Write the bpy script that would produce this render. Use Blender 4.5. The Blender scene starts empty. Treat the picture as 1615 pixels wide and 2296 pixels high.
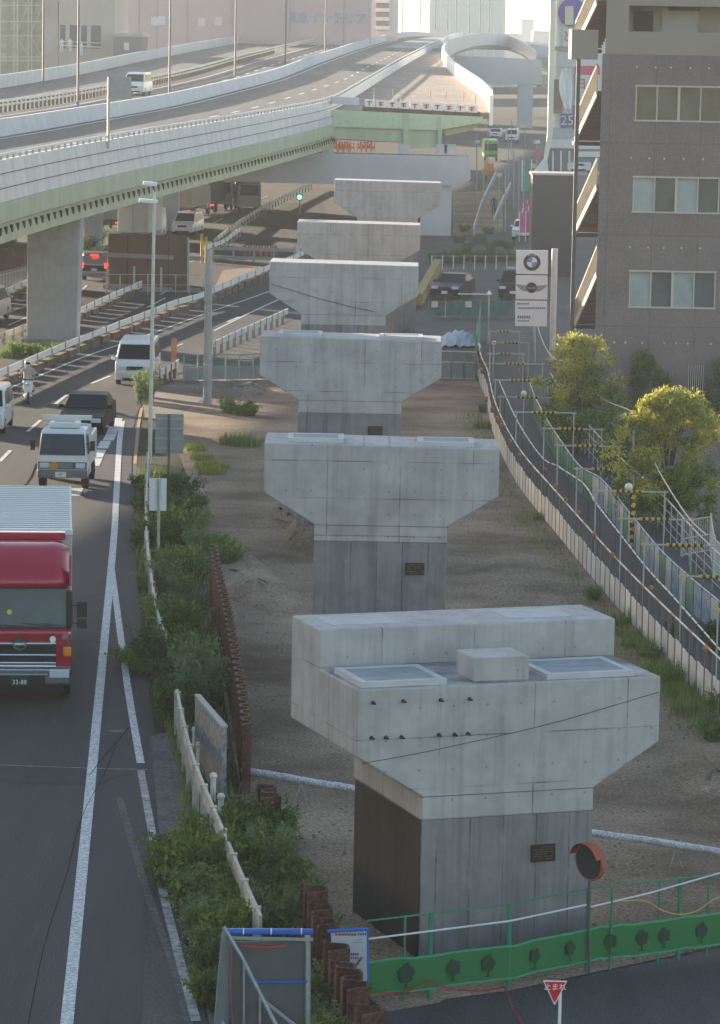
import bpy, bmesh, math, random
import numpy as np
from mathutils import Vector, Matrix
SC = bpy.context.scene
COL = SC.collection
# ---------------------------------------------------------------- camera
F = 8000.0; TH = math.atan(1083/8000.0); ROLL = 0.018; H = 16.0
cT, sT = math.cos(TH), math.sin(TH)
cam = bpy.data.cameras.new('camera'); camo = bpy.data.objects.new('camera', cam); COL.objects.link(camo)
cam.sensor_fit = 'VERTICAL'; cam.sensor_height = 36; cam.lens = 36*F/2296
cam.clip_start = 1; cam.clip_end = 6000
camo.matrix_world = (Matrix.Translation((0, 0, H)) @ Matrix.Rotation(math.pi/2-TH, 4, 'X') @ Matrix.Rotation(ROLL, 4, 'Z'))
SC.camera = camo
# ---------------------------------------------------------------- light
SUN_AZ = math.radians(-42); SUN_EL = math.radians(9.5)   # azimuth from +Y towards +X
W = bpy.data.worlds.new('World'); SC.world = W; W.use_nodes = True
nt = W.node_tree; sky = nt.nodes.new('ShaderNodeTexSky'); sky.sky_type = 'NISHITA'; sky.sun_disc = False
sky.sun_elevation = SUN_EL; sky.sun_rotation = SUN_AZ; sky.dust_density = 1.0; sky.ozone_density = 1.0; sky.air_density = 1.0; sky.altitude = 20
nt.links.new(sky.outputs[0], nt.nodes['Background'].inputs[0]); nt.nodes['Background'].inputs[1].default_value = 0.11
sl = bpy.data.lights.new('sun', 'SUN'); sl.energy = 5.0; sl.angle = math.radians(0.5); sl.color = (1, .84, .64)
so = bpy.data.objects.new('sun', sl); COL.objects.link(so)
SDIR = Vector((math.sin(SUN_AZ)*math.cos(SUN_EL), math.cos(SUN_AZ)*math.cos(SUN_EL), math.sin(SUN_EL)))
so.rotation_euler = SDIR.to_track_quat('Z', 'Y').to_euler(); so.location = (-80, 60, 90)
SC.view_settings.view_transform = 'Standard'; SC.view_settings.look = 'None'
SC.view_settings.exposure = 1.8; SC.view_settings.gamma = 1
# ---------------------------------------------------------------- survey: photo point -> place on the ground
def ray(u, v):
    x = u-807.5; y = v-1148; a = x+y*ROLL; b = y-x*ROLL
    return np.array([a, F*cT-b*sT, -F*sT-b*cT])
def gp(u, v, z=0.0):
    d = ray(u, v); t = (z-H)/d[2]; return Vector((d[0]*t, d[1]*t, z))
def dp(u, v, Y):
    d = ray(u, v); t = Y/d[1]; return Vector((d[0]*t, Y, H+d[2]*t))
def zp(u, v, zc):
    d = ray(u, v)*(zc/F); return Vector((d[0], d[1], H+d[2]))
def gl(pts, z=0.0): return [gp(u, v, z) for u, v in pts]
R = random.Random(7)
# ---------------------------------------------------------------- materials
MC = {}
def mat(name, col, rough=.6, var=.12, scale=4., metal=0., bump=0., col2=None, stretch=None, spec=.5, fine=0, trans=0, emit=0, alpha=1):
    if name in MC: return MC[name]
    m = bpy.data.materials.new(name); m.use_nodes = True; MC[name] = m
    n = m.node_tree.nodes; l = m.node_tree.links; b = n['Principled BSDF']
    b.inputs['Roughness'].default_value = rough; b.inputs['Metallic'].default_value = metal
    b.inputs['Specular IOR Level'].default_value = spec
    c1 = tuple(max(0, x*(1-var)) for x in col)+(1,); c2 = tuple(x*(1+var) for x in (col2 or col))+(1,)
    if var or col2:
        tc = n.new('ShaderNodeTexCoord'); mp = n.new('ShaderNodeMapping'); l.new(tc.outputs['Object'], mp.inputs[0])
        if stretch: mp.inputs['Scale'].default_value = stretch
        ns = n.new('ShaderNodeTexNoise'); ns.inputs['Scale'].default_value = scale; ns.inputs['Detail'].default_value = 6; ns.inputs['Roughness'].default_value = .62
        l.new(mp.outputs[0], ns.inputs['Vector'])
        cr = n.new('ShaderNodeValToRGB'); cr.color_ramp.elements[0].position = .32; cr.color_ramp.elements[1].position = .68
        cr.color_ramp.elements[0].color = c1; cr.color_ramp.elements[1].color = c2
        l.new(ns.outputs['Fac'], cr.inputs[0]); out = cr.outputs[0]
        if fine:
            n2 = n.new('ShaderNodeTexNoise'); n2.inputs['Scale'].default_value = fine; n2.inputs['Detail'].default_value = 4
            l.new(tc.outputs['Object'], n2.inputs['Vector'])
            r2 = n.new('ShaderNodeMapRange'); r2.inputs[1].default_value = .3; r2.inputs[2].default_value = .7; r2.inputs[3].default_value = .5; r2.inputs[4].default_value = 1.4
            l.new(n2.outputs['Fac'], r2.inputs[0])
            mx = n.new('ShaderNodeMix'); mx.data_type = 'RGBA'; mx.blend_type = 'MULTIPLY'; mx.inputs[0].default_value = 1
            l.new(out, mx.inputs[6]); l.new(r2.outputs[0], mx.inputs[7]); out = mx.outputs[2]
        l.new(out, b.inputs['Base Color'])
        if bump:
            bp = n.new('ShaderNodeBump'); bp.inputs['Strength'].default_value = bump; bp.inputs['Distance'].default_value = .05
            l.new((n2 if fine else ns).outputs['Fac'], bp.inputs['Height']); l.new(bp.outputs[0], b.inputs['Normal'])
    else: b.inputs['Base Color'].default_value = tuple(col)+(1,)
    if trans: b.inputs['Transmission Weight'].default_value = trans
    if emit:
        b.inputs['Emission Color'].default_value = tuple(col)+(1,); b.inputs['Emission Strength'].default_value = emit
    if alpha < 1: b.inputs['Alpha'].default_value = alpha
    return m
def node_mat(name):
    m = bpy.data.materials.new(name); m.use_nodes = True; MC[name] = m
    return m, m.node_tree.nodes, m.node_tree.links, m.node_tree.nodes['Principled BSDF']
def concrete(name, base, dark, bw, rh, line=.012, linedark=.55, dots=True, stain=.5, foot=0):
    if name in MC: return MC[name]
    m, n, l, b = node_mat(name); b.inputs['Roughness'].default_value = .85; b.inputs['Specular IOR Level'].default_value = .25
    def nd(t, **k):
        x = n.new(t)
        for a, v in k.items(): setattr(x, a, v)
        return x
    def mth(op, a, bb=None):
        x = nd('ShaderNodeMath', operation=op)
        for i, q in enumerate((a, bb)):
            if q is None: continue
            if isinstance(q, (int, float)): x.inputs[i].default_value = q
            else: l.new(q, x.inputs[i])
        return x.outputs[0]
    tc = nd('ShaderNodeTexCoord'); oi = nd('ShaderNodeObjectInfo')
    sx = nd('ShaderNodeSeparateXYZ'); l.new(tc.outputs['Object'], sx.inputs[0])
    add = nd('ShaderNodeVectorMath', operation='ADD'); l.new(tc.outputs['Object'], add.inputs[0]); l.new(oi.outputs['Location'], add.inputs[1])
    def noise(scale, st, det=5):
        mp = nd('ShaderNodeMapping'); mp.inputs['Scale'].default_value = st; l.new(add.outputs[0], mp.inputs[0])
        x = nd('ShaderNodeTexNoise'); x.inputs['Scale'].default_value = scale; x.inputs['Detail'].default_value = det; x.inputs['Roughness'].default_value = .6
        l.new(mp.outputs[0], x.inputs['Vector']); return x.outputs['Fac']
    def rng(fac, a, bb, c, d):
        x = nd('ShaderNodeMapRange'); l.new(fac, x.inputs[0])
        for i, v in enumerate((a, bb, c, d)): x.inputs[i+1].default_value = v
        return x.outputs[0]
    fine = rng(noise(2.6, (1, 1, 1)), .3, .7, .78, 1.14)
    streak = rng(noise(2.0, (2.6, 2.6, .14)), .46, .70, 1, 1-stain*.50)
    blot = rng(noise(.55, (1, 1, 1.5), 3), .45, .7, 1, 1-stain*.38)
    cx = nd('ShaderNodeCombineXYZ'); l.new(mth('ADD', sx.outputs[0], mth('MULTIPLY', sx.outputs[1], 1.0)), cx.inputs[0]); l.new(sx.outputs[2], cx.inputs[1])
    wob = nd('ShaderNodeVectorMath', operation='ADD'); l.new(cx.outputs[0], wob.inputs[0]); wob.inputs[1].default_value = (50.3, 50.07, 0)
    br = nd('ShaderNodeTexBrick'); br.offset = 0; br.inputs['Scale'].default_value = 1; br.inputs['Brick Width'].default_value = bw; br.inputs['Row Height'].default_value = rh
    br.inputs['Mortar Size'].default_value = line; br.inputs['Mortar Smooth'].default_value = .3
    br.inputs['Color1'].default_value = (1, 1, 1, 1); br.inputs['Color2'].default_value = (.86, .86, .86, 1); br.inputs['Mortar'].default_value = (linedark,)*3+(1,)
    l.new(wob.outputs[0], br.inputs['Vector'])
    lin = rng(noise(1.1, (1, 1, 1)), .4, .62, 0, 1)
    lm = nd('ShaderNodeMix', data_type='RGBA'); l.new(lin, lm.inputs[0]); lm.inputs[6].default_value = (1, 1, 1, 1); l.new(br.outputs[0], lm.inputs[7])
    f = mth('MULTIPLY', mth('MULTIPLY', fine, streak), blot)
    if dots:
        def fr(o, p, off): return mth('SUBTRACT', mth('FRACT', mth('ADD', mth('DIVIDE', o, p), off)), .5)
        dx = mth('MULTIPLY', fr(sx.outputs[0], .62, 20.2), .62); dz = mth('MULTIPLY', fr(sx.outputs[2], .55, 20.4), .55)
        dd = mth('SQRT', mth('ADD', mth('MULTIPLY', dx, dx), mth('MULTIPLY', dz, dz)))
        dot = rng(dd, .018, .032, .35, 1)
        vis = rng(noise(.9, (1, 1, 1), 2), .40, .46, 0, 1)
        dot = mth('ADD', mth('MULTIPLY', mth('SUBTRACT', dot, 1), vis), 1)
        f = mth('MULTIPLY', f, dot)
    if foot:
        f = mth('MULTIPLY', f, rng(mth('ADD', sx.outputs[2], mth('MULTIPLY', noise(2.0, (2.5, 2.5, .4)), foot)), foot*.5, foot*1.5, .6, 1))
    c = nd('ShaderNodeMix', data_type='RGBA'); l.new(f, c.inputs[0]); c.clamp_factor = True
    c.inputs[6].default_value = tuple(dark)+(1,); c.inputs[7].default_value = tuple(base)+(1,)
    mu = nd('ShaderNodeMix', data_type='RGBA', blend_type='MULTIPLY'); mu.inputs[0].default_value = 1
    l.new(c.outputs[2], mu.inputs[6]); l.new(lm.outputs[2], mu.inputs[7]); l.new(mu.outputs[2], b.inputs['Base Color'])
    bp = nd('ShaderNodeBump'); bp.inputs['Strength'].default_value = .25; bp.inputs['Distance'].default_value = .02
    l.new(fine, bp.inputs['Height']); l.new(bp.outputs[0], b.inputs['Normal'])
    return m
def leafmat(name, c1, c2, c3):
    if name in MC: return MC[name]
    m, n, l, b = node_mat(name); b.inputs['Roughness'].default_value = .55; b.inputs['Specular IOR Level'].default_value = .3
    g = n.new('ShaderNodeNewGeometry'); cr = n.new('ShaderNodeValToRGB')
    cr.color_ramp.elements[0].color = tuple(c1)+(1,); cr.color_ramp.elements[1].color = tuple(c3)+(1,)
    e = cr.color_ramp.elements.new(.5); e.color = tuple(c2)+(1,)
    l.new(g.outputs['Random Per Island'], cr.inputs[0]); l.new(cr.outputs[0], b.inputs['Base Color'])
    t = n.new('ShaderNodeBsdfTranslucent'); l.new(cr.outputs[0], t.inputs[0]); mx = n.new('ShaderNodeMixShader'); mx.inputs[0].default_value = .38
    l.new(b.outputs[0], mx.inputs[1]); l.new(t.outputs[0], mx.inputs[2]); l.new(mx.outputs[0], n['Material Output'].inputs[0])
    return m
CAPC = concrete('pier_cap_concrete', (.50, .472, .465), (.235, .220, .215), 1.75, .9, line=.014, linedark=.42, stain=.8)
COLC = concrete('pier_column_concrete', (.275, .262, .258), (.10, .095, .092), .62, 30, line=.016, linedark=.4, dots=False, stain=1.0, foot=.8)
OLDC = concrete('old_concrete', (.44, .44, .45), (.26, .26, .27), 3.5, 2.0, linedark=.8, dots=False, stain=.5)
TOPC = mat('pale_concrete', (.53, .52, .52), .8, .1, 1.5)
BLOCKC = mat('grey_concrete', (.33, .33, .33), .85, .2, 1.2, fine=9)
def asphalt(name, col, warm):
    if name in MC: return MC[name]
    m = mat(name, col, .82, .16, .55, bump=.25, col2=warm, fine=26, spec=.3, stretch=(1, .09, 1)); return m
ASPH = asphalt('asphalt', (.047, .047, .053), (.066, .065, .068))
DECKA = asphalt('deck_asphalt', (.085, .082, .080), (.11, .105, .10))
PATHA = asphalt('path_asphalt', (.060, .060, .066), (.074, .073, .078))
DIRT = mat('gravel_soil', (.165, .116, .080), .95, .22, .22, bump=.45, col2=(.31, .232, .168), fine=14, spec=.15)
DIRTR = mat('red_brown_soil', (.125, .092, .068), .95, .16, .4, bump=.45, col2=(.175, .135, .104), fine=14, spec=.15)
VERGE = mat('dark_soil', (.055, .058, .034), .95, .3, .9, bump=.7, fine=6, spec=.1)
LINE = mat('road_paint', (.62, .62, .60), .7, .12, 2.5, fine=14)
LINEW = mat('worn_road_paint', (.36, .36, .35), .75, .35, 1.6, fine=6)
WHITE = mat('white_paint', (.78, .78, .77), .45, .06, 3)
CREAM = mat('cream_paint', (.62, .58, .49), .5, .15, 2)
GREY = mat('grey_paint', (.30, .31, .32), .5, .1, 2)
DGREY = mat('dark_grey_paint', (.075, .077, .082), .5, .15, 2)
BLACK = mat('black_rubber', (.018, .018, .019), .6, .1, 5)
GALV = mat('galvanised_steel', (.42, .43, .44), .42, .15, 6, metal=.6)
CHROME = mat('chrome', (.78, .79, .80), .14, 0, metal=1)
RUST = mat('rusty_steel', (.05, .02, .013), .85, .3, 3.5, bump=.4, col2=(.095, .038, .022), fine=14)
RUSTD = mat('dark_rust', (.055, .028, .02), .85, .3, 3.5, col2=(.10, .05, .035), fine=14)
GLASS = mat('dark_glass', (.012, .015, .018), .25, 0, spec=.12)
GLASSB = mat('windscreen_glass', (.035, .05, .06), .12, .3, 1.2, spec=.4)
GREEN = mat('pale_green_steel', (.34, .43, .30), .5, .13, .9, stretch=(1, 1, .2))
GREEND = mat('green_girder_steel', (.27, .29, .16), .55, .2, .9, stretch=(1, 1, .25))
CLAD = mat('parapet_cladding', (.50, .52, .55), .5, .16, 1.2, stretch=(1, 1, .15))
ORANGE = mat('orange_plastic', (.62, .16, .03), .45, .15, 4)
YELLOW = mat('yellow_paint', (.62, .42, .04), .5, .1, 4)
REDL = mat('tail_lamp_red', (.8, .03, .02), .3, 0, emit=1.2)
RED = mat('red_paint', (.55, .03, .03), .4, .06, 3)
NETG = mat('green_net', (.014, .17, .055), .6, .12, 1.2, col2=(.022, .15, .035))
GPOST = mat('green_post', (.03, .21, .12), .45, .1, 5)
BLUE = mat('blue_plastic', (.03, .13, .55), .4, .1, 5)
# ---------------------------------------------------------------- mesh builder
class MB:
    def __init__(s): s.v = []; s.f = []; s.m = []; s.cur = 0
    def add(s, vs, fs):
        o = len(s.v); s.v += [tuple(p) for p in vs]
        for f in fs: s.f.append([i+o for i in f]); s.m.append(s.cur)
        return s
    def box(s, c, d, rz=0, tilt=None):
        x, y, z = d[0]/2, d[1]/2, d[2]/2
        vs = [Vector((a*x, b*y, e*z)) for e in (-1, 1) for b in (-1, 1) for a in (-1, 1)]
        M = Matrix.Rotation(rz, 3, 'Z')
        if tilt: M = M @ Matrix.Rotation(tilt[1], 3, tilt[0])
        c = Vector(c)
        return s.add([M @ p + c for p in vs], [(0, 2, 3, 1), (4, 5, 7, 6), (0, 1, 5, 4), (2, 6, 7, 3), (0, 4, 6, 2), (1, 3, 7, 5)])
    def quad(s, *p): return s.add(p, [tuple(range(len(p)))])
    def prism(s, pts, off):          # closed planar polygon pushed along off
        n = len(pts); a = [Vector(p) for p in pts]; off = Vector(off)
        return s.add(a+[p+off for p in a], [tuple(range(n))[::-1], tuple(range(n, 2*n))]+[(i, (i+1) % n, n+(i+1) % n, n+i) for i in range(n)])
    def tube(s, pts, r, n=6, r1=None, cap=True):
        pts = [Vector(p) for p in pts]; k = len(pts); vs = []
        for i, p in enumerate(pts):
            t = (pts[min(i+1, k-1)]-pts[max(i-1, 0)]).normalized()
            a = t.cross(Vector((0, 0, 1)));
            if a.length < .05: a = t.cross(Vector((1, 0, 0)))
            a.normalize(); b = t.cross(a)
            rr = r if r1 is None else r+(r1-r)*i/(k-1)
            for j in range(n):
                w = 2*math.pi*(j+.5)/n; vs.append(p+a*math.cos(w)*rr+b*math.sin(w)*rr)
        fs = [(i*n+j, i*n+(j+1) % n, (i+1)*n+(j+1) % n, (i+1)*n+j) for i in range(k-1) for j in range(n)]
        if cap: fs += [tuple(range(n))[::-1], tuple(range((k-1)*n, k*n))]
        return s.add(vs, fs)
    def bar(s, p, q, w, h):          # rectangular bar from p to q, w sideways, h upright
        p = Vector(p); q = Vector(q); t = (q-p).normalized(); a = t.cross(Vector((0, 0, 1)))
        if a.length < .02: a = Vector((1, 0, 0))
        a.normalize(); b = a.cross(t)
        c = [a*w/2+b*h/2, -a*w/2+b*h/2, -a*w/2-b*h/2, a*w/2-b*h/2]
        return s.add([p+x for x in c]+[q+x for x in c], [(0, 1, 2, 3), (7, 6, 5, 4)]+[(i, 4+i, 4+(i+1) % 4, (i+1) % 4) for i in range(4)])
    def disc(s, c, nrm, r, n=16, th=.0, sy=1.0):
        c = Vector(c); nrm = Vector(nrm).normalized(); a = nrm.cross(Vector((0, 0, 1)))
        if a.length < .05: a = Vector((1, 0, 0))
        a.normalize(); b = a.cross(nrm)
        pts = [c+a*math.cos(2*math.pi*i/n)*r+b*math.sin(2*math.pi*i/n)*r*sy for i in range(n)]
        return s.prism(pts, nrm*th) if th else s.add(pts, [tuple(range(n))])
    def ring(s, c, nrm, r0, r1, th, n=20, sy=1.0):
        c = Vector(c); nrm = Vector(nrm).normalized(); a = nrm.cross(Vector((0, 0, 1))).normalized(); b = a.cross(nrm)
        vs = []
        for i in range(n):
            d = a*math.cos(2*math.pi*i/n)+b*math.sin(2*math.pi*i/n)*sy
            vs += [c+d*r0, c+d*r1, c+d*r1+nrm*th, c+d*r0+nrm*th]
        fs = [(4*i+j, 4*((i+1) % n)+j, 4*((i+1) % n)+(j+1) % 4, 4*i+(j+1) % 4) for i in range(n) for j in range(4)]
        return s.add(vs, fs)
    def ball(s, c, r, n=8, sz=1.0):
        c = Vector(c); vs = [c+Vector((0, 0, r*sz))]
        k = max(3, n//2)
        for i in range(1, k):
            for j in range(n): vs.append(c+Vector((r*math.sin(math.pi*i/k)*math.cos(2*math.pi*j/n), r*math.sin(math.pi*i/k)*math.sin(2*math.pi*j/n), r*sz*math.cos(math.pi*i/k))))
        vs.append(c-Vector((0, 0, r*sz))); L = len(vs)-1
        fs = [(0, 1+j, 1+(j+1) % n) for j in range(n)]+[(L, L-n+(j+1) % n, L-n+j) for j in range(n)]
        for i in range(k-2):
            for j in range(n): fs.append((1+i*n+j, 1+(i+1)*n+j, 1+(i+1)*n+(j+1) % n, 1+i*n+(j+1) % n))
        return s.add(vs, fs)
    def build(s, name, mats, parent=None, bevel=0, smooth=False, world=False, fix=True):
        if not isinstance(mats, (list, tuple)): mats = [mats]
        off = parent_loc(parent) if (world and parent) else Vector((0, 0, 0))
        me = bpy.data.meshes.new(name); me.from_pydata([tuple(Vector(p)-off) for p in s.v] if world and parent else s.v, [], s.f); me.update()
        for m in mats: me.materials.append(m)
        if len(mats) > 1:
            for p, i in zip(me.polygons, s.m): p.material_index = i
        if fix:
            bm = bmesh.new(); bm.from_mesh(me); bmesh.ops.recalc_face_normals(bm, faces=bm.faces[:]); bm.to_mesh(me); bm.free()
        if smooth:
            for p in me.polygons: p.use_smooth = True
        o = bpy.data.objects.new(name, me); COL.objects.link(o)
        if parent: o.parent = parent
        if bevel:
            b = o.modifiers.new('bevel', 'BEVEL'); b.width = bevel; b.segments = 2; b.limit_method = 'ANGLE'; b.angle_limit = .6
        return o
def parent_loc(p):
    l = Vector(p.location)
    while p.parent: p = p.parent; l += Vector(p.location)
    return l
def thing(name, label, cat, loc=(0, 0, 0), rz=0, group=None):
    o = bpy.data.objects.new(name, None); COL.objects.link(o); o.location = loc; o.rotation_euler = (0, 0, rz); o.empty_display_size = .3
    return tag(o, label, cat, group)
def tag(o, label, cat, group=None):
    o['label'] = label; o['category'] = cat
    if group: o['group'] = group
    return o
def struct(o, kind='structure', label=None):
    o['kind'] = kind
    if label: o['label'] = label
    return o
def copy_tree(o, parent=None):
    c = o.copy(); COL.objects.link(c)
    if parent: c.parent = parent
    for ch in [x for x in o.children]: copy_tree(ch, c)
    return c
def sheet(name, pts, z, m, kind='structure'):
    b = MB(); b.quad(*[(p[0], p[1], z) for p in pts])
    o = b.build(name, m, fix=False)
    if o.data.polygons[0].normal.z < 0: o.data.flip_normals()
    return struct(o, kind)
def many(name, cs, d, m, parent, cap=100):
    """equal boxes as single parts that share one mesh; past the nearest 100 the rest are one part"""
    cs = sorted(cs, key=lambda c: abs(c[1]-165)); b = MB(); b.box((0, 0, 0), d); o = b.build(name, m, parent); o.location = Vector(cs[0])-parent_loc(parent)
    for c in cs[1:cap]:
        q = o.copy(); COL.objects.link(q); q.parent = parent; q.location = Vector(c)-parent_loc(parent)
    if len(cs) > cap:
        b = MB()
        for c in cs[cap:]: b.box(c, d)
        b.build(name, m, parent, world=True)['kind'] = 'stuff'
def smooth(pts, n=6):
    pts = [Vector(p) for p in pts]; out = []
    for i in range(len(pts)-1):
        p0 = pts[max(i-1, 0)]; p1 = pts[i]; p2 = pts[i+1]; p3 = pts[min(i+2, len(pts)-1)]
        for k in range(n):
            t = k/n; out.append(.5*((2*p1)+(p2-p0)*t+(2*p0-5*p1+4*p2-p3)*t*t+(3*p1-p0-3*p2+p3)*t*t*t))
    return out+[pts[-1]]
def along(pts, step, start=0.):
    """points every step metres along a polyline with the local direction"""
    pts = [Vector(p) for p in pts]; out = []; need = start
    for a, b in zip(pts[:-1], pts[1:]):
        L = (b-a).length
        if L < 1e-6: continue
        while need <= L:
            out.append((a.lerp(b, need/L), (b-a)/L)); need += step
        need -= L
    return out
def ribbon(b, pts, w, z=None):
    pts = [Vector(p) for p in pts]; vs = []
    for i, p in enumerate(pts):
        t = pts[min(i+1, len(pts)-1)]-pts[max(i-1, 0)]; a = Vector((t.y, -t.x, 0)).normalized()*w/2
        q = p.copy()
        if z is not None: q.z = z
        vs += [q-a, q+a]
    b.add(vs, [(2*i, 2*i+1, 2*i+3, 2*i+2) for i in range(len(pts)-1)])
def wall(b, pts, z0, z1, th):
    """upright wall of thickness th along a polyline"""
    pts = [Vector(p) for p in pts]; n = len(pts); vs = []
    for i, p in enumerate(pts):
        t = pts[min(i+1, n-1)]-pts[max(i-1, 0)]; a = Vector((t.y, -t.x, 0)).normalized()*th/2
        for q in (p-a, p+a):
            vs += [(q.x, q.y, p.z+z0), (q.x, q.y, p.z+z1)]
    fs = []
    for i in range(n-1):
        o = 4*i; fs += [(o, o+1, o+5, o+4), (o+2, o+6, o+7, o+3), (o+1, o+3, o+7, o+5), (o, o+4, o+6, o+2)]
    fs += [(0, 2, 3, 1), (4*n-4, 4*n-3, 4*n-1, 4*n-2)]
    b.add(vs, fs)
def text(body, size, m, parent, loc, rot=(math.pi/2, 0, 0), name='lettering', ext=.004, sx=1., align='CENTER'):
    cu = bpy.data.curves.new('t', 'FONT'); cu.body = body; cu.size = size; cu.extrude = ext; cu.align_x = align; cu.align_y = 'CENTER'; cu.resolution_u = 2
    o = bpy.data.objects.new('t', cu); COL.objects.link(o); bpy.context.view_layer.update()
    me = bpy.data.meshes.new_from_object(o.evaluated_get(bpy.context.evaluated_depsgraph_get())); bpy.data.objects.remove(o)
    me.materials.clear(); me.materials.append(m)
    q = bpy.data.objects.new(name, me); COL.objects.link(q); q.location = loc; q.rotation_euler = rot; q.scale = (sx, 1, 1)
    if parent: q.parent = parent
    return q
# ---------------------------------------------------------------- ground, roads, markings
sheet('ground', [(-1500, -60), (1500, -60), (1500, 5000), (-1500, 5000)], -.012, mat('ground_asphalt', (.056, .056, .060), .85, .12, .12, bump=.2, col2=(.078, .075, .074), fine=20, spec=.3))
BAR = [(1070, 830), (1078, 865), (1092, 900), (1110, 980), (1160, 1085), (1250, 1200), (1400, 1380), (1615, 1605), (1760, 1740)]
barR = gl(BAR)
road_r = smooth(gl([(118, 2560), (150, 2296), (215, 1640), (255, 1215), (262, 1100), (272, 960), (293, 905), (330, 868), (420, 815), (520, 768), (640, 715), (760, 672)]), 5)
sheet('road', [(p.x+1.2, p.y) for p in road_r[:20]]+[(p.x+.5, p.y) for p in road_r[20:]]+[(-4, 330), (-60, 330), (-60, 40)], 0.0, ASPH)
sheet('site_ground', gl([(900, 2290), (760, 2190), (640, 1960), (543, 1790), (505, 1580), (470, 1300), (440, 1120), (395, 1000), (385, 940), (470, 880), (600, 850), (1065, 848)]+BAR[1:]+[(1760, 2090), (1320, 2183), (1139, 2222), (1000, 2240)]), .004, DIRT)
sheet('verge', gl([(505, 2330), (440, 2150), (385, 1900), (350, 1660), (318, 1430), (305, 1260), (300, 1120), (312, 1000), (325, 900), (385, 940), (395, 1000), (440, 1120), (470, 1300), (505, 1580), (543, 1790), (640, 1960), (760, 2190), (900, 2290), (860, 2420), (560, 2420)]), 0.004, VERGE)
sheet('site_entrance', gl([(318, 895), (345, 870), (420, 850), (600, 848), (470, 885), (380, 945), (325, 935)]), .008, mat('pale_soil', (.13, .105, .08), .95, .25, .5, bump=.5, col2=(.18, .15, .12), fine=8))
sheet('gutter', gl([(338, 1650), (385, 1640), (440, 1850), (470, 1960), (420, 2130), (495, 2330), (478, 2330), (395, 2040), (355, 1850)]), .010, mat('gutter_concrete', (.10, .10, .098), .9, .3, 1.5, fine=9))
sheet('footpath', barR+[gp(u, v) for u, v in [(1800, 1560), (1615, 1330), (1500, 1225), (1420, 1150), (1330, 1010), (1262, 900), (1235, 800), (1225, 730), (1100, 730)]], .004, PATHA)
sheet('side_street', gl([(830, 2275), (1000, 2246), (1139, 2228), (1320, 2189), (1760, 2098), (1900, 2500), (1500, 2700), (800, 2700)]), .006, ASPH)
sheet('far_soil', gl([(1015, 432), (1128, 426), (1128, 520), (1015, 530)]), .004, mat('tan_soil', (.22, .165, .105), .95, .2, .15, col2=(.29, .22, .15), fine=2))
sheet('haul_road', gl([(478, 652), (500, 606), (600, 596), (640, 610), (560, 640)]), .006, mat('warm_soil', (.17, .125, .09), .95, .2, .3, fine=4))
def mound(pts, h, m=DIRT, name='soil_mound'):
    c = sum(pts, Vector((0, 0, 0)))/len(pts); b = MB(); ring = smooth(pts+[pts[0]], 4)[:-1]; n = len(ring); K = 5; vs = []
    for k in range(K):
        f = 1-k/K*.95
        for p in ring: q = c.lerp(p, f); vs.append((q.x+R.uniform(-.1, .1), q.y+R.uniform(-.25, .25), .002+h*(1-f*f)*R.uniform(.8, 1.15) if k else -.05))
    vs.append((c.x, c.y, h)); L = len(vs)-1
    b.add(vs, [(k*n+i, k*n+(i+1) % n, (k+1)*n+(i+1) % n, (k+1)*n+i) for k in range(K-1) for i in range(n)]+[((K-1)*n+i, (K-1)*n+(i+1) % n, L) for i in range(n)])
    struct(b.build(name, m, smooth=True))
mound(gl([(485, 1270), (520, 1215), (640, 1300), (690, 1350), (640, 1385), (540, 1360), (500, 1330)]), .28)
mound(gl([(1480, 1720), (1560, 1660), (1700, 1680), (1700, 1850), (1560, 1830)]), .25)
mound(gl([(1030, 1300), (1100, 1230), (1250, 1260), (1300, 1330), (1150, 1350)]), .16, DIRT)
mound(gl([(635, 1222), (690, 1248), (770, 1250), (800, 1205), (720, 1165), (645, 1180)]), .85)
mound(gl([(600, 1130), (640, 1120), (690, 1170), (680, 1200), (610, 1170)]), .2)
mound(gl([(505, 868), (560, 858), (600, 872), (580, 890), (520, 888)]), .25, mat('pale_soil', (.2, .2, .2)))
def lines(name, items, m, z):
    b = MB()
    for pts, w in items: ribbon(b, pts, w, z)
    o = b.build(name, m, fix=False)
    for p in o.data.polygons:
        if p.normal.z < 0: p.flip()
    return struct(o)
lines('edge_line', [(road_r[2:27], .21)], LINE, .010)
lines('gore_line', [(smooth(gl([(251, 1275), (285, 1530), (316, 1712)]), 6), .17)], LINE, .013)
lines('worn_edge_line', [(smooth(gl([(316, 1728), (338, 1850), (358, 1965), (390, 2100), (440, 2290)]), 6), .16)], LINEW, .011)
lines('ghost_line', [(smooth(gl([(268, 1790), (300, 1900), (340, 2030), (390, 2170), (430, 2320)]), 6), .14)], mat('ghost_paint', (.085, .085, .088), .85, .3, 2, fine=8), .0108)
def dash(a, b, w=.15): return ([gp(*a), gp(*b)], w)
lines('lane_dashes', [dash((0, 1035), (24, 1010), .16), dash((62, 968), (92, 942)), dash((125, 906), (150, 886)), dash((205, 860), (248, 843)), dash((392, 778), (410, 771), .13), dash((510, 722), (536, 711), .13), dash((570, 697), (596, 685), .13)]
      + [dash((u0, v0), (u0+8, v0-17), .42) for u0, v0 in [(166, 1112), (210, 1045), (218, 1026), (230, 1006), (243, 988), (250, 972), (256, 955)]], LINE, .0095)
lines('median_line', [(smooth(gl([(-60, 908), (0, 880), (90, 842), (190, 800), (335, 750), (470, 700), (600, 655), (720, 605)]), 5), .15)], LINE, .009)
sheet('road_patch', gl([(-60, 1713), (236, 1724), (230, 1762), (-60, 1752)]), .0075, asphalt('patch_asphalt', (.040, .040, .045), (.052, .052, .055)))
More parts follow.
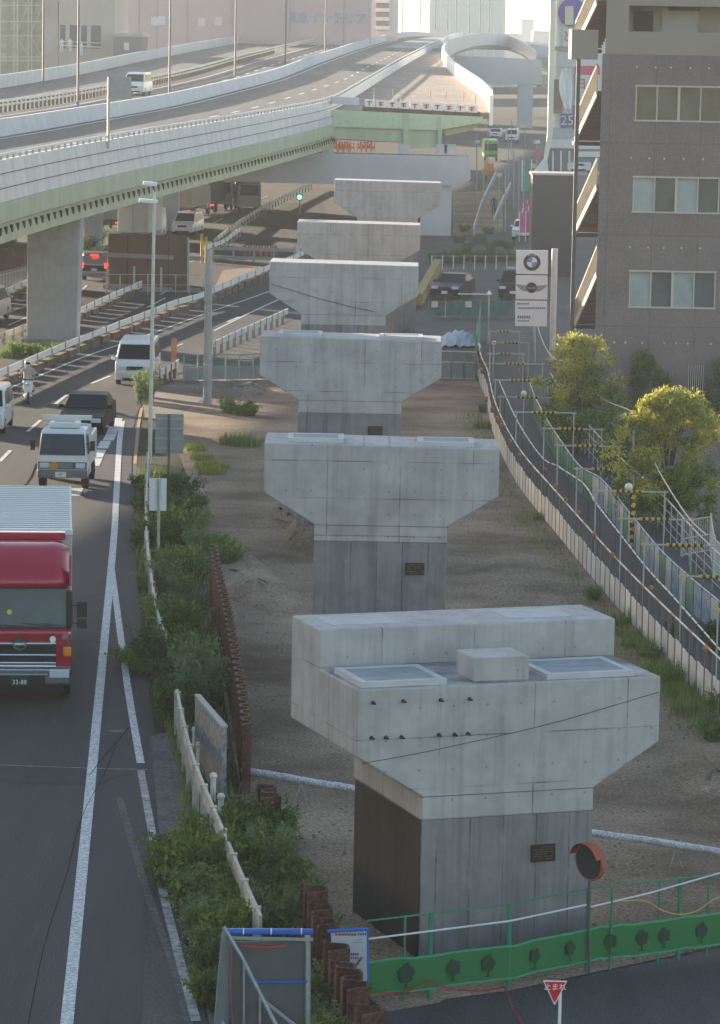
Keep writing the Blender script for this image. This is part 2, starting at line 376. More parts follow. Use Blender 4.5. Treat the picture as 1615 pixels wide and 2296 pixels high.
sheet('road_patch', gl([(180, 1330), (232, 1330), (222, 1440), (168, 1440)]), .0075, asphalt('patch_asphalt', (.04, .04, .04), (.05, .05, .05)))
for u, v, r in ((262, 1640, .20),):
    p = gp(u, v); b = MB(); b.disc((p.x, p.y, .0078), (0, 0, 1), r, 18, .004); struct(b.build('drain_cover', mat('iron_cover', (.035, .034, .034), .6, .3, 9)))
lines('kerb_seam', [(gl([(0, 1716), (240, 1724), (330, 1726)]), .035)], LINEW, .0085)
lines('tar_crack', [(smooth(gl([(55, 2340), (100, 2120), (150, 1960), (185, 1830), (232, 1740), (262, 1670)]), 4), .013), (smooth(gl([(200, 1740), (240, 1690), (300, 1620)]), 3), .018), (smooth(gl([(0, 1120), (60, 1085), (82, 1040)]), 3), .05), (smooth(gl([(20, 958), (60, 962), (130, 972)]), 3), .05), (smooth(gl([(220, 1760), (275, 1740), (340, 1735)]), 3), .018)], mat('tar', (.024, .024, .026), .95, 0, spec=0), .0125)
lines('far_lane_dashes', [dash(a, b, .14) for a, b in [((20, 697), (58, 690)), ((18, 730), (60, 712)), ((180, 655), (195, 640)), ((360, 660), (400, 640)), ((330, 690), (372, 668)), ((455, 560), (475, 550)), ((480, 500), (500, 490)), ((510, 470), (528, 462)), ((390, 600), (450, 580)), ((575, 450), (600, 440))]], LINE, .0095)
lines('side_kerb_line', [(smooth(gl([(303, 1040), (310, 960), (318, 915)]), 4), .12)], mat('ochre_paint', (.42, .24, .10), .8, .2), .0095)
lines('right_lane_line', [(gl([(480, 742), (560, 702), (640, 665), (700, 640)]), .14)], LINE, .009)
# ---------------------------------------------------------------- bridge piers under construction
PW = 5.64
def pier(label, u, v, w, phi, depth, neck, plaque, first=False, pads=((-1.6, 1.35), (1.55, 1.35)), fall=.012):
    zc = F*PW*math.cos(phi)/w; P = zp(u, v, zc)
    root = thing('concrete_pier', label, 'pier', (P.x, P.y, 0), phi, 'new concrete piers standing in a row')
    zt = P.z; hw = PW/2; cw = 1.6
    zl, zr = zt+fall*hw, zt-fall*hw
    b = MB(); zj = zt-1.93-neck
    b.prism([(-hw, 0, zl), (hw, 0, zr), (hw, 0, zt-1.17), (cw, 0, zt-1.93), (cw, 0, zj), (-cw, 0, zj), (-cw, 0, zt-1.93), (-hw, 0, zt-1.17)], (0, depth, 0))
    b.build('pier_cap', CAPC, root, bevel=.03)
    b = MB(); b.box((0, depth/2-.1, zj/2-.1), (2*cw-.008, depth-.21+.2, zj+.2)); b.v = [(x, max(y, .004), z) for x, y, z in b.v]
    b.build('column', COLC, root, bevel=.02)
    b = MB(); b.box((0, .01, zt-1.935), (2*cw+.06, .04, .012)); b.build('pour_joint', mat('joint_stain', (.13, .13, .135), .9, .2), root)
    for x, pw in pads:
        f = zt-fall*x; d0, d1 = (.35, 1.5) if not first else (.14, 1.62)
        b = MB(); t = .13; hh = .095
        b.box((x, d0+t/2, f+hh/2-.01), (pw, t, hh+.02)); b.box((x, d1-t/2, f+hh/2-.01), (pw, t, hh+.02))
        for sx in (-1, 1): b.box((x+sx*(pw/2-t/2), (d0+d1)/2, f+hh/2-.011), (t, d1-d0-2*t, hh+.018))
        q = b.build('bearing_plinth', TOPC, root)
        b = MB(); b.box((x, (d0+d1)/2, f+.045), (pw-2*t, d1-d0-2*t, .07)); o = b.build('mortar_bed', mat('mortar', (.30, .31, .33), .9, .15, 3), q)
    if plaque:
        pu, pv, pw, ph = plaque; lx = (pu-u)/(w/PW/math.cos(phi)); lz = zt-((pv-v)-(pu-u)*(-.045 if first else .02))/(F/zc*cT*1.01)
        b = MB(); b.box((lx, -.012, lz), (pw*zc/F, .04, ph*zc/F)); pl = b.build('plaque', mat('black_plaque', (.018, .017, .016), .35, 0), root)
        b = MB(); W2, H2 = pw*zc/F, ph*zc/F
        for r in range(6):
            x0 = -W2*.42
            while x0 < W2*.38:
                L = W2*R.uniform(.05, .2)
                if R.random() < .75: b.box((lx+x0+L/2, -.034, lz+H2*(.36-.14*r)), (L*.8, .006, H2*.055))
                x0 += L
        b.build('plaque_lettering', mat('gilt', (.13, .09, .04), .5, 0), pl)
    return root, zt, zj, zc
LBL = ['nearest concrete pier, with a raised back wall and ten dark bolts on its face', 'second concrete pier from the front, with a black plaque and two white plinths', 'third concrete pier from the front, with a small plaque just above the second pier',
       'fourth concrete pier from the front, with a thin dark wire across its face', 'fifth concrete pier from the front, narrow and half hidden by the fourth', 'farthest of the new concrete piers, just in front of the wide grey crossbeam']
p1, zt, zj, zc = pier(LBL[0], 1147, 1531, 690, math.radians(19), 2.1, .42, (1233, 1922, 58, 39), True, ((-1.92, 1.56), (1.55, 1.66)), 0)
hw = PW/2
b = MB(); b.prism([(-hw, 2.1, zt+.69), (hw, 2.1, zt+.69), (hw, 2.1, zt-1.17), (1.6, 2.1, zt-1.93), (1.6, 2.1, zj), (-1.6, 2.1, zj), (-1.6, 2.1, zt-1.93), (-hw, 2.1, zt-1.17)], (0, 1.6, 0))
b.build('back_wall', CAPC, p1, bevel=.03)
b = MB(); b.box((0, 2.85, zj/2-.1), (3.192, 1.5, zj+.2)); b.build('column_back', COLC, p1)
b = MB(); b.box((-1.607, 1.8, zj/2), (.012, 3.5, zj-.02)); b.build('painted_side_shade', concrete('shade_toned_concrete', (.05, .045, .043), (.022, .02, .019), .62, 30, dots=False, stain=.9, foot=.5), p1)  # thin dark plate that paints shade onto the column's left face
b = MB(); b.box((-.12, .62, zt+.21), (1.02, .9, .44)); b.build('stopper_block', CAPC, p1, bevel=.015)
for x in (-1.95, 1.4): b = MB(); b.box((x+.1, 2.95, zt+.694), (1.25, .95, .012)); b.build('plinth_outline', mat('patch_concrete', (.47, .47, .48), .85, .1, 3), p1)
for u, v in [(819, 1577), (891, 1573), (980, 1570), (1049, 1567), (817, 1656), (851, 1655), (888, 1654), (977, 1649), (1015, 1648), (1047, 1646)]:
    lx = (u-1150)/(696/PW/math.cos(math.radians(19))); lz = zt-((v-1531)+(u-1129)*.05)/(F/zc)
    b = MB(); b.tube([(lx, .02, lz), (lx, -.10, lz)], .025, 8); b.tube([(lx, -.10, lz), (lx, -.14, lz)], .015, 6); b.disc((lx, -.002, lz), (0, -1, 0), .036, 10, .012)
    b.build('anchor_bolt', mat('bolt_steel', (.06, .062, .068), .4, 0, metal=.5), p1)
pts = [Vector((-2.72+5.5*i/12, -.03-.02*math.sin(i), zt-1.28+1.0*i/12-.10*math.sin(math.pi*i/12))) for i in range(13)]
b = MB(); b.tube(pts, .0055, 4); b.build('hanging_wire', BLACK, p1)
pier(LBL[1], 857, 1000, 528, math.radians(0), 2.2, .40, (936, 1279, 43, 28))
pier(LBL[2], 787, 760, 408, math.radians(-1), 2.2, .40, (845, 967, 33, 21))
p4, z4, _, _ = pier(LBL[3], 772, 592, 334, math.radians(-1), 2.2, .4, None, pads=())
pts = [Vector((-2.75+4.9*i/10, -.04, z4-.8-1.15*i/10-.1*math.sin(math.pi*i/10))) for i in range(9)]
b = MB(); b.tube(pts, .012, 4); b.build('hanging_wire', BLACK, p4)
pier(LBL[4], 805, 501, 276, math.radians(-1), 2.2, .4, None, pads=())
pier(LBL[5], 870, 407, 240, math.radians(-1), 2.2, .4, None, pads=())
# ---------------------------------------------------------------- elevated road
RAILPX = [(-150, 383, 140), (0, 350, 160), (221, 308, 184), (433, 275, 214), (596, 248, 244), (745, 221, 281), (830, 172, 345), (900, 131, 420), (960, 101, 515), (1015, 77, 650)]
rp = [dp(*q) for q in RAILPX]
YS = np.array([40.]+[p.y for p in rp]+[760., 900.]); ZS = np.array([rp[0].z-.95]+[p.z-.95 for p in rp]+[14.7, 14.3]); XS = np.array([rp[0].x-.1*(rp[0].y-40)]+[p.x for p in rp]+[20.3, 27.])
def gauss(y, Y, V, s=14.):
    o = np.linspace(-2*s, 2*s, 17); w = np.exp(-(o/s)**2); return float((np.interp(y+o, Y, V)*w).sum()/w.sum())
def zD(y): return gauss(y, YS, ZS)
def xR(y): return gauss(y, YS, XS, 10.)
def deckpt(u, v, dz=0.):
    Y = 260.
    for _ in range(50):
        q = gp(u, v, min(zD(Y)+dz, 15.7)); Y = .6*Y+.4*min(max(q.y, 100), 1200)
    return q
LP = [deckpt(u, v) for u, v in [(0, 312), (245, 268), (450, 228), (640, 178), (800, 115)]]
LX = np.array([LP[0].x-.11*(LP[0].y-40)]+[p.x for p in LP]+[5.5, 11., 18.]); LY = np.array([40.]+[p.y for p in LP]+[max(650, LP[-1].y+80), 780, 900])
def xL(y): return gauss(y, LY, LX, 16.)
OFF_W = 9.6
def off_o(y): return float(np.interp(y, [125, 145, 228, 265], [21, 15.5, 15.5, 21]))  # deck narrowed out of view, shaped to let low sun reach the road
ST = [40, 60, 80, 100, 120, 140, 158, 161]+[168+7*i for i in range(0, 21)]+[315+12*i for i in range(0, 28)]+[660+30*i for i in range(0, 9)]
vd = thing('elevated_highway', 'long pale elevated expressway on green girders sweeping from the left into the distance', 'highway', (-15, 200, 0))
def strip(b, fn, ys=ST):           # fn(y)-> profile points (x,z) ; lofted along y
    n = len(fn(ys[0])); vs = [(x, y, z) for y in ys for x, z in fn(y)]
    fs = [(i*n+j, i*n+(j+1) % n, (i+1)*n+(j+1) % n, (i+1)*n+j) for i in range(len(ys)-1) for j in range(n)]+[tuple(range(n)), tuple(range((len(ys)-1)*n, len(ys)*n))]
    b.add(vs, fs)
for f0, f1 in ((lambda y: xR(y)-.1, lambda y: xL(y)-1.5), (lambda y: xL(y)-3.4, lambda y: xL(y)-off_o(y)-.5)):
    b = MB(); strip(b, lambda y: [(f0(y), zD(y)), (f1(y), zD(y)), (f1(y), zD(y)-.5), (f0(y), zD(y)-.5)]); b.build('deck', DECKA, vd, world=True)
b = MB(); strip(b, lambda y: [(xR(y)-.22, zD(y)+.75), (xR(y)+.02, zD(y)+.75), (xR(y)+.30, zD(y)-1.05), (xR(y)-.12, zD(y)-1.05)]); b.build('parapet', CLAD, vd, world=True)
b = MB()
for k in (.18, -.45): strip(b, lambda y: [(xR(y)+.10+.155*(.75-k)-.02, zD(y)+k+.02), (xR(y)+.10+.155*(.75-k), zD(y)+k+.02), (xR(y)+.10+.155*(.75-k), zD(y)+k-.02), (xR(y)+.10+.155*(.75-k)-.02, zD(y)+k-.02)], [y for y in ST if y < 300])
b.build('cladding_seam', mat('seam', (.09, .10, .13), .6, 0), vd, world=True)
b = MB()
def rail(b, xf, z, r, y1, st=2.4, y0=40):
    ys = [q for q in ST if y0 <= q <= y1]; b.tube([(xf(y), y, zD(y)+z) for y in ys], r, 5)
rail(b, lambda y: xR(y)-.1, .98, .07, 900); b.build('railing', WHITE, vd, world=True)
ys_ = np.arange(150, 560, 1.6); many('railing_post', [(xR(y)-.1, y, zD(y)+.84) for y in ys_], (.10, .22, .26), GREY, vd)
YG = [y for y in ST if y <= 288]
b = MB(); strip(b, lambda y: [(xR(y)+.34, zD(y)-1.06), (xR(y)+.34, zD(y)-1.95), (xR(y)+.1, zD(y)-2.0), (xR(y)-.2, zD(y)-1.06)], YG); b.build('edge_beam', GREEN, vd, world=True)
b = MB(); strip(b, lambda y: [(xR(y)+.05, zD(y)-2.0), (xR(y)+.32, zD(y)-2.85), (xR(y)-1.6, zD(y)-2.9), (xR(y)-1.6, zD(y)-.55), (xR(y)-.3, zD(y)-.55)], YG); b.build('girder', GREEND, vd, world=True)
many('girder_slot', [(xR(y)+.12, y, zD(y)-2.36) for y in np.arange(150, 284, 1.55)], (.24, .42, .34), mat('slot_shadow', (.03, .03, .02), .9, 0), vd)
for k in (5.5, 11, 16.5, 22, 27):
    b = MB(); strip(b, lambda y: [(xR(y)-k, zD(y)-.5), (xR(y)-k-1.6, zD(y)-.5), (xR(y)-k-1.6, zD(y)-2.8), (xR(y)-k, zD(y)-2.8)], [y for y in ST if 232 < y < 700]); b.build('girder', GREEND, vd, world=True)
    b = MB(); strip(b, lambda y: [(xR(y)-k, zD(y)-.5), (xR(y)-k-1.6, zD(y)-.5), (xR(y)-k-1.6, zD(y)-2.8), (xR(y)-k, zD(y)-2.8)], [40, 80, 120, 138]); b.build('girder', GREEND, vd, world=True)  # near inner girders out of view, added to block sun under the deck
b = MB()                                       # central barrier and its twin
strip(b, lambda y: [(xL(y)-.55, zD(y)+.01), (xL(y)-.85, zD(y)+1.0), (xL(y)-1.15, zD(y)+1.0), (xL(y)-1.45, zD(y)+.01)]); b.build('central_barrier', mat('barrier_concrete', (.50, .51, .53), .8, .1, .5), vd, world=True)
b = MB(); strip(b, lambda y: [(xL(y)-off_o(y), zD(y)+.01), (xL(y)-off_o(y), zD(y)+1.15), (xL(y)-off_o(y)-.3, zD(y)+1.15), (xL(y)-off_o(y)-.3, zD(y)-.5)]); b.build('outer_parapet', CLAD, vd, world=True)
b = MB(); y0 = 238
for z in (.55, .85): rail(b, lambda y: xL(y)-OFF_W, z, .12, 900, y0=238)
b.build('lane_railing', CREAM, vd, world=True)
many('lane_railing_post', [(xL(y)-OFF_W, y, zD(y)+.4) for y in np.arange(240, 480, 1.8)], (.18, .25, .8), mat('brown_posts', (.12, .09, .07), .8, .2), vd)
b = MB(); ys = [y for y in ST if y <= 240]; strip(b, lambda y: [(xL(y)-OFF_W+.4, zD(y)), (xL(y)-OFF_W, zD(y)+1.), (xL(y)-OFF_W-.3, zD(y)+1.), (xL(y)-OFF_W-.6, zD(y))], ys); b.build('lane_barrier', mat('barrier_concrete', (.5, .5, .5)), vd, world=True)
def dline(xf, w, y0, y1, L=None, gap=None):
    b = MB(); y = y0
    if L is None: ribbon(b, [(xf(q), q, zD(q)+.012) for q in ST if y0 <= q <= y1], w)
    else:
        while y < y1: ribbon(b, [(xf(q), q, zD(q)+.012) for q in (y, y+L)], w); y += L+gap
    return b
dline(lambda y: xL(y)+.15, .22, 140, 900).build('edge_line', LINE, vd, world=True, fix=False)
dline(lambda y: xL(y)-OFF_W+1.5, .22, 140, 900).build('edge_line', LINE, vd, world=True, fix=False)
for y in np.arange(150, 600, 12.):
    for f in (lambda y: xL(y)+5.3+min(max(0, (y-190)/90), 1)*.6, lambda y: xL(y)-5.2): dline(f, .26, y, y+1, 4.5, 7.5).build('lane_dash', LINE, vd, world=True, fix=False)
b = MB(); strip(b, lambda y: [(xR(y)-.3, zD(y)+.7), (xR(y)-.15, zD(y)+4.0), (xR(y)-.3, zD(y)+4.0), (xR(y)-.45, zD(y)+.7)], [40, 80, 120, 132]); b.build('unseen_sun_screen', CLAD, vd, world=True)  # wall out of view, added to keep low sun off the near piers
for y in (60, 100):
    b = MB(); b.box((xR(y)-13, y, (zD(y)-2.8)/2), (12, 2.4, zD(y)-2.8)); b.build('support_wall', OLDC, vd, world=True)
# columns and the wide crossbeam
def column(label, u0, u1, v, zt, name='highway_column'):
    a, c = gp(u0, v), gp(u1, v); w = c.x-a.x; r = thing(name, label, 'column', ((a.x+c.x)/2, a.y, 0))
    b = MB(); b.prism([(-w/2, 0, -.2), (w/2, 0, -.2), (w/2+.22, 0, zt), (-w/2, 0, zt)], (0, 2.4, 0)); b.build('shaft', OLDC, r, bevel=.06)
    b = MB(); b.box((0, 1.2, .06), (w+.5, 2.9, .3)); b.build('footing', BLOCKC, r); return r
column('big tapered concrete column under the expressway at the left, weeds at its foot', 60, 172, 770, 6.55)
column('distant concrete column under the expressway, just right of the big tapered column', 188, 224, 560, 6.6)
column('concrete column at the left edge of the photo under the expressway', -30, 20, 640, 6.5)
Yc = 281.
A = dp(385, 335, Yc); B = dp(1055, 352, Yc); zt_ = A.z; zb = dp(700, 414, Yc).z
cb = thing('crossbeam_pier', 'wide grey concrete crossbeam carrying the green girder behind the farthest new pier', 'pier', ((A.x+B.x)/2, Yc, 0)); cx_ = (A.x+B.x)/2
l = lambda u, v: dp(u, v, Yc)
b = MB(); b.prism([l(330, 334), l(1055, 352), l(1055, 404), l(1012, 418), l(520, 408), l(330, 392)], (0, 3, 0)); b.build('crossbeam', mat('painted_concrete', (.46, .49, .54), .8, .08, .3), cb, world=True, bevel=.05)
for u0, u1 in ((945, 1014), (330, 400)):
    a = l(u0, 411); c = l(u1, 411); b = MB(); b.box(((a.x+c.x)/2, Yc+1.5, a.z/2-.2), (c.x-a.x, 2.5, a.z+.3)); b.build('leg', mat('painted_concrete', (.4, .4, .4)), cb, world=True)
for u in (905, 990, 1010, 660, 735):
    a = l(u, 342); b = MB(); b.box((a.x, Yc+1., a.z+.25), (.9, 1.1, .7)); b.build('bearing_block', mat('painted_concrete', (.4, .4, .4)), cb, world=True)
# ramp stub with its sweeping parapet
YE = 282.
rs = thing('ramp_stub', 'unfinished ramp end of the expressway, brown deck behind a sweeping white parapet', 'ramp', (4, YE, 0))
rz = zD(YE)
NP = [(1098, 222, YE), (1090, 196, 305), (1066, 172, 335), (1030, 148, 372), (1003, 126, 415), (991, 106, 470), (1000, 92, 530)]
npts = smooth([dp(*q) for q in NP], 5)
b = MB(); nn = []
for p in npts: nn.append(p)
vs = []; fs = []
for p in nn: vs += [(min(xR(p.y)-.05, p.x), p.y, zD(p.y)+.004), (p.x, p.y, zD(p.y)+.004), (p.x, p.y, zD(p.y)-.5), (min(xR(p.y)-.05, p.x), p.y, zD(p.y)-.5)]
for i in range(len(nn)-1): fs += [(4*i+j, 4*i+(j+1) % 4, 4*i+4+(j+1) % 4, 4*i+4+j) for j in range(4)]
fs.append((0, 1, 2, 3)); b.add(vs, fs)
b.build('deck', mat('ramp_deck', (.20, .155, .125), .9, .12, .2, col2=(.25, .2, .17), fine=2), rs, world=True)
b = MB(); wall(b, [Vector((p.x+.15, p.y, zD(p.y))) for p in nn], -1.0, 1.35, .3); b.build('parapet', mat('white_parapet', (.80, .79, .77), .6, .05, 1), rs, world=True)
def E(u, v, d=0): return dp(u, v, YE-.4+d)
b = MB(); b.prism([E(742, 246), E(1084, 262), E(1078, 276), E(980, 292), E(684, 282), E(684, 262)], (0, 1.2, 0)); b.build('end_flange', mat('green_flange', (.42, .55, .38), .5, .08), rs, world=True)
b = MB(); b.prism([E(684, 281, .25), E(992, 289, .25), E(990, 330, .25), E(908, 334, .25), E(905, 320, .25), E(684, 306, .25)], (0, 3, 0)); b.build('box_girder', GREEN, rs, world=True)
b = MB(); b.prism([E(992, 289, .3), E(1078, 277, .3), E(1060, 292, .3), E(1000, 305, .3)], (0, 2, 0)); b.build('bracket', GREEND, rs, world=True)
b = MB(); b.prism([E(905, 255, -.06), E(918, 255, -.06), E(918, 331, -.06), E(905, 331, -.06)], (0, .3, 0)); b.prism([E(982, 262, -.06), E(990, 262, -.06), E(990, 328, -.06), E(982, 328, -.06)], (0, .3, 0)); b.build('stiffener', GREEN, rs, world=True)
b = MB(); b.prism([E(815, 236), E(1076, 251), E(1078, 262), E(812, 247)], (0, .5, 0)); b.build('edge_timber', mat('dark_timber', (.05, .025, .02), .9, .2), rs, world=True)
b = MB(); b.tube(smooth([E(735, 226, -.2), E(742, 232, -.3), E(727, 262, -.3), E(733, 300, -.3), E(738, 306, -.2)], 5), .07, 6); b.build('drain_pipe', mat('dark_pipe', (.10, .12, .10), .5, 0), rs, world=True)
b = MB(); b.prism([E(742, 216, -.1), E(806, 219, -.1), E(806, 236, -.1), E(742, 232, -.1)], (0, .3, 0)); b.build('end_panel', CLAD, rs, world=True)
for u in (838, 880, 898, 920, 965, 1000, 1040, 1066): 
    b = MB(); b.tube([E(u, 236+(u-815)*.055), E(u+1, 196+(u-815)*.05)], .035, 5); b.build('safety_post', CREAM, rs, world=True)
bn = thing('site_banner', 'row of white banners with red characters along the ramp end', 'banner', (E(940, 240).x, YE-.6, rz))
b = MB()
for k in range(10):
    u = 818+25.5*k; b.prism([E(u, 222+k*1.45, -.15), E(u+23.5, 223.3+k*1.45, -.15), E(u+23.5, 240.3+k*1.45, -.15), E(u, 239+k*1.45, -.15)], (0, .03, 0))
b.build('banner_cloth', WHITE, bn, world=True)
b = MB()
for k in range(10):
    u = 829+25.5*k; v = 231.5+k*1.45
    for (x0, y0, x1, y1) in [(-6, -4, 6, -2), (-2, -5, 1, 5), (-5, 1, 5, 3)][:2+k % 2]: b.prism([E(u+x0, v+y0, -.20), E(u+x1, v+y0, -.20), E(u+x1, v+y1, -.20), E(u+x0, v+y1, -.20)], (0, .02, 0))
b.build('banner_lettering', RED, bn, world=True)
# curved ramp leaving to the right, behind
cr_ = thing('curved_ramp', 'curved expressway ramp rising behind the sweeping parapet and bending off to the right', 'ramp', (20, 560, 0))
cp = smooth([dp(1000, 94, 530), dp(1025, 83, 590), dp(1062, 75, 650), dp(1100, 74, 690), dp(1140, 80, 705), dp(1175, 94, 690), dp(1206, 116, 660)], 6)
def across(i):
    t = cp[min(i+1, len(cp)-1)]-cp[max(i-1, 0)]; return Vector((t.y, -t.x, 0)).normalized()
b = MB(); vs = []
for i, p in enumerate(cp):
    a = across(i); vs += [p-a*9+Vector((0, 0, -1)), p+Vector((0, 0, -1)), p+Vector((0, 0, -2.9)), p-a*9+Vector((0, 0, -2.9))]
b.add(vs, [(4*i+j, 4*i+(j+1) % 4, 4*i+4+(j+1) % 4, 4*i+4+j) for i in range(len(cp)-1) for j in range(4)]+[(0, 1, 2, 3), tuple(len(vs)-4+j for j in range(4))])
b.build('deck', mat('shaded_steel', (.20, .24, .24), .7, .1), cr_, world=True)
b = MB(); wall(b, [p+across(i)*.2+Vector((0, 0, -1)) for i, p in enumerate(cp)], -1.3, 1.0, .3); b.build('parapet', CLAD, cr_, world=True)
G = thing('grey_crossbeam', 'hazy grey portal crossbeam and leg carrying the curved ramp', 'pier', (25, 600, 0))
g = lambda u, v, d=0: dp(u, v, 600+d)
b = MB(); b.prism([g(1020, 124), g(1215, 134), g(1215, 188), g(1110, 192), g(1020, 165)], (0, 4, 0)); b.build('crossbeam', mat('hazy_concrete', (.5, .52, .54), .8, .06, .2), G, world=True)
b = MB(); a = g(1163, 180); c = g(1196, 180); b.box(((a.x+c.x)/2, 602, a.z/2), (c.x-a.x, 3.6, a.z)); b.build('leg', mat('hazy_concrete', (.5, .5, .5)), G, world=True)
G2 = thing('far_footbridge', 'pale horizontal bridge deck far behind the grey portal leg', 'bridge', (30, 680, 0))
g = lambda u, v: dp(u, v, 680)
b = MB(); b.prism([g(1105, 196), g(1230, 196), g(1230, 212), g(1105, 212)], (0, 3, 0)); b.build('upper_beam', GREY, G2, world=True)
b = MB(); b.prism([g(1105, 221), g(1230, 221), g(1230, 240), g(1105, 240)], (0, 3, 0)); b.build('lower_beam', GREY, G2, world=True)
b = MB(); b.prism([g(1190, 166), g(1230, 168), g(1230, 190), g(1190, 190)], (0, 3, 0)); b.build('side_panel', CREAM, G2, world=True)
# ---------------------------------------------------------------- vehicles
def wheel(root, x, y, r, w, side):
    g = thing_child('wheel', root, (x, y, r))
    b = MB(); n = 16
    prof = [(-w/2, r*.62), (-w/2, r*.93), (-w*.36, r), (w*.36, r), (w/2, r*.93), (w/2, r*.62)]
    vs = [(px, pr*math.cos(2*math.pi*j/n), pr*math.sin(2*math.pi*j/n)) for px, pr in prof for j in range(n)]
    b.add(vs, [(i*n+j, i*n+(j+1) % n, (i+1)*n+(j+1) % n, (i+1)*n+j) for i in range(5) for j in range(n)]); b.build('tyre', BLACK, g)
    b = MB(); b.disc((side*w*.18, 0, 0), (side, 0, 0), r*.63, 14, .03); b.disc((side*(w*.18+.03), 0, 0), (side, 0, 0), r*.2, 8, .03); b.build('rim', GALV, g)
def thing_child(name, root, loc):
    o = bpy.data.objects.new(name, None); COL.objects.link(o); o.parent = root; o.location = loc; o.empty_display_size = .2; return o
def heading(t): return math.atan2(t[1], t[0])-math.pi/2
PLATE = mat('number_plate', (.72, .73, .70), .5, 0)
LAMP = mat('headlamp_glass', (.62, .66, .70), .08, 0, spec=.9)
def vehicle(name, label, cat, loc, fwd, W2, prof, iF, iR, wind, back, paint, tum=.16, wheels=(), wr=.31, lampz=.72, front=True, rearred=False, grille=None, side=None, group=None, plate=True, mirrors=True, bev=.05):
    """prof: outline (y,z) from the front bottom over the roof to the rear bottom; iF, iR are the belt points; wind/back: profile edges that carry glass"""
    root = thing(name, label, cat, loc, heading(fwd), group); root.rotation_euler[2] = heading(fwd)
    zb = prof[iF][1]; zt = max(z for _, z in prof)
    def hwid(z): return W2/2*(1-(tum*(z-zb)/(zt-zb) if z > zb else 0))
    n = len(prof); b = MB()
    vs = [(-hwid(z), y, z) for y, z in prof]+[(hwid(z), y, z) for y, z in prof]
    fs = [(i, i+1, n+i+1, n+i) for i in range(n-1)]+[(n-1, 0, n, 2*n-1)]
    up = list(range(iF, iR+1)); lo = list(range(0, iF+1))+list(range(iR, n))
    for o in (0, n): fs += [tuple(o+i for i in up), tuple(o+i for i in lo)]
    b.add(vs, fs); body = b.build('body', paint, root, bevel=bev)
    def pane(nm, i, f0, f1, m, par, mg=.09, off=.012):
        (y0, z0), (y1, z1) = prof[i], prof[i+1]
        a = (y0+(y1-y0)*f0, z0+(z1-z0)*f0); c = (y0+(y1-y0)*f1, z0+(z1-z0)*f1)
        nx, nz = (z1-z0), -(y1-y0); L = math.hypot(nx, nz); nx, nz = nx/L, nz/L
        if nx*(1 if i < n/2 else -1) < 0 and abs(nx) > .2: nx, nz = -nx, -nz
        if abs(nx) <= .2 and nz < 0: nx, nz = -nx, -nz
        q = MB(); w0, w1 = hwid(a[1])-mg, hwid(c[1])-mg
        q.prism([(-w0, a[0]+nx*off*.2, a[1]+nz*off*.2), (w0, a[0]+nx*off*.2, a[1]+nz*off*.2), (w1, c[0]+nx*off*.2, c[1]+nz*off*.2), (-w1, c[0]+nx*off*.2, c[1]+nz*off*.2)], (0, nx*off, nz*off)); return q.build(nm, m, par)
    if wind is not None: pane('windscreen', wind, .06, .93, GLASS, root)
    if back is not None: pane('rear_window', back, .12, .80, GLASS, root)
    if side:
        for s in (-1, 1):
            for poly in side:
                q = MB(); P = [(s*(hwid(z)+.004), y, z) for y, z in poly]; q.prism(P, (s*.014, 0, 0)); q.build('side_window', GLASS, root)
    yf = max(y for y, z in prof); yr = min(y for y, z in prof)
    if front:
        for s in (-1, 1):
            q = MB(); q.box((s*(W2/2-.26), yf-.05, lampz), (.40, .16, .17)); q.build('headlight', LAMP, root, bevel=.03)
        q = MB(); q.box((0, yf-.03, lampz-.02), (W2*.42, .10, .16)); q.build('grille', grille or BLACK, root)
        q = MB(); q.box((0, yf-.02, .30), (W2*.62, .10, .14)); q.build('air_intake', BLACK, root)
        if plate: q = MB(); q.box((0, yf+.035, .45), (.36, .03, .17)); q.build('number_plate', PLATE, root)
    if rearred:
        for s in (-1, 1): q = MB(); q.box((s*(W2/2-.10), yr+.02, lampz+.25), (.2, .14, .34)); q.build('tail_light', REDL, root)
        q = MB(); q.box((0, yr+.10, zt-.12), (.5, .12, .06)); q.build('brake_light', REDL, root)
        q = MB(); q.box((0, yr-.01, lampz), (.36, .03, .17)); q.build('number_plate', PLATE, root)
    if mirrors:
        for s in (-1, 1):
            my = prof[iF][0]-.25
            q = MB(); q.box((s*(W2/2+.10), my, zb+.06), (.20, .12, .15)); q.build('wing_mirror', paint, root, bevel=.03)
    for y in wheels:
        for s in (-1, 1): wheel(root, s*(W2/2-.10), y, wr, .22, s)
    return root
SEDAN = [(2.28, .24), (2.34, .55), (2.22, .74), (.95, .95), (.10, 1.42), (-1.0, 1.45), (-1.75, 1.06), (-2.28, 1.02), (-2.34, .5), (-2.28, .26)]
SSIDE = [[(.70, 1.0), (.06, 1.36), (-.38, 1.38), (-.38, 1.0)], [(-.46, 1.0), (-.46, 1.38), (-.98, 1.37), (-1.5, 1.05)]]
MINIV = [(2.15, .25), (2.22, .6), (2.05, .85), (1.45, 1.02), (.65, 1.66), (.2, 1.74), (-1.9, 1.72), (-2.2, 1.05), (-2.25, .5), (-2.2, .26)]
MSIDE = [[(1.12, 1.06), (.60, 1.55), (-.25, 1.6), (-.25, 1.06)], [(-.35, 1.06), (-.35, 1.6), (-1.75, 1.56), (-1.95, 1.06)]]
VAN = [(2.30, .26), (2.38, .62), (2.22, 1.02), (1.95, 1.12), (1.12, 1.80), (.7, 1.93), (-2.2, 1.92), (-2.36, 1.1), (-2.40, .5), (-2.36, .28)]
VSIDE = [[(1.62, 1.16), (1.02, 1.70), (.15, 1.75), (.15, 1.16)], [(.02, 1.16), (.02, 1.75), (-2.1, 1.74), (-2.2, 1.16)]]
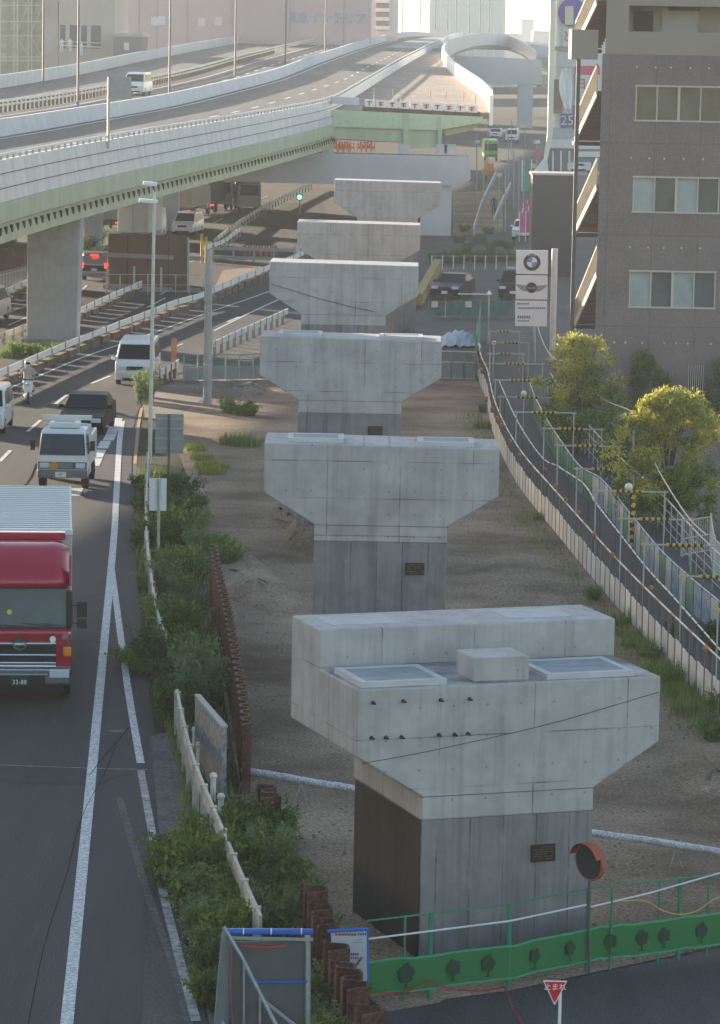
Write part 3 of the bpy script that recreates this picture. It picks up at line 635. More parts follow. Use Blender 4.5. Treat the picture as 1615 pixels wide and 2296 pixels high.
HATCH = [(1.75, .25), (1.82, .55), (1.65, .82), (1.0, .98), (.35, 1.46), (-1.2, 1.48), (-1.72, 1.0), (-1.80, .5), (-1.75, .26)]
HSIDE = [[(.75, 1.02), (.30, 1.38), (-.3, 1.40), (-.3, 1.02)], [(-.38, 1.02), (-.38, 1.40), (-1.15, 1.38), (-1.5, 1.04)]]
BLKP = mat('black_car_paint', (.006, .007, .008), .38, 0, spec=.05); WHTP = mat('white_car_paint', (.72, .72, .71), .25, .04, 2, spec=.6); SILP = mat('silver_car_paint', (.42, .44, .47), .28, 0, metal=.5); DKBP = mat('dark_blue_car_paint', (.015, .022, .035), .4, 0, spec=.1)
def face(v0, f): return gp(*v0), Vector(f).normalized()
def put(front_px, f, half):       # front-bumper point on the ground -> centre of the vehicle
    p = gp(*front_px); f = Vector((f[0], f[1], 0)).normalized(); return p-f*half, f
loc, f = put((180, 978), (-.05, -1), 2.3)
vehicle('black_sedan', 'black sedan with its headlamps to the camera, right behind the small white truck', 'car', loc, f, 1.74, SEDAN, 3, 6, 3, 5, BLKP, wheels=(1.4, -1.4), side=SSIDE, lampz=.62)
loc, f = put((302, 866), (.0, -1), 2.36)
vehicle('white_van', 'white passenger van on the road partly behind the tall cream lamp pole', 'van', loc, f, 1.76, VAN, 3, 7, 3, 6, WHTP, tum=.14, wheels=(1.45, -1.4), wr=.34, side=VSIDE, lampz=.82)
loc, f = put((-42, 976), (.0, -1), 2.2)
vehicle('white_minivan', 'white car cut off by the left edge of the photo, its shadow on the road', 'car', loc, f, 1.72, MINIV, 3, 7, 3, 6, WHTP, wheels=(1.35, -1.35), side=MSIDE)
p = gp(212, 630); vehicle('silver_minivan', 'silver minivan seen from behind with its red brake lights on', 'car', p+Vector((.2, 2.2, 0)), (.1, 1), 1.76, MINIV, 3, 7, 3, 7, SILP, wheels=(1.35, -1.35), side=MSIDE, front=False, rearred=True)
p = gp(424, 528); vehicle('white_minivan', 'small white minivan coming along the dark road beneath the expressway', 'car', p+Vector((-.2, 2.0, 0)), (-.15, -1), 1.7, MINIV, 3, 7, 3, 6, WHTP, wheels=(1.35, -1.35), side=MSIDE)
p = gp(358, 512); vehicle('white_hatchback', 'white car with a lit red tail light between the trucks under the expressway', 'car', p+Vector((.2, 2, 0)), (.12, 1), 1.7, MINIV, 3, 7, 3, 7, WHTP, wheels=(1.35, -1.35), side=MSIDE, front=False, rearred=True)
loc, f = put((997, 672), (-.25, -1), 2.3)
vehicle('parked_sedan', 'dark parked sedan facing the camera right of the fourth new pier', 'car', loc, f, 1.78, SEDAN, 3, 6, 3, 5, DKBP, wheels=(1.4, -1.4), side=SSIDE)
loc, f = put((1150, 672), (-.15, -1), 2.1)
vehicle('parked_minivan', 'dark blue car with a bright roof half hidden behind the dealership sign', 'car', loc, f, 1.78, MINIV, 3, 7, 3, 6, DKBP, wheels=(1.35, -1.35), side=MSIDE)
for (u, v, lab) in [(1112, 310, 'left of two white cars waiting in the far street past the ramp end'), (1149, 318, 'right of two white cars in the far street, beside the tall grey leg'), (1176, 536, 'white car parked by the pink flags near the dark box building'), (1300, 388, 'white car parked on the upper deck of the white signboard building')]:
    z = 0 if u < 1290 else dp(u, v, 272).z
    p = gp(u, v) if u < 1290 else dp(u, v, 272)
    vehicle('white_car', lab, 'car', p, (-.1, -1), 1.75, HATCH if u != 1149 else VAN, 3, 6 if u != 1149 else 7, 3, None, WHTP, wheels=(1.2, -1.2), side=HSIDE if u != 1149 else VSIDE)
q = deckpt(300, 214)
vehicle('white_van', 'white van driving on the expressway deck beside the brown railing', 'van', q+Vector((.2, 2.3, .02)), (-.1, -1), 1.8, VAN, 3, 7, 3, 6, WHTP, wheels=(1.45, -1.4), side=VSIDE, wr=.34)
p = gp(-14, 725); vehicle('silver_van', 'pale van cut off by the left edge, behind the big tapered column', 'van', p+Vector((-.6, 2, 0)), (.1, 1), 1.8, VAN, 3, 7, 3, 6, SILP, wheels=(1.45, -1.4), side=VSIDE, front=False, rearred=True, wr=.34)
# lorries with box bodies under the expressway
def lorry(label, u, v, f, boxd, cabcol, boxcol, away=True, name='box_lorry', rear_m=None):
    p = gp(u, v); root = thing(name, label, 'truck', p, heading(f)); bw, bl, bh = boxd; z0 = .95
    s = 1 if away else -1
    yb = bl/2 if away else -bl/2-2.0
    b = MB(); b.box((0, yb, z0+bh/2), (bw, bl, bh)); bx = b.build('cargo_box', boxcol, root, bevel=.03)
    yr = yb-bl/2
    b = MB(); b.box((0, yr-.02, z0+bh/2), (bw-.14, .04, bh-.16)); b.build('rear_door', rear_m or boxcol, bx)
    b = MB(); b.box((0, yr-.05, z0+bh/2), (.04, .05, bh-.2)); b.box((0, yr-.05, z0+bh-.05), (bw, .05, .07)); b.box((0, yr-.05, z0+.05), (bw, .05, .07)); b.build('door_frame', GREY, bx)
    b = MB(); b.box((0, yb, .72), (.9, bl+2.2, .3)); b.box((0, yr+.1, .62), (bw-.2, .12, .16)); b.build('chassis', BLACK, root)
    yc = yb+bl/2+1.0
    b = MB(); b.prism([(-bw/2+.05, yc-.9, .5), (-bw/2+.05, yc+.95, .5), (-bw/2+.05, yc+.95, 1.5), (-bw/2+.05, yc+.65, 2.5), (-bw/2+.05, yc-.9, 2.55)], (bw-.1, 0, 0)); cb_ = b.build('cab', cabcol, root, bevel=.06)
    b = MB(); b.prism([(-bw/2+.2, yc+.955, 1.52), (bw/2-.2, yc+.955, 1.52), (bw/2-.25, yc+.69, 2.4), (-bw/2+.25, yc+.69, 2.4)], (0, .02, .01)); b.build('windscreen', GLASS, cb_)
    for sx in (-1, 1):
        b = MB(); b.box((sx*(bw/2-.22), yr-.05, .72), (.26, .08, .14)); b.build('tail_light', REDL if away else ORANGE, root)
        for y in (yr+1.1, yc): wheel(root, sx*(bw/2-.16), y, .46, .26, sx)
    return root
BOXW = mat('box_white', (.50, .50, .49), .5, .08, 1); BOXG = mat('box_grey', (.30, .31, .32), .55, .1, 1)
lorry('white box lorry from behind, nearest of the trucks under the expressway', 298, 552, (.12, 1), (2.25, 6.0, 2.5), WHTP, BOXW)
lorry('large cream box lorry from behind, in the middle of the trucks under the expressway', 396, 492, (.12, 1), (2.45, 8.5, 2.75), WHTP, mat('box_cream', (.46, .40, .32), .6, .08, 1))
lorry('dark grey tarpaulin lorry just right of the large cream lorry', 454, 478, (.12, 1), (2.2, 6, 2.3), GREY, mat('tarpaulin', (.10, .11, .11), .8, .15, 2))
lorry('grey lorry facing the camera at the far end of the dark road', 548, 468, (.1, -1), (2.1, 5, 2.0), BOXG, mat('tarpaulin', (.1, .1, .1)), name='lorry')
lorry('pale lorry half hidden right of the dark tarpaulin lorry', 488, 462, (.1, -1), (2.0, 5, 1.9), WHTP, BOXG, name='lorry')
# light truck at the roadside barrier with orange load
lorry('small grey lorry behind the brown panel fence at the far left', 244, 520, (.1, 1), (1.8, 4, 1.7), BOXG, BOXG)
# ---- small white truck
loc, f = put((140, 1099), (.0, -1), 0)
t = thing('white_truck', 'small white tipper truck with an orange round mark on its grille, second in the lane', 'truck', loc, heading(f))
w2 = .86
b = MB(); pr = [(0, .42), (.03, .80), (0, 1.20), (-.30, 1.98), (-.55, 2.06), (-1.9, 2.04), (-1.9, .42)]
P = lambda s, k=0: [(s*(w2-(.10*(z-1.2)/.8 if z > 1.2 else 0)), y, z) for y, z in pr]
n = len(pr); b.add(P(-1)+P(1), [(i, (i+1) % n, n+(i+1) % n, n+i) for i in range(n)]+[tuple(range(n)), tuple(range(n, 2*n))]); cab = b.build('cab', WHTP, t, bevel=.05)
b = MB(); b.prism([(-w2+.07, .012, 1.22), (w2-.07, .012, 1.22), (w2-.14, -.275, 1.92), (-w2+.14, -.275, 1.92)], (0, .02, .008)); b.build('windscreen', GLASSB, cab)
for s in (-1, 1):
    b = MB(); b.prism([(s*(w2+.003), -.32, 1.22), (s*(w2-.075), -.5, 1.86), (s*(w2-.075), -1.15, 1.86), (s*(w2+.003), -1.2, 1.22)], (s*.012, 0, 0)); b.build('side_window', GLASS, cab)
    b = MB(); b.box((s*.62, .03, .86), (.34, .08, .19)); b.build('headlight', LAMP, t, bevel=.03)
    b = MB(); b.box((s*(w2+.17), -.05, 1.55), (.16, .10, .34)); b.bar((s*(w2-.05), -.1, 1.62), (s*(w2+.14), -.06, 1.66), .03, .03); b.build('wing_mirror', BLACK, t)
    for y in (-.75, -3.3): wheel(t, s*(w2-.12), y, .37, .24, s)
b = MB(); b.box((0, .012, .86), (1.69, .05, .25)); b.build('grille', mat('dark_grille', (.09, .095, .10), .4, 0), t)
b = MB()
for z in (.80, .86, .92): b.box((0, .055, z), (.70, .02, .02))
b.build('grille_bars', GALV, t)
b = MB(); b.disc((.30, .07, .84), (0, 1, 0), .16, 14, .02); b.build('round_badge', mat('amber_mark', (.55, .25, .02), .5, .2, 12), t)
b = MB(); b.box((0, .04, .58), (1.74, .14, .26)); b.build('bumper', mat('grey_bumper', (.16, .165, .175), .5, .1), t, bevel=.04)
b = MB(); b.box((.05, .125, .56), (.38, .02, .18)); b.build('number_plate', PLATE, t)
b = MB(); b.box((0, -2.1, .58), (.8, 4, .2)); b.box((0, -.6, .5), (1.5, .4, .2)); b.build('chassis', BLACK, t)
b = MB(); b.box((0, -2.05, 1.35), (1.66, .08, 1.5)); b.box((-w2+.04, -3.2, 1.2), (.07, 2.3, 1.0)); b.box((w2-.04, -3.2, 1.2), (.07, 2.3, 1.0)); b.box((0, -4.4, 1.2), (1.66, .07, 1.0)); b.box((0, -3.2, .76), (1.66, 2.35, .08)); b.build('tipper_body', WHTP, t)
b = MB(); b.box((.02, -1.25, 2.17), (1.05, 1.0, .20)); rk = b.build('roof_deflector', WHTP, t, bevel=.05)
b = MB(); b.box((.02, -1.2, 2.275), (.7, .5, .012)); b.build('deflector_marking', GREY, rk)
b = MB(); b.box((0, -1.95, 2.32), (1.72, .12, .16)); b.build('guard_frame', WHTP, t)
text('27', .13, mat('ink', (.05, .06, .10), .6, 0), t, (.05, .14, .56), (math.pi/2, 0, math.pi), 'plate_lettering', sx=1)
# ---- the big red lorry
loc, f = put((44, 1576), (.085, -1), 0)
t = thing('red_lorry', 'big red lorry with silver box body and chrome grille at the left edge', 'truck', loc, heading(f)); t.scale = (1, 1, 1.06)
DRED = mat('maroon_truck_paint', (.40, .012, .045), .18, 0, spec=.6)
w2 = 1.24
def wid(z): return w2-(.05*(z-1.5)/1.2 if z > 1.5 else 0)
pr = [(0, .62), (.02, 1.45), (-.02, 1.62), (-.10, 1.70), (-.26, 2.62), (-.40, 2.70), (-2.2, 2.70), (-2.2, .62)]
n = len(pr); b = MB(); P = lambda s: [(s*wid(z), y, z) for y, z in pr]
b.add(P(-1)+P(1), [(i, (i+1) % n, n+(i+1) % n, n+i) for i in range(n)]+[tuple(range(n)), tuple(range(n, 2*n))]); cab = b.build('cab', DRED, t, bevel=.06)
b = MB(); b.prism([(-1.13, -.085, 1.72), (1.13, -.085, 1.72), (1.08, -.235, 2.56), (-1.08, -.235, 2.56)], (0, .02, .004)); ws = b.build('windscreen', mat('lorry_windscreen', (.06, .088, .10), .12, .25, .8, spec=.35), cab)
b = MB(); b.prism([(-1.17, -.075, 1.67), (1.17, -.075, 1.67), (1.17, -.08, 1.715), (-1.17, -.08, 1.715)], (0, .03, 0))
b.prism([(-1.12, -.23, 2.56), (1.12, -.23, 2.56), (1.11, -.245, 2.62), (-1.11, -.245, 2.62)], (0, .03, 0)); b.build('windscreen_seal', BLACK, cab)
for x0, x1 in ((.1, .8), (-.75, -.05), (-1.0, -.55)):
    b = MB(); b.bar((x0, -.045, 1.74), (x1, -.055, 1.80), .02, .02); b.build('wiper', BLACK, ws)
b = MB(); b.disc((.25, -.085, 2.05), (0, 1, .1), .06, 10, .01); b.build('yellow_sticker', mat('sticker', (.6, .6, .05), .5, 0), ws)
for s in (-1, 1):
    b = MB(); b.prism([(s*1.245, -.30, 1.72), (s*1.215, -.42, 2.5), (s*1.215, -1.2, 2.5), (s*1.245, -1.25, 1.72)], (s*.012, 0, 0)); b.build('side_window', GLASS, cab)
    b = MB(); b.box((s*1.16, -.06, 2.12), (.13, .16, .86)); b.build('corner_trim', mat('black_trim', (.03, .025, .022), .25, 0), cab, bevel=.03)
    b = MB(); b.box((s*1.46, -.10, 2.12), (.24, .14, .36)); b.box((s*1.46, -.10, 1.80), (.24, .13, .22)); b.bar((s*1.22, -.12, 2.2), (s*1.40, -.1, 2.2), .03, .03); b.bar((s*1.22, -.12, 1.8), (s*1.40, -.1, 1.8), .03, .03); b.build('wing_mirror', BLACK, t, bevel=.03)
    b = MB(); b.box((s*.93, .075, .68), (.50, .12, .22)); b.build('headlight', LAMP, t, bevel=.04)
    b = MB(); b.box((s*1.12, .06, 1.18), (.20, .10, .22)); b.build('indicator', mat('amber_lamp', (.75, .26, .02), .25, 0), t, bevel=.04)
    b = MB(); b.box((s*1.16, .03, 1.47), (.07, .10, .30)); b.build('corner_chrome', CHROME, t, bevel=.02)
    for y in (-1.1, -7.2, -8.5): wheel(t, s*1.05, y, .5, .3, s)
    b = MB(); b.prism([(s*1.16, .03, 2.66), (s*1.16, -.38, 2.66), (s*1.16, -.38, 3.30)], (s*.05, 0, 0)); b.build('fairing_side', DRED, cab)
# roof fairing, rounded towards the front
fp = [(.10, 2.62), (.16, 2.72), (.08, 2.86), (-.20, 3.12), (-.62, 3.42), (-1.0, 3.50), (-1.6, 3.48), (-1.6, 2.70)]
b = MB(); K = 12; vs = []
for i in range(K+1):
    x = -1.18+2.36*i/K; e = abs(x)/1.18; pull = .42*max(0, (e-.62)/.38)**2
    vs += [(x, y-pull*(1 if y > -.9 else 0), z-.16*max(0, (e-.7)/.3)**2*(1 if z > 3 else 0)) for y, z in fp]
m8 = len(fp); b.add(vs, [(i*m8+j, i*m8+(j+1) % m8, (i+1)*m8+(j+1) % m8, (i+1)*m8+j) for i in range(K) for j in range(m8)]+[tuple(range(m8)), tuple(K*m8+j for j in range(m8))])
b.build('roof_fairing', DRED, cab, smooth=True)
b = MB(); b.box((-.12, -1.85, 3.54), (1.9, .35, .18)); b.build('roof_spoiler', DRED, cab, bevel=.04)
b = MB(); b.box((0, .045, 1.50), (2.0, .03, .17)); b.build('front_flap', mat('dark_red_paint', (.30, .012, .022), .25, 0), t, bevel=.01)
b = MB(); b.box((0, .03, 1.08), (1.72, .06, .62)); b.build('grille', mat('grille_black', (.015, .015, .018), .3, 0), t)
for z, h in ((1.355, .07), (1.10, .055), (.885, .13)):
    b = MB(); b.box((0, .085, z), (1.72, .08, h)); b.build('chrome_bar', CHROME, t, bevel=.02)
b = MB(); b.disc((0, .10, 1.34), (0, 1, 0), .21, 22, .02, sy=.72); b.build('badge_plate', BLACK, t)
b = MB(); b.ring((0, .12, 1.34), (0, 1, 0), .125, .165, .02, 24, .74); b.box((0, .13, 1.335), (.26, .02, .035)); b.build('badge', CHROME, t)
b = MB(); b.disc((-.78, .05, 1.46), (0, 1, 0), .075, 12, .03); b.build('round_marker', WHITE, t)
b = MB(); b.box((0, .05, .62), (2.40, .16, .40)); b.build('bumper', mat('chrome_bumper', (.33, .35, .38), .22, 0, metal=.8), t, bevel=.06)
b = MB(); b.box((0, .135, .84), (2.44, .05, .045)); b.box((0, .135, .66), (1.3, .04, .03)); b.build('bumper_trim', CHROME, t)
b = MB(); b.box((0, .14, .54), (1.2, .03, .22)); b.build('air_dam', BLACK, t)
b = MB(); b.box((0, .165, .52), (.44, .02, .24)); pl = b.build('number_plate', mat('green_black_plate', (.015, .03, .022), .5, 0), t)
text('33-88', .15, PLATE, t, (0, .18, .50), (math.pi/2, 0, math.pi), 'plate_lettering', ext=.003)
b = MB(); b.box((0, -1.1, .36), (2.1, 1.9, .3)); b.box((0, -6.2, .85), (1.0, 8.2, .3)); b.build('chassis', BLACK, t)
BOXS = mat('lorry_box_panel', (.47, .50, .49), .4, .06, .5, metal=.0, stretch=(.3, 6, 1))
b = MB(); b.box((0, -2.38-4.2, 2.35), (2.46, 8.4, 2.5)); bx = b.build('cargo_box', BOXS, t, bevel=.03)
b = MB()
for i in range(22): b.box((0, -2.75-i*.37, 3.605), (2.36, .035, .02))
b.build('roof_rib', BOXS, bx)
b = MB(); b.box((0, -2.42, 3.55), (2.48, .16, .14)); b.build('front_rail', mat('pale_alloy', (.72, .74, .74), .4, .05), bx, bevel=.02)
# ---- scooter and rider
p = gp(63, 902); fw = Vector((.10, -1, 0)).normalized(); hz = heading(fw)
t = thing('motor_scooter', 'white motor scooter ridden towards the camera next to the roadside barrier', 'scooter', p, hz)
b = MB(); b.prism([(-.17, .52, .45), (.17, .52, .45), (.22, .42, .95), (-.22, .42, .95)], (0, -.10, .03)); b.box((0, .05, .30), (.34, .75, .10)); b.box((0, -.42, .52), (.34, .70, .34)); b.build('body', WHTP, t, bevel=.05)
b = MB(); b.box((0, -.40, .74), (.28, .62, .12)); b.build('seat', BLACK, t, bevel=.04)
b = MB(); b.tube([(-.32, .38, 1.04), (-.1, .42, 1.0), (.1, .42, 1.0), (.32, .38, 1.04)], .02, 6); b.build('handlebar', BLACK, t)
b = MB(); b.ball((0, .55, .84), .09, 8); b.build('headlight', LAMP, t)
b = MB(); b.box((0, -.85, .95), (.36, .34, .3)); b.build('top_box', GREY, t, bevel=.04)
for s in (-1, 1): b = MB(); b.box((s*.36, .34, 1.2), (.12, .03, .09)); b.tube([(s*.3, .38, 1.04), (s*.36, .35, 1.18)], .01, 4); b.build('mirror', BLACK, t)
for y in (.68, -.62): wheel(t, 0, y, .25, .12, 1)
def skin_person(name, label, loc, rz, joints, edges, cloth, parts, root_i=0):
    me = bpy.data.meshes.new(name); me.from_pydata([j[:3] for j in joints], edges, []); me.update()
    o = bpy.data.objects.new(name, me); COL.objects.link(o); o.location = loc; o.rotation_euler = (0, 0, rz)
    s = o.modifiers.new('skin', 'SKIN'); sd = o.modifiers.new('subd', 'SUBSURF'); sd.levels = 2; sd.render_levels = 2
    for i, j in enumerate(joints): me.skin_vertices[0].data[i].radius = (j[3], j[3]*(j[4] if len(j) > 4 else 1)); me.skin_vertices[0].data[i].use_root = (i == root_i)
    me.materials.append(cloth); return tag(o, label, 'person')
J = [(0, -.38, .88, .15), (0, -.34, 1.12, .16), (0, -.30, 1.34, .17), (0, -.28, 1.46, .07), (0, -.27, 1.60, .095), (0, -.27, 1.70, .08),
     (-.21, -.29, 1.37, .075), (-.34, -.02, 1.20, .055), (-.30, .30, 1.06, .042), (.21, -.29, 1.37, .075), (.34, -.02, 1.20, .055), (.30, .30, 1.06, .042),
     (-.12, -.35, .84, .10), (-.20, .08, .80, .085), (-.19, .10, .42, .06), (-.18, .20, .38, .05), (.12, -.35, .84, .10), (.20, .08, .80, .085), (.19, .10, .42, .06), (.18, .20, .38, .05)]
Ed = [(0, 1), (1, 2), (2, 3), (3, 4), (4, 5), (2, 6), (6, 7), (7, 8), (2, 9), (9, 10), (10, 11), (0, 12), (12, 13), (13, 14), (14, 15), (0, 16), (16, 17), (17, 18), (18, 19)]
r = skin_person('person', 'rider in a pale grey jacket and white helmet on the motor scooter', p, hz, J, Ed, mat('pale_jacket', (.40, .38, .35), .8, .15, 9), None)
b = MB(); b.ball((0, -.26, 1.66), .145, 12); b.build('helmet', WHTP, r, smooth=True)
b = MB(); b.prism([(-.10, -.145, 1.60), (.10, -.145, 1.60), (.09, -.135, 1.70), (-.09, -.135, 1.70)], (0, .03, 0)); b.build('visor', GLASS, r)
b = MB()
for s in (-1, 1): b.tube([(s*.12, -.35, .86), (s*.20, .08, .82), (s*.19, .10, .42)], .092, 8, .07)
b.build('trousers', mat('dark_trousers', (.03, .032, .04), .8, .1), r)
for s in (-1, 1):
    b = MB(); b.box((s*.30, .34, 1.06), (.08, .09, .07))
    for k in range(4): b.bar((s*.30+(k-1.5)*.019, .37, 1.07), (s*.30+(k-1.5)*.019, .42, 1.03), .016, .016)
    b.bar((s*.255, .34, 1.06), (s*.25, .40, 1.05), .018, .018); b.build('glove', BLACK, r)
# ---------------------------------------------------------------- roadside barriers and guard rails
def guard(name, label, pts, h, beam_m, post_m, step, post=(.14, .14), base=None, group=None, bh=.30, bt=.06, cat='guard rail'):
    p0 = pts[0]; root = thing(name, label, cat, (p0.x, p0.y, 0), 0, group); sp = smooth(pts, 4)
    b = MB(); wall(b, sp, h-bh, h-bh*.55, bt); wall(b, sp, h-bh*.45, h, bt); wall(b, sp, h-bh*.9, h-bh*.1, bt*.45); b.build('rail_beam', beam_m, root, world=True)
    for q, d in along(sp, step, .4):
        o = MB(); o.box((q.x, q.y, h/2), (post[0], post[1], h+.04)); o.build('post', post_m, root, world=True)
    if base:
        for q, d in along(sp, 2.6, .2):
            o = MB(); o.box((q.x, q.y, .17+R.uniform(-.02, .03)), (.34, 1.7, .34), math.atan2(d.y, d.x)-math.pi/2); o.build('base_block', base, root, world=True)
    return root
BROWN = mat('brown_block', (.13, .085, .055), .85, .3, 2.5)
CRW = mat('weathered_white', (.50, .47, .40), .6, .25, 3)
LA = [(-60, 895), (0, 868), (95, 826), (164, 796), (253, 760), (335, 728), (393, 704), (455, 685), (545, 645), (610, 618), (680, 588)]
guard('guard_rail', 'long white guard rail on brown blocks between the car lanes and the expressway column', gl(LA), .78, WHITE, GREY, 3.2, base=BROWN)
guard('guard_rail', 'white guard rail right of the big column, running up to the brown panel fence', gl([(172, 722), (215, 702), (262, 680), (318, 655)]), .7, WHITE, GREY, 2.6, base=BROWN)
guard('guard_rail', 'short white guard rail at the far left behind the big column', gl([(-40, 698), (10, 676), (62, 652)]), .7, WHITE, GREY, 2.6, base=BROWN)
guard('guard_rail', 'low pale barrier across weeds at the foot of the big column', gl([(-40, 790), (0, 775), (58, 752)]), .6, CRW, GREY, 2.2)
guard('guard_rail', 'pale guard rail dividing the dark road under the expressway', gl([(478, 560), (530, 520), (590, 480), (650, 448), (700, 425)]), .75, CRW, GREY, 3)
guard('guard_rail', 'double row pale rail beside the dark road, left of the orange barricades', gl([(455, 575), (500, 560), (540, 530)]), .75, WHITE, GREY, 3)
guard('guard_rail', 'white guard rail at the site entrance right of the tall lamp pole', gl([(352, 868), (378, 856), (400, 842)]), .75, WHITE, mat('rust_post', (.25, .12, .07), .8, .2), 1.3)
guard('guard_rail', 'white guard rail left of the third and fourth new piers', gl([(478, 800), (533, 774), (590, 748), (645, 722)]), .75, WHITE, GREY, 1.8)
guard('guard_rail', 'cream guard rail rising out of weeds beside the white sign back', gl([(333, 1060), (329, 1140), (328, 1240), (337, 1330), (352, 1430), (372, 1490)]), .75, CRW, CRW, 2.0)
guard('guard_rail', 'cream guard rail beside the concrete board, nearest the camera', gl([(396, 1640), (410, 1710), (436, 1812), (492, 1955), (540, 2076), (583, 2178)]), .98, CRW, CRW, 2.0)
def reflector(u, v, lab):
    p = gp(u, v); b = MB(); b.box((p.x, p.y, .84), (.07, .05, .12)); tag(b.build('reflector', ORANGE), lab, 'reflector')
reflector(346, 1378, 'orange reflector on the guard rail below the white sign back'); reflector(402, 1640, 'orange reflector on the guard rail next to the concrete board')
# brown panel fence
t = thing('panel_fence', 'tall brown panel fence with pale rails behind the lamp pole', 'fence', gp(330, 650))
a, c = gp(240, 648), gp(424, 655); 
b = MB(); b.box(((a.x+c.x)/2, (a.y+c.y)/2, 1.75), (c.x-a.x, .12, 3.3), math.atan2(c.y-a.y, c.x-a.x)); b.build('panel', mat('brown_panel', (.16, .095, .07), .75, .12, .5, stretch=(1, 1, .4)), t, world=True)
b = MB()
for z in (2.1, .15): b.bar((a.x-.2, a.y-.12, z), (c.x+.7, c.y-.12, z-.05), .12, .26)
b.build('rail', GREY, t, world=True)
for k in range(4):
    q = a.lerp(c, (k+.02)/3.05); b = MB(); b.box((q.x, q.y-.2, 1.6 if k == 3 else .7), (.12, .1, 3.4 if k == 3 else 1.5)); b.build('post', GALV, t, world=True)
b = MB()
for k in range(1, 4): q = a.lerp(c, k/4.); b.box((q.x, q.y-.065, 1.75), (.04, .02, 3.25))
b.build('panel_seam', mat('panel_seam', (.05, .03, .025), .9, 0), t, world=True)
t = thing('mesh_fence', 'low wire mesh fence in front of the brown panel fence', 'fence', gp(330, 660)); a, c = gp(238, 660), gp(456, 662)
for k in range(8): q = a.lerp(c, k/7); b = MB(); b.tube([(q.x, q.y, 0), (q.x, q.y, 1.25)], .03, 5); b.build('post', GALV, t, world=True)
b = MB()
for z in (.2, .6, 1.2): b.tube([(a.x, a.y, z), (c.x, c.y, z)], .02, 4)
b.build('rail', GALV, t, world=True)
# left edge: timber stack and grey fence
t = thing('site_hut', 'low brown site hut with a dark roof at the left edge behind the fence', 'hut', gp(20, 640)); p = gp(12, 642)
b = MB(); b.box((p.x-.2, p.y+1.4, 1.2), (2.6, 2.4, 2.4)); b.build('wall', BROWN, t, world=True); b = MB(); b.box((p.x-.2, p.y+1.4, 2.5), (2.9, 2.7, .14)); b.box((p.x-.4, p.y+1.2, 2.7), (1.8, 1.8, .2)); b.build('roof', DGREY, t, world=True)
t = thing('mesh_fence', 'grey paling fence at the left edge in front of the brown hut', 'fence', gp(20, 660)); a, c = gp(-20, 672), gp(58, 652)
b = MB()
for k in range(24): q = a.lerp(c, k/23); b.box((q.x, q.y, .75), (.05, .04, 1.5))
b.build('paling', GREY, t, world=True); b = MB(); b.bar((a.x, a.y-.05, 1.3), (c.x, c.y-.05, 1.3), .05, .07); b.bar((a.x, a.y-.05, .2), (c.x, c.y-.05, .2), .05, .07); b.build('rail', GREY, t, world=True)
# orange barricades
def barricade(label, u0, u1, v, n, z0=0., Y=None, h=.75):
    a = gp(u0, v) if Y is None else dp(u0, v, Y); c = gp(u1, v+.02*(u1-u0)) if Y is None else dp(u1, v, Y)
    for k in range(n):
        q = a.lerp(c, (k+.5)/n); w = (c-a).length/n*.9
        t = thing('barricade', label, 'barricade', (q.x, q.y, q.z), R.uniform(-.2, .2), 'orange barricades')
        b = MB(); b.box((0, 0, h*.85), (w, .05, .18)); b.box((0, 0, h*.5), (w, .05, .14)); b.build('board', mat('barricade_orange', (.62, .07, .025), .5, .25, 6), t)
        for s in (-1, 1): b = MB(); b.bar((s*w*.45, -.2, 0), (s*w*.45, 0, h), .05, .05); b.bar((s*w*.45, .2, 0), (s*w*.45, 0, h), .05, .05); b.build('leg', ORANGE, t)
        b = MB(); b.box((0, -.03, h*.85), (w*.18, .01, .17)); b.build('white_stripe', WHITE, t)
barricade('orange and white barricade in the row left of the fourth pier', 548, 622, 573, 6)
for (u, v, n, w) in [(690, 343, 3, 38), (694, 339, 2, 34), (744, 343, 4, 52), (752, 339, 3, 36), (800, 343, 4, 42), (806, 339, 2, 30)]: barricade('orange and white barricade stored on top of the wide crossbeam', u, u+w, v-2, n, 0, Yc+.8, .7)
t = thing('site_gate', 'pale beam barrier across the road below the orange barricades', 'barrier', gp(580, 590)); a, c = gp(478, 588), gp(660, 592)
b = MB(); b.bar((a.x, a.y, .95), (c.x, c.y, .95), .1, .22); b.bar((a.x, a.y, .35), (c.x, c.y, .35), .1, .2); b.build('beam', GREY, t, world=True)
for k in range(5): q = a.lerp(c, k/4); b = MB(); b.box((q.x, q.y+.08, .6), (.14, .12, 1.2)); b.build('post', GREY, t, world=True)
b = MB(); p = gp(452, 590); b.tube([p, p+Vector((0, 0, 2.0))], .09, 7); b.tube([p+Vector((.3, 0, 0)), p+Vector((.3, 0, 1.8))], .08, 7); tag(b.build('yellow_bollards', YELLOW), 'pair of yellow posts right of the brown panel fence', 'posts')
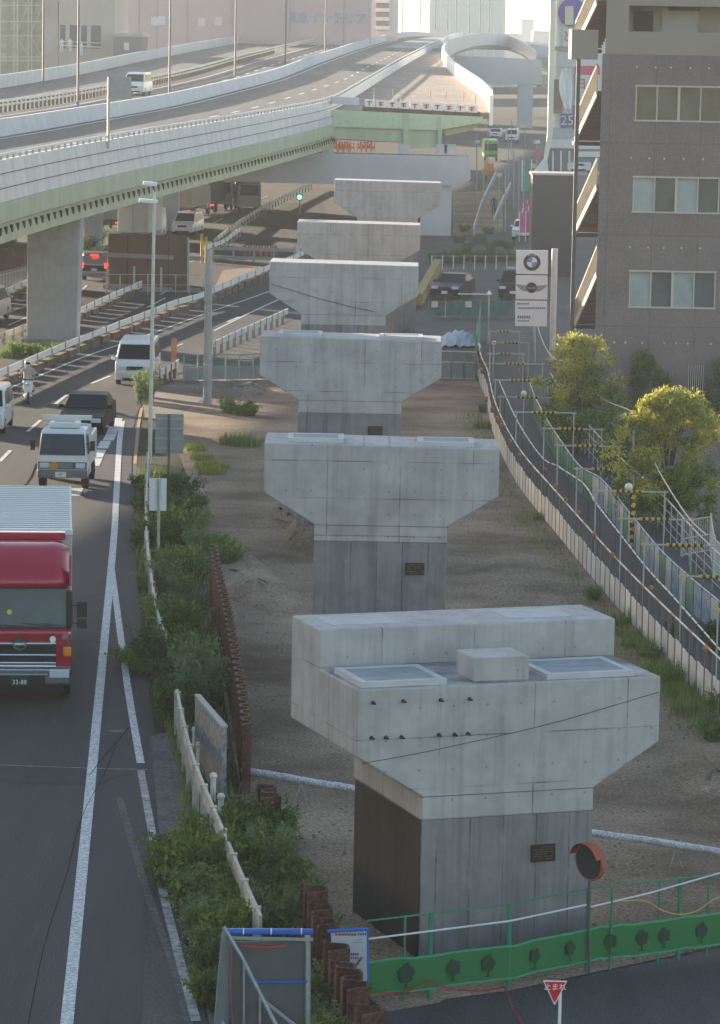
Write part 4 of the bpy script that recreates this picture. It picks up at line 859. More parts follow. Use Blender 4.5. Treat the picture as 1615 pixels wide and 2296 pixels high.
# ---------------------------------------------------------------- poles, lamps and signs on the left
t = thing('street_lamp', 'tall slim cream lamp pole with two lamp heads left of the piers', 'street lamp', gp(336, 1040)); P0 = gp(336, 1040)
top = dp(347, 432, P0.y)
b = MB(); b.tube([P0, top], .085, 8, .06); b.build('pole', CREAM, t, world=True)
b = MB(); q = dp(345, 452, P0.y); b.tube([q, q+Vector((-.25, 0, .05))], .03, 5); b.tube([top, top+Vector((-.1, 0, .12))], .03, 5); b.build('arm', GALV, t, world=True)
for u, v, w in ((333, 451, .68), (337, 412, .5)):
    q = dp(u, v, P0.y); b = MB(); b.box((q.x, q.y, q.z), (w, .32, .14), 0, ('Y', .08)); b.build('lamp_head', mat('lamp_white', (.8, .8, .78), .4, 0), t, world=True, bevel=.03)
t = thing('utility_pole', 'thick grey concrete utility pole left of the third pier', 'pole', gp(465, 908)); P0 = gp(465, 908); top = dp(469, 558, P0.y)
b = MB(); b.tube([P0, top], .19, 12, .15); b.build('shaft', mat('pole_concrete', (.36, .36, .35), .85, .15, 1.5), t, world=True, smooth=False)
b = MB(); q = dp(467, 820, P0.y); b.tube([q, q+Vector((0, 0, .12))], .2, 10); b.build('band', GALV, t, world=True)
def signback(name, label, u, v0, v1, w, base, m, post_m, slats=0, d=0):
    P0 = gp(*base); a = dp(u-w/2, v0, P0.y); c = dp(u+w/2, v1, P0.y); t = thing(name, label, 'sign', P0)
    b = MB(); b.box(((a.x+c.x)/2, P0.y+.06, (a.z+c.z)/2), (c.x-a.x, .03, a.z-c.z)); pn = b.build('panel', m, t, world=True)
    b = MB(); b.tube([P0, Vector((P0.x, P0.y, a.z))], .045, 7); b.build('post', post_m, t, world=True)
    if slats:
        b = MB()
        for k in range(slats): z = c.z+(a.z-c.z)*(k+.5)/slats; b.box(((a.x+c.x)/2, P0.y+.03, z), (c.x-a.x+.02, .035, .05))
        b.build('stiffener', GALV, pn); b2 = pn.children[-1]; b2.parent = pn; b2.location = -Vector(t.location)
    return t
signback('sign_back', 'grey ribbed back of a road sign between lamp pole and dirt strip', 380, 928, 1018, 62, (378, 1085), mat('alloy_back', (.30, .32, .31), .5, .1), mat('dark_post', (.10, .10, .10), .6, 0), 4)
signback('sign_back', 'white back of a small road sign on a grey post in the weeds', 354, 1073, 1146, 38, (355, 1275), WHITE, GALV, 0)
b = MB(); p = gp(390, 835); b.box((p.x, p.y, .8), (.26, .1, 1.6)); tag(b.build('marker_post', mat('faded_orange', (.40, .16, .10), .7, .15)), 'faded orange marker board left of the utility pole', 'marker')
t = thing('traffic_light', 'small traffic light showing green over the dark road', 'traffic light', gp(672, 482)); P0 = gp(672, 482); q = dp(672, 442, P0.y)
b = MB(); b.tube([P0, Vector((P0.x, P0.y, q.z+.2))], .05, 6); b.build('post', GREY, t, world=True); b = MB(); b.box((q.x, q.y-.1, q.z), (.5, .2, .5)); b.build('housing', BLACK, t, world=True)
b = MB(); b.disc((q.x, q.y-.22, q.z), (0, -1, 0), .19, 12, .02); b.build('green_lens', mat('green_signal', (.05, .85, .45), .3, 0, emit=3), t, world=True)
# expressway lamps
for i, (u, v, h) in enumerate([(175, 240, 11), (380, 209, 11), (527, 172, 11), (640, 145, 12), (729, 118, 12), (800, 96, 12), (902, 66, 12), (942, 62, 12), (976, 60, 12), (1003, 62, 12), (1022, 66, 12), (1052, 70, 11), (1076, 72, 11), (1096, 74, 11), (97, 195, 11)]):
    q = deckpt(u, v) if u < 890 else dp(u, v+3, 640+i*8)
    t = thing('street_lamp', 'thin grey lamp post standing along the expressway deck', 'street lamp', q, 0, 'lamp posts on the expressway')
    b = MB(); b.tube([(0, 0, -.3), (0, 0, h)], .11, 6, .07); b.build('pole', mat('lamp_post_grey', (.10, .10, .11), .6, .1), t)
    b = MB(); b.tube([(0, 0, h), (.6, 0, h+.5), (1.6, 0, h+.7)], .06, 5); b.box((1.9, 0, h+.7), (.8, .3, .16)); b.build('lamp_head', GREY, t)
q = dp(243, 312, 186); t = thing('sign_back', 'grey back of a road sign on a post at the near expressway parapet', 'sign', q)
b = MB(); b.tube([(0, 0, -.5), (0, 0, 3.2)], .07, 6); b.build('post', GALV, t); b = MB(); b.box((.62, .05, 2.65), (1.12, .04, 1.15)); b.build('panel', mat('alloy_back', (.3, .3, .3)), t)
# ---------------------------------------------------------------- sheet piles, concrete board, pipe
def sheetpile(label, base, h, amp, per, m, th=.03, hv=0):
    p0 = base[0]; t = thing('sheet_pile_wall', label, 'sheet piling', (p0.x, p0.y, 0))
    pts = along(smooth(base, 5), per/6); vs = []; line = []
    for i, (q, d) in enumerate(pts):
        k = i % 6; off = (0, 0, 1, 1, 1, 0)[k]*amp; n = Vector((d.y, -d.x, 0)); line.append(q+n*off)
    if hv:
        seg = []
        for i in range(0, len(line)-6, 6):
            b = MB(); wall(b, line[i:i+7], -.1, h+R.uniform(-hv, hv), th); b.build('pile', m if R.random() < .7 else RUSTD, t, world=True)
    else:
        b = MB(); wall(b, line, -.1, h, th); b.build('piling', m, t, world=True)
        b = MB(); wall(b, line, h-.002, h+.02, th+.03); b.build('cut_edge', mat('worn_rust', (.11, .05, .03), .8, .3, 6), t, world=True)
    return t
sheetpile('rusty corrugated sheet pile wall along the dirt strip left of the second pier', gl([(543, 1785), (532, 1690), (515, 1580), (498, 1480), (478, 1390), (470, 1340)]), 1.5, .17, .75, RUST, .035)
sheetpile('row of loose rusty sheet piles nearest the camera, between weeds and poster', [gp(u, v, 1.15) for u, v in [(850, 2380), (782, 2236), (744, 2150), (704, 2060), (680, 1990), (660, 1940), (642, 1905)]], .02, .34, .85, RUST, .045, .16)
t = sheetpile('few rusty pile tops sticking out of weeds below the white pipe', [gp(u, v, .8) for u, v in [(608, 1822), (592, 1790), (578, 1762)]], .02, .3, .8, RUST, .06, .12)
for o in list(bpy.data.objects):
    if o.name.startswith('sheet_pile_wall') and o != None and 'nearest' in o.get('label', '') or (o.name.startswith('sheet_pile_wall') and 'few' in o.get('label', '')):
        hh = 1.15 if 'nearest' in o['label'] else .8
        for ch in o.children:
            for vtx in ch.data.vertices:
                if vtx.co.z < hh-.05: vtx.co.z = -.05
t = thing('concrete_board', 'weathered grey concrete board standing between guard rail and rusty piling', 'panel', gp(470, 1740)); a, c = gp(502, 1790), gp(441, 1712)
b = MB(); wall(b, [a, c], 0, 1.5, .10); b.build('board', mat('board_concrete', (.25, .26, .27), .85, .2, 1.4, stretch=(3, 3, .5), fine=9), t, world=True)
b = MB(); wall(b, [a, c], 1.502, 1.55, .13); b.build('top_edge', mat('cut_edge_concrete', (.42, .41, .38), .8, .1), t, world=True)
t = thing('wrapped_pipe', 'white wrapped pipe crossing the soil behind the nearest pier', 'pipe', gp(545, 1740)); pp = [gp(u, v, .45) for u, v in [(545, 1726), (640, 1742), (720, 1757), (797, 1768), (1060, 1815), (1322, 1866), (1450, 1884), (1615, 1910), (1790, 1940)]]
b = MB(); sp = smooth(pp, 14); b.tube([p+Vector((0, 0, R.uniform(-.008, .008))) for p in sp], .072, 9); b.build('pipe', mat('pipe_wrap', (.62, .63, .68), .5, .12, 6, bump=.8, fine=25), t, world=True, smooth=True)
for i in (1, 20, 44, 66, 90, 105): p = sp[i]; b = MB(); b.bar((p.x-.12, p.y, 0), (p.x, p.y, p.z-.05), .03, .03); b.bar((p.x+.12, p.y, 0), (p.x, p.y, p.z-.05), .03, .03); b.build('support', GALV, t, world=True)
for u, v, rr in [(517, 1765, .14), (548, 1752, .09)]:
    pass
for i, (u, v) in enumerate([(437, 1655), (446, 1690), (478, 1762), (495, 1810)]):
    p = gp(u, v+35); b = MB(); b.tube([p, p+Vector((0, 0, .5))], .06, 7); b.ball(p+Vector((0, 0, .54)), .085, 8); tag(b.build('marker_post', WHITE), 'small white post with a rounded head between guard rail and concrete board', 'post', 'white posts beside the board')
t = thing('black_hose', 'tangle of black hose on the ground below the concrete board', 'hose', gp(515, 1800))
b = MB(); b.tube(smooth([gp(490, 1770, .3), gp(510, 1788, .5), gp(540, 1785, .4), gp(520, 1800, .2), gp(505, 1808, .35), gp(530, 1820, .1)], 6), .035, 6); b.build('hose', BLACK, t, world=True)
# ---------------------------------------------------------------- bottom: panel enclosure, poster, green fence, signs
t = thing('panel_enclosure', 'temporary grey sheet enclosure with a blue top tube at the bottom of the photo', 'enclosure', gp(600, 2420)); Yp = gp(600, 2420).y
q = lambda u, v, d=0: dp(u, v, Yp+d)
b = MB(); b.prism([q(520, 2112), q(690, 2108), q(692, 2435), q(510, 2435)], (0, .03, 0)); b.build('sheet', mat('clear_grey_sheet', (.095, .105, .105), .5, .12, 2.5), t, world=True)
b = MB(); b.prism([q(500, 2085, -.25), q(520, 2112, 0), q(508, 2435, 0), q(470, 2435, -.5)], (-.02, .01, 0)); b.build('side_sheet', mat('side_sheet', (.20, .21, .215), .5, .1, 3), t, world=True)
b = MB(); b.tube([q(506, 2088, -.1), q(702, 2089, -.1)], .048, 8); b.build('blue_tube', BLUE, t, world=True)
b = MB(); b.tube([q(515, 2103, -.06), q(702, 2107, -.06)], .03, 6); b.tube([q(690, 2088, -.05), q(690, 2440, -.05)], .045, 6); b.tube([q(502, 2078, -.1), q(545, 2150, -.3), q(580, 2220, -.6), q(640, 2340, -1.1)], .03, 6); b.tube([q(486, 2270, -.1), q(520, 2330, -.3)], .03, 6); b.tube([q(592, 2243, -.05), q(650, 2290, -.3), q(720, 2340, -.5)], .03, 6); b.tube([q(547, 2150, -.05), q(547, 2440, -.05)], .022, 6); b.tube([q(583, 2235, -.05), q(583, 2440, -.05)], .022, 6); b.build('scaffold_pipe', GALV, t, world=True)
b = MB(); b.tube([q(556, 2202, -.1), q(690, 2201, -.1)], .02, 6); b.build('blue_rail', BLUE, t, world=True)
b = MB(); b.tube(smooth([q(540, 2121, -.08), q(600, 2124, -.1), q(640, 2121, -.08)], 4), .016, 5); b.build('red_tape', RED, t, world=True)
b = MB(); b.tube([q(521, 2120, -.08), q(517, 2220, -.08), q(524, 2330, -.08)], .010, 5); b.build('pink_rope', mat('pink_rope', (.5, .06, .18), .6, 0), t, world=True)
for u in (545, 607, 675): b = MB(); b.ring(q(u, 2088.5, -.1), (1, 0, 0), .045, .054, .02, 10); b.build('white_tie', WHITE, t, world=True)
FB = [(820, 2258), (962, 2240), (1139, 2217), (1315, 2178), (1520, 2153), (1690, 2128), (1800, 2110)]
fb = gl(FB)
t = thing('site_poster', 'white information poster with red and blue headings behind the rusty piles', 'poster', gp(790, 2265)); Yq = fb[0].y-.1
q = lambda u, v, d=0: dp(u, v, Yq+d)
b = MB(); b.prism([q(742, 2088), q(822, 2084), q(824, 2236), q(750, 2240)], (0, .02, 0)); b.build('sheet', mat('poster_white', (.50, .52, .58), .6, .05, 2), t, world=True)
b = MB(); b.tube([q(735, 2088, -.03), q(826, 2083, -.03)], .03, 6); b.tube([q(824, 2083, .04), q(825, 2260, .04)], .022, 6); b.build('blue_frame', BLUE, t, world=True)
def marks(m, rs, name):
    b = MB()
    for (u0, v0, u1, v1) in rs: b.prism([q(u0, v0, -.012), q(u1, v0, -.012), q(u1, v1, -.012), q(u0, v1, -.012)], (0, .006, 0))
    b.build(name, m, t, world=True)
PR = mat('poster_red', (.45, .06, .10), .6, .1); PB = mat('poster_blue', (.06, .10, .34), .6, .1)
marks(PR, [(752+7*k, 2093, 757+7*k, 2098) for k in range(7)]+[(776+5*k, 2146, 780+5*k, 2150) for k in range(6)], 'red_lettering')
marks(PB, [(803+5*k, 2092, 806+5*k, 2097) for k in range(4)]+[(776+5*k, 2137, 780+5*k, 2142) for k in range(6)], 'blue_lettering')
marks(mat('poster_grey', (.25, .27, .30), .6, .1), [(772+4*k, 2159+3*(k % 2), 775+4*k, 2160+3*(k % 2)) for k in range(6)]+[(797, 2106, 812, 2107), (790, 2112, 812, 2113), (796, 2218, 812, 2219)], 'small_print')
b = MB(); b.bar(q(790, 2178, -.015), q(812, 2146, -.015), .01, .03); b.bar(q(783, 2180, -.015), q(815, 2184, -.015), .01, .012); b.bar(q(800, 2186, -.015), q(816, 2180, -.015), .01, .012); b.build('map_line', mat('map_green', (.05, .16, .09), .6, 0), t, world=True)
gf = thing('green_fence', 'green post fence with a green net band printed with small trees, at the bottom right', 'fence', fb[1])
gt = [p+Vector((0, 0, 1.5)) for p in fb]
for i, (u, v) in enumerate([(962, 2240), (1139, 2217), (1315, 2178), (1520, 2153), (1700, 2127)]):
    p = gp(u, v); b = MB(); b.tube([p, p+Vector((0, 0, 1.48))], .042, 8); b.build('post', GPOST, gf, world=True)
for u, v in [(905, 2248), (1368, 2176), (1475, 2160), (1585, 2146)]:
    p = gp(u, v)+Vector((0, .05, 0)); b = MB(); b.tube([p, p+Vector((0, 0, 1.45))], .022, 6); b.build('thin_post', GPOST, gf, world=True)
b = MB(); b.tube([p+Vector((0, 0, 1.46)) for p in fb], .016, 5); b.tube([p+Vector((0, 0, .34)) for p in fb[:3]], .012, 5); b.build('top_rail', GPOST, gf, world=True)
fine_ = [p+Vector((0, -.05+R.uniform(-.012, .012), .012*math.sin(i*.9)+R.uniform(-.012, .012))) for i, (p, d) in enumerate(along(fb, .22))]
b = MB(); wall(b, fine_, .22, .74, .012); nb = b.build('net_band', NETG, gf, world=True, smooth=False)
b = MB(); wall(b, [p+Vector((0, -.004, 0)) for p in fine_], .742, .775, .02); wall(b, [p+Vector((0, -.004, 0)) for p in fine_], .19, .218, .02); b.build('band_hem', mat('bright_net_hem', (.03, .33, .16), .6, .1), gf, world=True)
TRP = mat('tree_print', (.008, .05, .022), .7, .15, 9)
def tprint(u, scale=1.):
    x = u; i = max(k for k in range(len(FB)-1) if FB[k][0] <= x); f = (x-FB[i][0])/(FB[i+1][0]-FB[i][0]); p = fb[i].lerp(fb[i+1], f); d = (fb[i+1]-fb[i]).normalized(); n = Vector((d.y, -d.x, 0))
    if n.y > 0: n = -n
    sc = R.uniform(.8, 1.12); o = p+n*.085+Vector((0, 0, .29)); b = MB(); K = 22; pts = []
    for k in range(K):
        a = 2*math.pi*k/K; r = .13*sc*(1+.12*math.sin(5*a+u)+.08*math.cos(9*a)); pts.append(o+d*r*math.cos(a)*1.0+Vector((0, 0, .20+r*1.25*math.sin(a)*(1. if math.sin(a) > 0 else .75))))
    b.prism(pts, n*.004); b.prism([o-d*.015, o+d*.015, o+d*.012+Vector((0, 0, .1)), o-d*.012+Vector((0, 0, .1))], n*.004); b.prism([o-d*.07-Vector((0, 0, .012)), o+d*.07-Vector((0, 0, .012)), o+d*.06, o-d*.06], n*.004)
    q = b.build('tree_print', TRP, nb); q.location = -parent_loc(nb)
for u in (905, 1010, 1088, 1190, 1270, 1362, 1432, 1482, 1565, 1640): tprint(u)
def rope(name, label, px, r, m, cat='rope', z=None):
    pts = [gp(u, v, zz) for u, v, zz in px]; b = MB(); b.tube(smooth(pts, 6), r, 5); return tag(b.build(name, m), label, cat)
def onfence(u, z, off=-.07):
    i = max(k for k in range(len(FB)-1) if FB[k][0] <= u); f = (u-FB[i][0])/(FB[i+1][0]-FB[i][0]); return fb[i].lerp(fb[i+1], f)+Vector((0, off, z))
b = MB(); b.tube([onfence(u, z) for u, z in [(824, 1.17), (962, 1.18), (1139, 1.19), (1310, 1.2)]], .017, 6); tag(b.build('scaffold_pipe', mat('pipe_white', (.68, .68, .7), .45, .1)), 'long white pipe tied along the green fence in front of the nearest pier', 'pipe')
b = MB(); b.tube([onfence(1318, 1.15), onfence(1450, 1.28), onfence(1620, 1.5), onfence(1760, 1.66)], .016, 6); tag(b.build('scaffold_pipe', mat('pipe_white', (.7, .7, .7))), 'white pipe rising to the right along the green fence', 'pipe')
b = MB(); b.tube(smooth([onfence(u, z, -.12) for u, z in [(1390, 1.2), (1440, 1.16), (1480, .96), (1520, .85), (1560, .88), (1600, 1.05), (1680, 1.2)]], 5), .013, 5); tag(b.build('yellow_rope', mat('yellow_rope', (.5, .36, .10), .7, .1)), 'yellow rope sagging over the green fence at the right edge', 'rope')
b = MB(); b.tube(smooth([onfence(u, z, -.2) for u, z in [(822, .30), (880, .24), (930, .26), (962, .36), (1010, .18), (1080, -.02+.1), (1130, .10)]], 5)+[gp(1150, 2262, .1), gp(1175, 2300, .05), gp(1230, 2310, .12), gp(1250, 2330, .05)], .014, 5); tag(b.build('red_rope', mat('red_rope', (.35, .03, .03), .6, .1)), 'red rope draped along the foot of the green fence', 'rope')
t = thing('barrier_pipes', 'white low pipe barrier on short posts in front of the green fence', 'barrier', gp(960, 2300))
b = MB(); q1, q2, q3, q4 = gp(822, 2310, .55), gp(1000, 2332, .55), gp(1150, 2362, .45), gp(1260, 2420, .45)
b.tube([q1, q2], .022, 6); b.tube([q2+Vector((0, -.05, -.03)), q3], .022, 6); b.tube([q3, q4], .02, 6); b.tube([gp(822, 2330, .1), gp(838, 2260, .4)], .02, 6); b.build('pipe', mat('pipe_white', (.7, .7, .7)), t, world=True)
for p in (q1, q2, q3): b = MB(); b.tube([Vector((p.x, p.y, 0)), p], .03, 6); b.build('post', GPOST, t, world=True)
b = MB(); b.ball(q3, .06, 8); b.build('yellow_clamp', YELLOW, t, world=True)
# mirror
P0 = gp(1322, 2186); q = dp(1322, 1932, P0.y); t = thing('traffic_mirror', 'round orange backed traffic mirror in front of the nearest pier', 'mirror', P0)
nrm = Vector((.62, -.78, -.05)).normalized(); nrm = Vector((-.76, -.64, -.08)).normalized()
b = MB(); b.tube([P0+Vector((0, .12, 0)), Vector((q.x, q.y+.12, q.z+.2))], .024, 7); b.build('pole', mat('mirror_pole', (.10, .10, .09), .6, .15), t, world=True)
b = MB(); b.disc(q-nrm*.05, nrm, .335, 24, .07); b.build('frame', mat('faded_orange_shell', (.42, .09, .04), .55, .2, 6), t, world=True)
b = MB(); b.disc(q+nrm*.021, nrm, .300, 24, .012); b.build('glass', mat('mirror_glass', (.16, .17, .17), .22, .1, 2, metal=.7), t, world=True)
b = MB(); a = nrm.cross(Vector((0, 0, 1))).normalized(); up = a.cross(nrm); vs = []
for k in range(13):
    w = math.pi*(k/12*.8+.1); d = a*math.cos(w)+up*math.sin(w); vs += [q+d*.335-nrm*.03, q+d*.35+nrm*.15]
b.add(vs, [(2*k, 2*k+1, 2*k+3, 2*k+2) for k in range(12)]); b.build('hood', mat('hood_orange', (.36, .085, .035), .55, .15), t, world=True)
# stop sign
P0 = gp(1250, 2470); q = dp(1245, 2199, P0.y-.05); e = dp(1272, 2199, P0.y-.05).x-q.x; hgt = q.z-dp(1245, 2252, P0.y-.05).z
t = thing('stop_sign', 'red upside down triangle stop sign on a white post at the bottom right', 'stop sign', P0)
def tri(e, h, y, th, z): return [(q.x-e, y, z), (q.x+e, y, z), (q.x+e*.06, y, z-h), (q.x-e*.06, y, z-h)]
b = MB(); b.prism(tri(e, hgt, q.y, 0, q.z), (0, .015, 0)); b.build('border', mat('sign_white', (.82, .80, .80), .5, 0), t, world=True)
b = MB(); b.prism(tri(e*.87, hgt*.86, q.y-.006, 0, q.z-.016), (0, .005, 0)); b.build('face', mat('sign_red', (.62, .012, .025), .45, .05), t, world=True)
o = text('止まれ', e*.62, mat('sign_white', (.8, .8, .8)), t, (q.x-P0.x, q.y-.010-P0.y, q.z-hgt*.27), ext=.002)
b = MB(); b.tube([P0, Vector((P0.x, P0.y, q.z-.03))], .026, 8); b.build('post', WHITE, t, world=True)
# ---------------------------------------------------------------- right side: path fences, portals
pa = thing('panel_fence', 'long curving fence of white panels and dark posts between soil and path', 'fence', barR[1])
sp = smooth(barR, 8); PN = [mat('panel_'+k, c, .6, .12, 1.2) for k, c in (('white', (.68, .69, .68)), ('cream', (.60, .58, .51)), ('grey', (.48, .53, .53)))]
prev = None; kk = 0
for q, d in along(sp, 1.02, 1.5):
    b = MB(); b.box((q.x, q.y, .66), (.075, .08, 1.32), math.atan2(d.y, d.x)); b.build('post', mat('dark_post', (.05, .05, .05)), pa, world=True)
    if prev is not None:
        b = MB(); a, c = prev.lerp(q, .12), prev.lerp(q, .50); e, f = prev.lerp(q, .54), prev.lerp(q, .90); h1 = .80+R.uniform(-.04, .04)
        n = Vector((d.y, -d.x, 0))*.03
        wall(b, [a+n, c+n], .06, h1, .02); wall(b, [e+n, f+n], .06, h1-.02, .02); b.build('panel', PN[(0, 1, 0, 2, 1, 0, 0, 1)[kk % 8]], pa, world=True); kk += 1
    prev = q
b = MB(); b.tube([p+Vector((0, 0, .38)) for p in sp], .02, 5); b.build('lower_rail', mat('dark_post', (.05, .05, .05)), pa, world=True)
def striped(b, pts, r, step, frac):
    for i, (q, d) in enumerate(along(pts, step)):
        b.tube([q, q+d*step*frac], r, 6)
top = [p+Vector((0, 0, 1.33)) for p in sp]
b = MB(); b.tube(top, .024, 6); b.build('top_rail', mat('rail_white', (.66, .65, .62), .5, .1), pa, world=True)
b = MB(); striped(b, top, .028, 2.4, .28); b.build('tiger_wrap', mat('tiger_orange', (.50, .27, .05), .6, .3, 30), pa, world=True)
RB = [(1118, 905), (1160, 1003), (1212, 1085), (1250, 1110), (1306, 1120+30), (1338, 1161+40), (1389, 1221+50), (1452, 1294+62), (1515, 1357+72), (1615, 1465+85), (1740, 1600+90)]
t = thing('hand_rail', 'thin white dashed hand rail running along the middle of the path', 'rail', gp(*RB[3])); sp2 = smooth(gl(RB), 6)
b = MB(); striped(b, [p+Vector((0, 0, 1.0)) for p in sp2], .024, 1.1, .82); b.build('rail', mat('rail_white', (.6, .6, .6)), t, world=True)
b = MB(); b.tube([p+Vector((0, 0, 1.0)) for p in sp2], .016, 5); b.build('rope_core', mat('dark_post', (.05, .05, .05)), t, world=True)
for q, d in along(sp2, 4.5, 1): b = MB(); b.tube([q, q+Vector((0, 0, 1.0))], .022, 5); b.build('post', mat('dark_post', (.05, .05, .05)), t, world=True)
for (u, v) in [(1062, 801), (1074, 821), (1080, 831), (1091, 895), (1103, 918), (1115, 940), (1126, 955), (1144, 992), (1165, 1023), (1222, 1055), (1245, 1092), (1269, 1123), (1297, 1152), (1332, 1202), (1373, 1247), (1460, 1322), (1582, 1459)]:
    p = gp(u, v, 1.36); t = thing('warning_lamp', 'round orange warning lamp on top of the curving white panel fence', 'lamp', p, 0, 'orange warning lamps on the panel fence')
    b = MB(); b.ball((0, 0, .05), .074, 8); b.build('lens', mat('dull_orange_lens', (.42, .13, .045), .5, .15, 4), t); b = MB(); b.box((0, .02, -.06), (.10, .10, .14)); b.build('battery_box', mat('dark_orange', (.22, .09, .05), .6, .1), t)
# green and white panel fence beyond the path
FC = [(1186, 905), (1200, 945), (1228, 1000), (1262, 1055), (1300, 1108), (1348, 1139), (1408, 1215), (1480, 1307), (1547, 1373), (1615, 1433), (1730, 1540)]
t = thing('panel_fence', 'low fence of mixed green, blue and white panels beyond the dark path', 'fence', gp(*FC[3])); sp3 = smooth(gl(FC), 6); prev = None; kk = 0
CB = [mat('net_green', (.06, .22, .13), .6, .2, 3), mat('net_pale', (.16, .27, .19), .6, .2, 3), mat('sheet_blue', (.22, .32, .40), .6, .4, 5), mat('sheet_white', (.42, .46, .45), .6, .3, 3)]
for q, d in along(sp3, 1.2):
    if prev is not None:
        b = MB(); wall(b, [prev.lerp(q, .04), prev.lerp(q, .96)], .05, .92, .03); near = q.y < 122
        b.build('panel', CB[(2, 3, 0, 3, 2, 3, 1, 2)[kk % 8] if near else (0, 1, 0, 0)[kk % 4]], t, world=True); kk += 1
        b = MB(); b.box((q.x, q.y, .5), (.05, .05, 1.0)); b.build('post', mat('dark_post', (.05, .05, .05)), t, world=True)
    prev = q
b = MB(); b.tube([p+Vector((0, 0, .98)) for p in sp3], .02, 5); b.build('top_rail', mat('rail_white', (.6, .6, .6)), t, world=True)
FD = [(1205, 900), (1240, 962), (1290, 1030), (1340, 1090), (1400, 1150), (1450, 1200), (1510, 1275), (1560, 1330), (1620, 1390), (1740, 1500)]
t = thing('wire_fence', 'thin pale wire fence with a white top rail at the far side of the path', 'fence', gp(*FD[4])); sp4 = smooth([p+Vector((.55, 0, 0)) for p in gl(FD)], 5)
b = MB()
for z in (.3, .6, .9, 1.25): b.tube([p+Vector((0, 0, z)) for p in sp4], .022 if z > 1 else .010, 5)
b.build('rail', mat('rail_white', (.6, .6, .6)), t, world=True)
for q, d in along(sp4, 1.6): b = MB(); b.tube([q, q+Vector((0, 0, 1.25))], .018, 5); b.build('post', GALV, t, world=True)
# portals
TIG = mat('tiger_tape', (.72, .42, .03), .5, 0); TIGB = mat('tiger_black', (.03, .028, .02), .5, 0)
PL = [(1099, 1165, 743), (1107, 1185, 768), (1099, 1173, 793), (1099, 1216, 815), (1111, 1228, 852), (1122, 1251, 890), (1158, 1286, 924), (1220, 1348, 961), (1251, 1388, 999), (1294, 1420, 1051), (1336, 1489, 1101), (1393, 1550, 1163), (1445, 1630, 1221), (1528, 1680, 1292), (1610, 1770, 1368)]
for i, (u0, u1, v) in enumerate(PL):
    hz_ = 1.95; a, c = gp(u0, v, hz_), gp(u1, v, hz_); t = thing('portal_bar', ('yellow and black taped crossbar on two thin posts over the path'), 'portal', ((a.x+c.x)/2, a.y, 0), 0, 'taped crossbars over the path')
    c = Vector((c.x, a.y, a.z)); w = c.x-a.x
    b = MB(); b.tube([(-w/2-.1, 0, hz_), (w/2+.1, 0, hz_)], .028, 6); b.build('crossbar', mat('bar_steel', (.45, .44, .38), .5, .1), t)
    b = MB(); x0, x1 = -w*.24, w*.20; k = int((x1-x0)/.085)
    for j in range(k): b.cur = j % 2; x = x0+j*.085; b.tube([(x, 0, hz_+.006*(-1)**j), (x+.085, 0, hz_+.006*(-1)**j)], .048, 6)
    b.build('tiger_tape', [TIG, TIGB], t)
    for s in (-1, 1): b = MB(); b.tube([(s*w/2, 0, 0), (s*w/2, 0, hz_+.04)], .022, 6); b.build('post', mat('bar_steel', (.4, .4, .4)), t); b = MB(); b.box((s*w/2, 0, hz_), (.08, .08, .09)); b.build('clamp', YELLOW if i > 10 else GALV, t)
def pole(label, u, v0, v1, r, m, name='pole', cat='pole'):
    P0 = gp(u, v1); top = dp(u+.0, v0, P0.y); b = MB(); b.tube([P0, top], r, 8, r*.8); o = tag(b.build(name, m), label, cat); return P0, top
CP = mat('pale_pole', (.42, .40, .35), .7, .12)
pole('pale pole with a short crosspiece in front of the left yellow green tree', 1303, 815, 1010, .05, CP)
q = gp(1303, 1010); a, c = dp(1262, 814, q.y), dp(1318, 818, q.y); b = MB(); b.tube([a, c], .04, 6); tag(b.build('crosspiece', CP), 'short horizontal crosspiece at the top of the pale pole', 'crosspiece')
pole('slim pole carrying the white cable in front of the right yellow green tree', 1421, 920, 1160, .05, CP)
P0, top = pole('short post wrapped in black and yellow tape beside the path', 1417, 1098, 1232, .075, TIGB, 'taped_post', 'post')
o = bpy.data.objects['taped_post']; b = MB()
for k in range(7): z = .1+k*.25; b.tube([Vector((P0.x-.02, P0.y-.01, z)), Vector((P0.x+.02, P0.y-.01, z+.12))], .082, 8)
b.build('yellow_band', TIG, o)
for lab, u, v, z, r in [('white ball lamp on top of the taped post beside the path', 1410, 1092, None, .13), ('white ball lamp on a thin post further up the path', 1175, 882, 985, .12), ('small white ball lamp at the upper end of the path', 1108, 769, 860, .11)]:
    P_ = P0 if z is None else gp(u, z); q = dp(u, v, P_.y); t = thing('ball_lamp', lab, 'lamp', P_)
    b = MB(); b.ball(q, r, 10); b.build('globe', mat('lamp_globe', (.8, .79, .72), .3, 0), t, world=True, smooth=True); b = MB(); b.tube([Vector((q.x, q.y, 0 if z else q.z-.25)), q], .022, 6); b.build('post', CP, t, world=True)
b = MB(); pts = []
cab = [dp(1200, 700, 160), dp(1212, 752, 158), dp(1238, 800, 154), dp(1280, 815, 150), dp(1305, 850, 146), dp(1355, 896, 136), dp(1420, 926, 128), dp(1445, 985, 120), dp(1480, 1060, 112), dp(1540, 1155, 104), dp(1585, 1200, 100)]
b.tube(smooth(cab, 5), .022, 5); tag(b.build('cable', mat('pale_cable', (.62, .58, .48), .6, .1)), 'pale cable sagging from the dealership sign past two poles down to the right', 'cable')
t = thing('street_lamp', 'short lamp post with a white cone lamp in front of the brown building', 'street lamp', gp(1497, 930)); P0 = gp(1497, 930); q = dp(1500, 800, P0.y)
